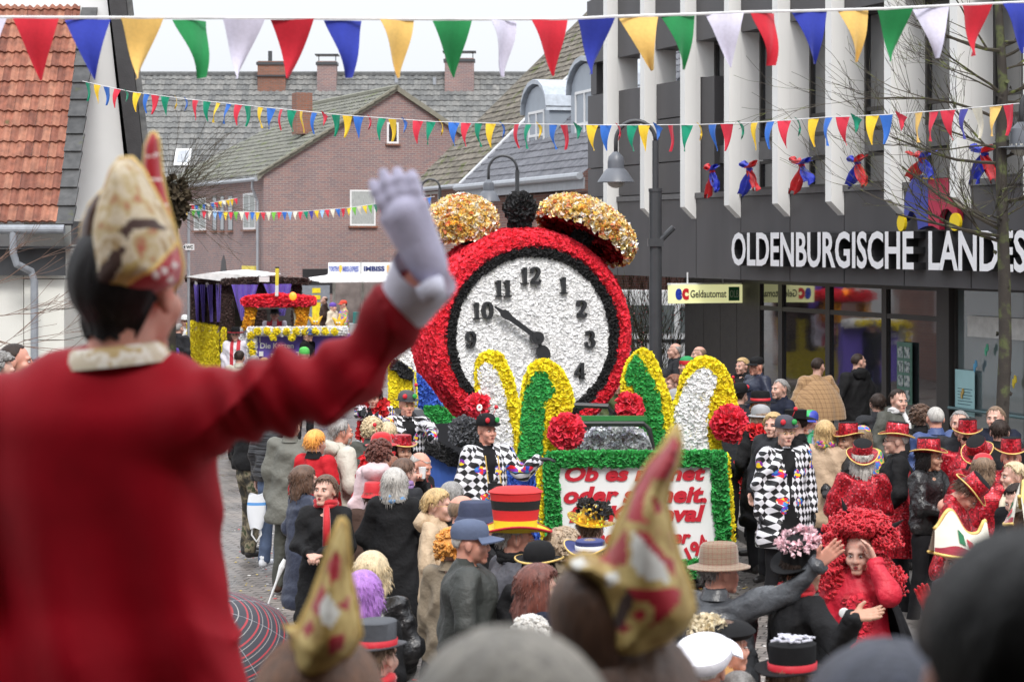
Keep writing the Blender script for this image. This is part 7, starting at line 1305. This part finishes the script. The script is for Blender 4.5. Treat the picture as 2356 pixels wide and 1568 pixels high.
def curtain(xa, xb, xc, xd, yt, yb, dd=None, name='curtain'):
    def fn(a, t): x = (xa+(xb-xa)*a)*(1-t)+(xc+(xd-xc)*a)*t; dp = 45.6+(dd(x, 0) if dd else 0); p = P(*Z5(x, yt+(yb-yt)*t), dp); return (p.x, p.y+.05*math.sin(a*18+t*2), p.z)
    f = MB(); f.grid(fn, 24, 10); V = f.verts().copy(); V[:, 1] += .015; f.add(V, f.F[0][0][:, ::-1]); f.build('curtain', PUR, pf, smooth=True, world=True)
curtain(565, 785, 640, 700, 385, 680); curtain(828, 1060, 930, 1000, 380, 640)
for a, b_, c_, e_ in ((255, 297, 275, 297), (303, 350, 325, 345), (357, 412, 390, 412), (432, 482, 445, 470)): curtain(a, b_, c_, e_, 385, 690, dl)
for x, y in ((272, 735), (330, 745), (392, 750), (455, 755)): slab([(x-12, y+20), (x, y-22), (x+14, y-18), (x+8, y+28)], 45.7, .05, PUR, 'tassel', pet=False, dd=dl, **kw)
for x, y in ((275, 382), (367, 386), (454, 392), (833, 345)):
    w_ = 12 if x < 600 else 42; slab([(x-w_, y-25), (x+w_, y-25), (x+w_, y+18), (x-w_, y+18)], 45.65, .03, WHITEP, 'paper_tag', pet=False, dd=dl, **kw)
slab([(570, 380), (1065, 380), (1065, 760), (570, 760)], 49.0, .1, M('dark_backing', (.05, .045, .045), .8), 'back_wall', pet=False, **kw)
cab = empty('cab_frame', (P(*Z5(940, 0), 44.5).x, 44.5, 0), 0, 'tractor cab dressed in yellow and red paper roof before the brown carriage', 'float'); kw = dict(parent=cab, map_=Z5)
slab([(660, 505), (760, 495), (880, 490), (930, 478), (985, 490), (1100, 498), (1210, 510), (1212, 545), (1000, 548), (760, 550), (665, 545)], 44.3, .9, PR, 'roof_garland', seed=120, psize=.06, dens=1500, lift=.6, **kw)
for k, pts in enumerate(([(680, 545), (765, 548), (735, 640), (715, 740), (668, 740), (690, 640)], [(1085, 548), (1185, 545), (1170, 640), (1150, 740), (1095, 742), (1110, 640)])): slab(pts, 44.4, .25, POR, 'post', seed=121+k, psize=.055, dens=1500, lift=.6, **kw)
f = MB(); f.tube([P(*Z5(770, 575), 44.45), P(*Z5(1040, 565), 44.45), P(*Z5(1075, 590), 44.45), P(*Z5(1090, 650), 44.45), P(*Z5(1090, 745), 44.45)], .035, 8); f.build('cab_rail', M('rail_beige', (.3, .3, .22), .5), cab, world=True)
slab([(640, 745), (720, 745), (745, 780), (745, 1300), (680, 1300), (640, 1000)], 44.6, .3, PW, 'mudguard', seed=125, psize=.055, dens=1500, **kw)
slab([(925, 240), (953, 240), (947, 478), (922, 478)], 44.2, .06, bands_mat('pole_sign', [(0, (.75, .6, .05)), (2.15, (.7, .7, .68)), (2.6, (.75, .6, .05)), (2.95, (0, 0, 0))]), 'pole_sign', pet=False, **kw)
f = MB(); c = P(*Z5(1068, 481), 44.3); f.sphere(tuple(c), (.08, .08, .09), 12); f.build('beacon', em_mat('amber_lit', (1, .25, .02), 1.2), cab, world=True, smooth=True)
ps = empty('purple_verse_board', (P(*Z5(1050, 0), 43.3).x, 43.3, 0), 0, 'purple board lettered in white with a white and yellow paper border', 'sign'); kw = dict(parent=ps, map_=Z5)
bd = slab([(715, 760), (1500, 760), (1500, 1300), (740, 1300)], 43.3, .15, M('purple_board', (.12, .08, .40), .5, .03, 3, 0), 'board', pet=False, **kw)
slab([(705, 750), (1500, 745), (1500, 785), (715, 790)], 43.15, .15, PW, 'border', seed=130, psize=.05, dens=2200, lift=.6, **kw); slab([(700, 785), (752, 785), (752, 1300), (720, 1300)], 43.15, .15, PW, 'border', seed=131, psize=.05, dens=2200, lift=.6, **kw)
for k, (x, y) in enumerate([(778+79*i, 767) for i in range(9)]+[(722, 800), (728, 875), (735, 940), (905, 818), (1060, 820)]): s_ = MB(); s_.sphere(tuple(P(*Z5(x, y), 43.05)), .045, 10); f = MB(); f.merge(s_); f.petals(s_, 2400, .04, rng_(140+k), lift=.7); f.build('rosette', PY, ps, world=True)
def ptext(t_, xa, xb, yt, yb, mt=WHITEP, rot=0):
    t, _ = text_mb(t_, 1, ext=.004, off=.02); a, b_ = P(*Z5(xa, yb), 43.28), P(*Z5(xb, yt), 43.28); fit_text(t, a.x, b_.x, a.z, b_.z, 43.28); t.build('lettering', mt, bd, world=True)
ptext('Die Karten', 800, 1075, 862, 908); ptext('auf den Tisch', 887, 1230, 935, 980); ptext('61', 755, 802, 790, 860)
slab([(790, 932), (825, 932), (825, 972), (790, 972)], 43.25, .03, WHITEP, 'playing_card', pet=False, **kw)
person('driver in white shirt and red waistcoat at the wheel inside the yellow and red cab', 632, 712, 0, 1.75, d=45.4, coat=bands_mat('shirt_vest2', [(-.5, (.7, .68, .75)), (-.16, (.55, .03, .05)), (-.05, (.7, .68, .72)), (.05, (.55, .03, .05)), (.16, (.7, .68, .75)), (.5, (0, 0, 0))], 0), hair=('crop', 'dark'), hat=('fedora', dict(mat=BLKF, brim=.08, curl=0)), armL='front', armR='front', lower=False, legs=False)
# ---- snack stall
dS = 67.0; st = empty('snack_stall', (P(860, HV, dS).x, dS, 0), 0, 'snack stall with white lettered roof sign and white awning before the brick house', 'stall'); kw = dict(parent=st, map_=lambda x, y: (x, y))
sb = slab([(755, 604), (1000, 604), (1000, 634), (755, 634)], dS, .5, WHITEP, 'roof_sign', pet=False, **kw)
def stext(t_, ua, ub, vt_, vb, mt, off=.02):
    t, _ = text_mb(t_, 1, ext=.004, off=off); a, b_ = P(ua, vb, dS-.02), P(ub, vt_, dS-.02); fit_text(t, a.x, b_.x, a.z, b_.z, dS-.02); t.build('lettering', mt, sb, world=True)
BL1 = M('sign_blue', (.06, .1, .4), .5); stext("TORSTEN'S", 757, 781, 612, 624, BL1); stext('IMBISS-EXPRESS', 788, 825, 612, 625, BL1); stext('IMBISS', 837, 885, 612, 624, M('sign_navy', (.01, .02, .12), .5), .04); stext('EXPRESS', 906, 965, 612, 624, M('sign_navy', (.01, .02, .12), .5), .02)
for u in (783.5, 893): slab([(u-3, 611), (u+2, 609), (u+4, 617), (u, 628), (u-3, 622)], dS-.03, .02, M('corn_orange', (.8, .4, .05), .5), 'emblem', pet=False, **kw)
slab([(828, 603), (832, 603), (832, 635), (828, 635)], dS-.04, .03, M('joint', (.45, .45, .45)), 'joint', pet=False, **kw)
f = MB(); pa = [P(755, 633, dS+.2), P(1000, 633, dS+.2), P(1000, 648, dS-1.6), P(735, 650, dS-1.6)]; f.add([tuple(p) for p in pa]+[tuple(p+Vector((0, 0, .05))) for p in pa], [(3, 2, 1, 0), (4, 5, 6, 7), (0, 1, 5, 4), (1, 2, 6, 5), (2, 3, 7, 6), (3, 0, 4, 7)]); f.add([tuple(P(690, 641, dS-.6)), tuple(P(755, 632, dS+.3)), tuple(P(752, 650, dS-1.4))], [(0, 2, 1)]); f.build('awning', M('awning', (.8, .8, .8), .6), st, world=True)
for u in (768, 834, 905, 990): slab([(u-3, 650), (u+3, 650), (u+3, 860), (u-3, 860)], dS-.1, .1, M('post_white', (.6, .62, .58), .6), 'post', pet=False, **kw)
slab([(765, 745), (1000, 745), (1000, 860), (765, 860)], dS, .8, WHITEP, 'counter', pet=False, **kw); slab([(812, 718), (832, 718), (832, 744), (812, 744)], dS+.3, .3, M('teal_box', (.1, .45, .42)), 'crate', pet=False, **kw)
slab([(765, 650), (1000, 650), (1000, 745), (765, 745)], dS+2.0, .1, M('stall_inside', (.18, .15, .14), .8, .4, 3), 'back_wall', pet=False, **kw)
# ================================================================ BEHIND AND AROUND THE CAMERA
ca = empty('canopy', (0, -1.5, 0), 0, 'dark canvas canopy over the spectator stand, out of view', 'canopy'); f = MB(); f.bb(-5, 5, -3, 3.2, 4.75, 4.8); f.build('canvas', BLKF, ca)  # added overhead light blocker, unseen, darkens the backs of the near viewers
f = MB(); f.bb(-1.75, -1.72, -3, 4.5, 1.2, 4.74); f.build('side_light_blocker', BLKF, ca); f = MB(); f.bb(2.4, 2.43, -3, 3.1, 1.2, 4.74); f.build('side_light_blocker', BLKF, ca)  # added unseen sheets that cut side light on the waving man's back
for x in (-4.9, 4.9):
    for y in (-2.9, 3.1): f = MB(); f.tube([(x, y, 0), (x, y, 4.75)], .04, 8); f.build('post', GREYM, ca)
th_ = empty('sun_block_building', (0, -4.5, 0), 0, 'brick building behind the spectator stand, out of view', 'building'); f = MB(); f.bb(-16, 12, -6, 0, 0, 14.5); f.build('wall', BR2, th_)  # added out of view, tall enough to shade the near viewers from the sun
for i in range(8): f = MB(); f.bb(-14.5+i*3.2, -13.1+i*3.2, .005, .05, 5.2, 7.0); f.bb(-14.5+i*3.2, -13.1+i*3.2, .005, .05, 1.2, 3.0); f.build('window', GREYM, th_)
# ================================================================ VIEWERS ON THE STAND, CLOSE TO THE CAMERA
WOODP = M('planks', (.12, .09, .06), .8, .3, 3, .4, 30, .01, stretch=(1, 8, 8))
gs_ = empty('spectator_stand', (0, 3.2, 0), 0, 'low stepped plank stand under the nearest viewers', 'stand')
for y0, y1, z in ((-4.0, -.7, 1.42), (-.7, 1.7, 1.2)):
    f = MB()
    for k in range(int((y1-y0)/.2)): f.bb(-2.6, 2.6, y0+k*.2+.004, y0+k*.2+.196, z-.05, z)
    f.build('deck', WOODP, gs_); f = MB()
    for x in (-2.5, 0, 2.5):
        for y in (y0+.12, y1-.12): f.bb(x-.05, x+.05, y-.05, y+.05, 0, z-.052)
    f.build('frame', GREYM, gs_)
rs = empty('wooden_riser', (P(15, HV, 14.5).x, 14.5, 0), 0, 'plank riser under the two viewers at the left edge', 'riser'); f = MB()
for k in range(10): f.bb(-.9, .9, -.95+k*.19, -.77+k*.19, 1.0, 1.05)
f.build('deck', WOODP, rs); f = MB()
for x in (-.8, .8):
    for y in (-.8, .8): f.bb(x-.05, x+.05, y-.05, y+.05, 0, .998)
f.build('frame', GREYM, rs)
cr = empty('wooden_crate', (P(250, HV, 4.2).x, 4.2, 1.2), 0, 'wooden crate the waving man stands on', 'crate'); f = MB(); f.bb(-.4, .4, -.3, .3, .49, .52)
for k in range(4): f.bb(-.4, .4, -.3, -.27, .02+k*.12, .12+k*.12); f.bb(-.4, .4, .27, .3, .02+k*.12, .12+k*.12); f.bb(-.4, -.37, -.269, .269, .02+k*.12, .12+k*.12); f.bb(.37, .4, -.269, .269, .02+k*.12, .12+k*.12)
f.build('box', WOODP, cr)
VELV = None
m, nt, b, tc = base_mat('red_velvet'); b.inputs['Base Color'].default_value = (.3, .004, .012, 1); b.inputs['Roughness'].default_value = .62; b.inputs['Specular IOR Level'].default_value = .15; b.inputs['Sheen Weight'].default_value = .06; b.inputs['Sheen Tint'].default_value = (1, .12, .16, 1); b.inputs['Sheen Roughness'].default_value = .35
nt.links.new(ramp(nt, noise(nt, tc.outputs['Object'], 2.2, 4), [(.35, (.17, .002, .006)), (.65, (.4, .004, .015))]), b.inputs['Base Color']); bump(nt, b, noise(nt, tc.outputs['Object'], 90, 4), .25, .003); VELV = m
def tp(u, v, d): return tuple(P(u, v, d))
def wmesh(prims, vox, k, name, mat, parent, disp=None, sub=(), clip=None, paint=None):
    V, F = sdf_mesh(prims, vox, k, disp=disp, sub=sub, clip=clip); f = MB()
    if paint is None: f.add(V, F)
    else:
        c = V[F].mean(1); u = CU+c[:, 0]/c[:, 1]*FP; v = HV-(c[:, 2]-H)/c[:, 1]*FP; ids = paint(u, v, c)
        for q in np.unique(ids): f.F.append((F[ids == q], int(q), np.zeros((ids == q).sum())))
        f.V.append(V); f.n += len(V)
    return f.build(name, mat, parent, smooth=True, world=True)
# ---- the waving man
wb = P(250, HV, 4.2); wm = empty('person', (wb.x, wb.y, 1.72), 0, 'man from behind in red velvet jacket and gold cap, waving a white glove', 'person', 'viewers on the stand'); PEOPLE.append(wm)
SRx, SLx, EL, WR = tp(468, 955, 4.12), tp(5, 965, 4.2), tp(785, 868, 4.02), tp(958, 672, 3.93)
nk0, nk1 = tp(272, 850, 4.2), tp(306, 700, 4.2)
hc = Vector(tp(302, 672, 4.2)); yaw_h = R(160); RM = Matrix.Translation(hc) @ Matrix.Rotation(yaw_h, 4, 'Z') @ Matrix.Scale(1.1, 4)
bodyp = [('c', tp(235, 1010, 4.2), tp(250, 1560, 4.22), .12, .12, 1.6, .9), ('c', SLx, SRx, .055, .055), ('c', SRx, EL, .05, .042), ('c', EL, WR, .042, .03), ('c', WR, tp(985, 610, 3.9), .03, .027), ('c', nk0, nk1, .06, .056)]
hp0 = (wb.x-.1, 4.22, 1.72+.85); hp1 = (wb.x+.1, 4.22, 1.72+.85)
for sx_, q in ((-1, hp0), (1, hp1)): bodyp += [('c', q, (wb.x+sx_*.13, 4.2, 2.15), .08, .06), ('c', (wb.x+sx_*.13, 4.2, 2.15), (wb.x+sx_*.14, 4.22, 1.8), .055, .04)]
V, F = sdf_mesh(bodyp, .02, .03); bm = MB(); bm.add(V, F); hV, hF = head_mesh(1.0, 1.0, 1.0); h_ = MB(); h_.add(hV, hF); h_.xf(RM); bm.merge(h_); bm.build('body', SK['r'], wm, smooth=True, world=True)
def drape(X):
    n1 = np.array((.83, 0, .1)); o = .026*np.sin(X[:, 2]*9+X[:, 0]*26+2*np.sin(X[:, 2]*3))*np.clip((3.25-X[:, 2])/.5, 0, 1)
    ar = np.clip((X[:, 0]+.62)/.12, 0, 1); q = X[:, 0]*1.0+X[:, 2]*.25; o = o+ar*.03*(np.abs(np.sin(q*15+3*np.sin(X[:, 2]*7)))**.5-.65)+ar*.009*np.sin(X[:, 0]*60+X[:, 2]*45+2*np.sin(X[:, 0]*13)); return o
jk = [('c', tp(238, 990, 4.2), tp(252, 1500, 4.22), .148, .15, 1.62, .95), ('c', tp(252, 1500, 4.22), tp(262, 2000, 4.24), .15, .185, 1.65, 1.0), ('c', SLx, SRx, .075, .082), ('c', tp(150, 895, 4.18), tp(390, 900, 4.16), .075, .075), ('c', SRx, EL, .086, .064), ('c', EL, tp(930, 706, 3.95), .064, .053), ('c', tp(935, 700, 3.95), tp(945, 690, 3.94), .054, .054),
      ('c', tp(3, 960, 4.2), tp(-60, 1400, 4.2), .075, .07), ('c', tp(235, 880, 4.16), tp(300, 880, 4.16), .07, .07)]
jm = wmesh(jk, .0095, .035, 'jacket', VELV, wm, disp=drape, sub=[('c', tp(655, 838, 3.93), tp(682, 1010, 3.95), .012, .02), ('c', tp(560, 905, 3.98), tp(598, 1060, 4.0), .01, .018), ('c', tp(505, 880, 4.0), tp(528, 1040, 4.02), .008, .014), ('c', tp(740, 905, 3.93), tp(815, 835, 3.93), .008, .012), ('c', tp(120, 960, 4.03), tp(180, 1500, 4.03), .01, .03), ('c', tp(430, 1120, 4.04), tp(330, 1560, 4.03), .01, .03), ('c', tp(480, 1200, 4.06), tp(440, 1600, 4.06), .01, .03)])
f = MB(); cn = Vector(tp(272, 822, 4.16))
for k in range(40):
    pass
f.lathe([(.096, -.026), (.092, -.01), (.082, .006), (.074, .012), (.07, .0), (.08, -.026)], 40, sx=1.12, sy=.95, fn=lambda x, y, z, q, r: (x, y, z-.12*x*0+(.012 if y < 0 else -.03))); f.xf(Matrix.Translation(cn) @ Matrix.Rotation(R(-6), 4, 'Y')); f.build('collar', blotch_mat('cream_gold_brocade', [(0, (.6, .52, .38)), (.5, (.75, .7, .6)), (.62, (.5, .36, .16))], 30, .6), jm, smooth=True, world=True)
w0, w1 = Vector(tp(940, 690, 3.94)), Vector(tp(988, 612, 3.9)); f = MB(); dd = (w1-w0).normalized(); f.tube([w0-dd*.02, w0+dd*.01, w0+dd*.045, w0+dd*.065], [.052, .056, .062, .064], 28, cap=False); f.tube([w0+dd*.066, w0+dd*.03, w0-dd*.02], [.062, .056, .05], 28, cap=False); f.tube([Vector(tp(985, 655, 3.87)), Vector(tp(1005, 690, 3.86))], [.03, .02], 10); f.build('cuff', M('cuff_white', (.62, .62, .72), .8, .05, 9, .2), wm, smooth=True, world=True)
gd = (Vector(tp(925, 470, 3.9))-Vector(tp(982, 600, 3.9))).normalized(); go = Vector(tp(978, 592, 3.9)); gp = hand_prims(go, gd, (.1, 1, .12), 1, .2, 1.02, .1)
tdir = gd*.045+Vector((-.012, .03, 0)); tb_ = go+Vector((-.03, .012, 0))+gd*.03; gp = gp[:-2]+[('c', tuple(tb_), tuple(tb_+tdir), .014, .011)]; gp = [(p[0], p[1], p[2], p[3]+.0022, p[4]+.0022) for p in gp]+[('c', tuple(go), tuple(go+gd*.08), .034, .036), ('c', tuple(go-gd*.02), tuple(go+gd*.01), .034, .033)]
wmesh(gp, .0045, .008, 'glove', M('knit_glove_white', (.5, .48, .62), .9, .08, 40, .6, 160, .003, sheen=.3), wm)
hr = hair_mb('nape', 9, 1.04); hr.xf(RM); hr.build('hair', hair_mat(HC['black']), wm, smooth=True, world=True)
HATM = [blotch_mat('cream_brocade', [(0, (.14, .08, .04)), (.36, (.42, .29, .14)), (.46, (.66, .57, .42)), (.58, (.5, .38, .18)), (.68, (.42, .1, .06))], 24, .7, det=4, thr='LINEAR'), M('brown_velvet', (.06, .028, .02), .8, sheen=.4), M('hat_red_velvet', (.4, .008, .02), .7, sheen=.5), GOLDT, M('pearl', (.75, .66, .62), .3), blotch_mat('gold_brocade', [(0, (.14, .07, .02)), (.42, (.42, .27, .07)), (.6, (.62, .46, .16))], 26, .55, det=4, thr='LINEAR'), M('satin_white', (.75, .73, .66), .45)]
def pillow(poly, d, T, w_, vox, name, parent, mats, paint=None, depth=1.0):
    pw = np.array([[(u-CU)/FP*d, H-(v-HV)/FP*d] for u, v in poly]); lo = pw.min(0)-3*vox; hi = pw.max(0)+3*vox; nx, nz = [int((hi[i]-lo[i])/vox)+2 for i in (0, 1)]; ny = int(2*T/vox)+8
    xs_, zs2, ys_ = lo[0]+vox*np.arange(nx), lo[1]+vox*np.arange(nz), (np.arange(ny)-ny/2+.5)*vox; GX, GZ = np.meshgrid(xs_, zs2, indexing='ij'); q = np.stack([GX.ravel(), GZ.ravel()], 1); D2 = np.full(len(q), 1e9)
    for i in range(len(pw)):
        a, b_ = pw[i], pw[(i+1) % len(pw)]; e = b_-a; t = np.clip(((q-a) @ e)/(e @ e), 0, 1); D2 = np.minimum(D2, np.hypot(*(q-a-t[:, None]*e).T))
    ins = inpoly(q[:, 0], q[:, 1], [tuple(k) for k in pw]); s2 = np.where(ins, D2, -D2).reshape(nx, nz); c_ = np.clip(s2/w_, 0, 1); h_ = T*np.sqrt(np.maximum(0, 1-(1-c_)**2))+.004
    F3 = np.maximum(-s2[:, None, :], np.abs(ys_)[None, :, None]-h_[:, None, :]+.003*np.sin(GX*55+GZ*31)[:, None, :]*depth); V, F = surfnet(F3, np.array([lo[0], d+ys_[0], lo[1]]), vox); f = MB(); c = V[F].mean(1); u = CU+c[:, 0]/c[:, 1]*FP; v = HV-(c[:, 2]-H)/c[:, 1]*FP
    ids = paint(u, v, c) if paint else np.zeros(len(F), int)
    for k in np.unique(ids): f.F.append((F[ids == k], int(k), np.zeros((ids == k).sum())))
    f.V.append(V); f.n = len(V); o = f.build(name, mats, parent, smooth=True, world=True); g_ = MB(); P3 = [Vector((x, d, z)) for x, z in pw]; g_.tube(P3+[P3[0]], .0045, 6); g_.build('piping', GOLDT, o, smooth=True, world=True); return o
def inpoly(u, v, poly):
    r = np.zeros(len(u), bool); n = len(poly)
    for i in range(n):
        x0, y0 = poly[i]; x1, y1 = poly[(i+1) % n]
        if y0 == y1: continue
        c = ((y0 > v) != (y1 > v)) & (u < (x1-x0)*(v-y0)/(y1-y0)+x0); r ^= c
    return r
Zh = lambda pts: [(x*.3669, 287.6+.3669*y) for x, y in pts]
def ph1(u, v, c):
    r = np.zeros(len(u), int); r[inpoly(u, v, Zh([(600, 1010), (620, 900), (720, 780), (790, 750), (750, 900), (700, 1000), (680, 1110)]))] = 1
    r[inpoly(u, v, Zh([(740, 660), (820, 585), (960, 585), (1050, 650), (1010, 668), (930, 640), (840, 650), (790, 720)]))] = 1; r[inpoly(u, v, Zh([(680, 1090), (690, 1000), (790, 880), (870, 840), (830, 930), (760, 1020)]))] = 5
    r[inpoly(u, v, Zh([(690, 1110), (800, 1000), (960, 910), (1110, 750), (1150, 880), (1130, 980), (1000, 1045), (850, 1085)]))] = 2; r[inpoly(u, v, Zh([(690, 1110), (800, 975), (960, 885), (1110, 725), (1118, 750), (965, 912), (810, 1002)]))] = 3; r[inpoly(u, v, Zh([(880, 1085), (1140, 1000), (1150, 1030), (900, 1110)]))] = 5
    for a, b_ in ((978, 945), (1035, 908), (1095, 880), (1070, 968)): q = Zh([(a, b_)])[0]; r[((u-q[0])**2+(v-q[1])**2) < 70] = 4
    return r
pillow(Zh([(690, 1112), (600, 1060), (560, 980), (572, 800), (600, 600), (650, 420), (700, 275), (755, 208), (830, 205), (900, 285), (960, 400), (1030, 520), (1090, 640), (1122, 760), (1146, 880), (1134, 975), (1085, 1035), (900, 1090)]), 4.17, .135, .075, .0065, 'hat', wm, HATM, ph1)
pillow(Zh([(560, 1120), (490, 1030), (500, 850), (518, 620), (565, 500), (640, 412), (720, 500), (720, 1000)]), 4.2, .11, .06, .008, 'hat_back', wm, [HATM[1]])
pillow(Zh([(968, 45), (995, 100), (1012, 300), (1042, 450), (1095, 640), (1060, 660), (985, 530), (935, 400), (905, 250), (915, 130), (948, 60)]), 4.3, .03, .02, .005, 'hat_peak', wm, HATM, lambda u, v, c: np.where(np.sin(v*.11) > .95, 4, 2))
# ---- cap wearers and heads in front
def near_person(label, base, prims_body, coat, skin='r'):
    t = empty('person', base, 0, label, 'person', 'viewers on the stand'); PEOPLE.append(t); return t
def generic(u, vt, d, zdeck, label, coat, hairm, hw=1.0, wide=1.0, headonly=False, hairst='short', yaw=175, vol=1.08):
    b0 = P(u, HV, d); t = near_person(label, (b0.x, b0.y, zdeck), None, coat); zt = H-(vt-HV)/FP*d; hcz = zt-.125*hw; RM2 = Matrix.Translation((b0.x, b0.y, hcz)) @ Matrix.Rotation(R(yaw), 4, 'Z') @ Matrix.Scale(hw, 4)
    sc_ = (zt-zdeck)/1.75; x, y = b0.x, b0.y; zs_ = zt-.33; bp = [('c', (x, y+.02, hcz-.1), (x, y+.03, zs_), .055, .06), ('c', (x-.14, y+.02, zs_), (x+.14, y+.02, zs_), .05, .05), ('c', (x, y+.02, zs_-.05), (x, y+.02, zdeck+.8*sc_), .11, .12, 1.3, .8)]
    for s_ in (-1, 1): bp += [('c', (x+s_*.09, y, zdeck+.8*sc_), (x+s_*.1, y, zdeck+.06), .08, .045)]
    V, F = sdf_mesh(bp, .022, .03); m_ = MB(); m_.add(V, F); h_ = MB(); h_.add(*head_mesh()); h_.xf(RM2); m_.merge(h_); m_.build('body', SK['r'], t, smooth=True, world=True)
    cp = [('c', (x, y+.02, zs_-.08), (x, y+.02, zdeck+.72*sc_), .14*wide, .16*wide, 1.45, 1), ('c', (x-.14*wide, y+.02, zs_+.01), (x+.14*wide, y+.02, zs_+.01), .085, .085), ('c', (x, y+.04, zs_+.05), (x, y+.05, zs_+.09), .085, .07)]
    for s_ in (-1, 1): cp += [('c', (x+s_*.18*wide, y+.02, zs_), (x+s_*.24*wide, y-.02, zs_-.28), .075, .065), ('c', (x+s_*.24*wide, y-.02, zs_-.28), (x+s_*.2*wide, y+.15, zs_-.45), .065, .05)]
    wmesh(cp, .015, .035, 'coat', coat, t, disp=folds(int(u), .01)); tr_ = [('c', (x+s_*.09, y, zdeck+.85*sc_), (x+s_*.1, y, zdeck+.1), .1, .07) for s_ in (-1, 1)]; wmesh(tr_, .02, .03, 'trousers', BLKTR, t)
    if hairst.startswith('curly'): hh = hair_mb('pixie', int(u), vol); hh.merge(hair_curls(0, 200, .03, 1.9, int(u)))
    else: hh = hair_mb(hairst, int(u), vol)
    hh.xf(RM2); hh.build('hair', hair_mat(HC[hairm] if isinstance(hairm, str) else hairm), t, smooth=True, world=True); return t, RM2
t3, _ = generic(1462, 1470, 3.3, 1.2, 'person wearing a big pointed red and gold cap with white lozenge, centre foreground', KHAKI, 'brown', 1.0, yaw=150, hairst='fringe', vol=1.12)
def Zq(x, y): return (2200+x/1.5286)*.5752, (1700+y/1.5286)*.5752
def ph3(u, v, c):
    PX = lambda pts: [Zq(*p) for p in pts]; r = np.full(len(u), 5)
    r[inpoly(u, v, PX([(600, 240), (690, 150), (760, 60), (790, 120), (770, 230), (720, 330), (640, 340)]))] = 2; r[inpoly(u, v, PX([(600, 240), (640, 300), (590, 400), (560, 560), (600, 590), (470, 590), (480, 520), (520, 390)]))] = 2
    r[inpoly(u, v, PX([(610, 440), (660, 450), (690, 520), (640, 540)]))] = 2; r[inpoly(u, v, PX([(300, 820), (400, 720), (470, 620), (470, 840), (400, 860)]))] = 2; r[inpoly(u, v, PX([(520, 640), (740, 650), (770, 930), (700, 860), (600, 740)]))] = 2; r[inpoly(u, v, PX([(600, 650), (700, 790), (760, 820), (735, 650)]))] = 5
    r[inpoly(u, v, PX([(500, 650), (560, 690), (700, 850), (740, 960), (560, 930), (500, 850)]))] = 6; r[inpoly(u, v, PX([(470, 985), (800, 1000), (790, 1080), (700, 1180), (560, 1260), (440, 1260), (380, 1230), (440, 1110)]))] = 2; e = ((u-Zq(545, 0)[0])/34)**2+((v-Zq(0, 1160)[1])/34)**2; r[e < 1] = 5; r[e < .15] = 2
    r[inpoly(u, v, PX([(380, 1230), (420, 1100), (470, 1000), (520, 1060), (430, 1250)]))] = 1; r[inpoly(u, v, PX([(120, 830), (200, 800), (230, 850), (160, 890)]))] = 6; r[inpoly(u, v, PX([(330, 900), (410, 900), (420, 960), (350, 980)]))] = 6
    r[u < Zq(600, 0)[0]-(Zq(0, 240)[1]*0+0)-(v-Zq(0, 200)[1])*.52-14] = np.where((v > Zq(0, 200)[1]) & (v < Zq(0, 760)[1]), 1, r)[u < Zq(600, 0)[0]-(v-Zq(0, 200)[1])*.52-14]
    return r
q3 = lambda x, y, d=3.25: tp(*Zq(x, y), d)
pillow([Zq(*p) for p in [(775, 0), (690, 130), (600, 240), (520, 380), (445, 520), (400, 610), (352, 740), (330, 815), (290, 795), (200, 780), (130, 808), (88, 850), (150, 885), (225, 905), (285, 960), (322, 1080), (350, 1200), (342, 1320), (390, 1400), (520, 1400), (700, 1325), (840, 1225), (888, 1130), (852, 960), (795, 820), (748, 640), (712, 480), (728, 350), (778, 240), (800, 120)]], 3.25, .105, .07, .0062, 'hat', t3, HATM, ph3)
wmesh([('c', q3(220, 1080), q3(270, 1200), .055, .06), ('c', q3(270, 1200), q3(360, 1380), .06, .065)], .01, .03, 'side_hair', hair_mat(HC['brown']), t3)
t2, _ = generic(742, 1475, 3.58, 1.2, 'person wearing a smaller blurred pointed gold cap with red figures, left foreground', CHAR, (.16, .07, .03), 1.0, yaw=165, hairst='bob', vol=1.12)
Zk = lambda pts: [(x*.5232, 747.8+.5232*y) for x, y in pts]
def ph2(u, v, c):
    r = np.full(len(u), 5)
    for pts in ([(1440, 1050), (1480, 980), (1500, 1040), (1490, 1110), (1450, 1140)], [(1370, 1230), (1420, 1130), (1430, 1180), (1390, 1290)], [(1330, 1330), (1370, 1290), (1380, 1340), (1345, 1370)], [(1440, 1380), (1520, 1350), (1510, 1420), (1450, 1450)], [(1480, 1230), (1540, 1190), (1530, 1260)]): r[inpoly(u, v, Zk(pts))] = 2
    r[inpoly(u, v, Zk([(1400, 1230), (1440, 1180), (1500, 1260), (1460, 1330), (1410, 1300)]))] = 6; return r
pillow(Zk([(1502, 845), (1460, 930), (1420, 1060), (1370, 1200), (1315, 1318), (1245, 1322), (1285, 1360), (1290, 1400), (1312, 1500), (1372, 1540), (1450, 1512), (1540, 1440), (1588, 1360), (1572, 1250), (1542, 1100), (1530, 960), (1522, 870)]), 3.5, .095, .06, .006, 'hat', t2, HATM, ph2)
generic(1170, 1462, 2.05, 1.42, 'grey fair haired person, just a blurred head at the bottom centre', CHAR, (.34, .3, .24), 1.12, hairst='short', yaw=180, vol=1.12)
generic(2368, 1235, 1.9, 1.42, 'very large blurred dark head filling the bottom right corner', BLK, (.022, .02, .018), 1.08, hairst='short', yaw=180, vol=1.12, wide=.9)
generic(2040, 1508, 2.6, 1.2, 'blurred person in dark blue cap and dark jacket beside the big dark head', NAVY, (.03, .035, .06), 1.05, hairst='short', yaw=180, vol=1.25, wide=1.05)
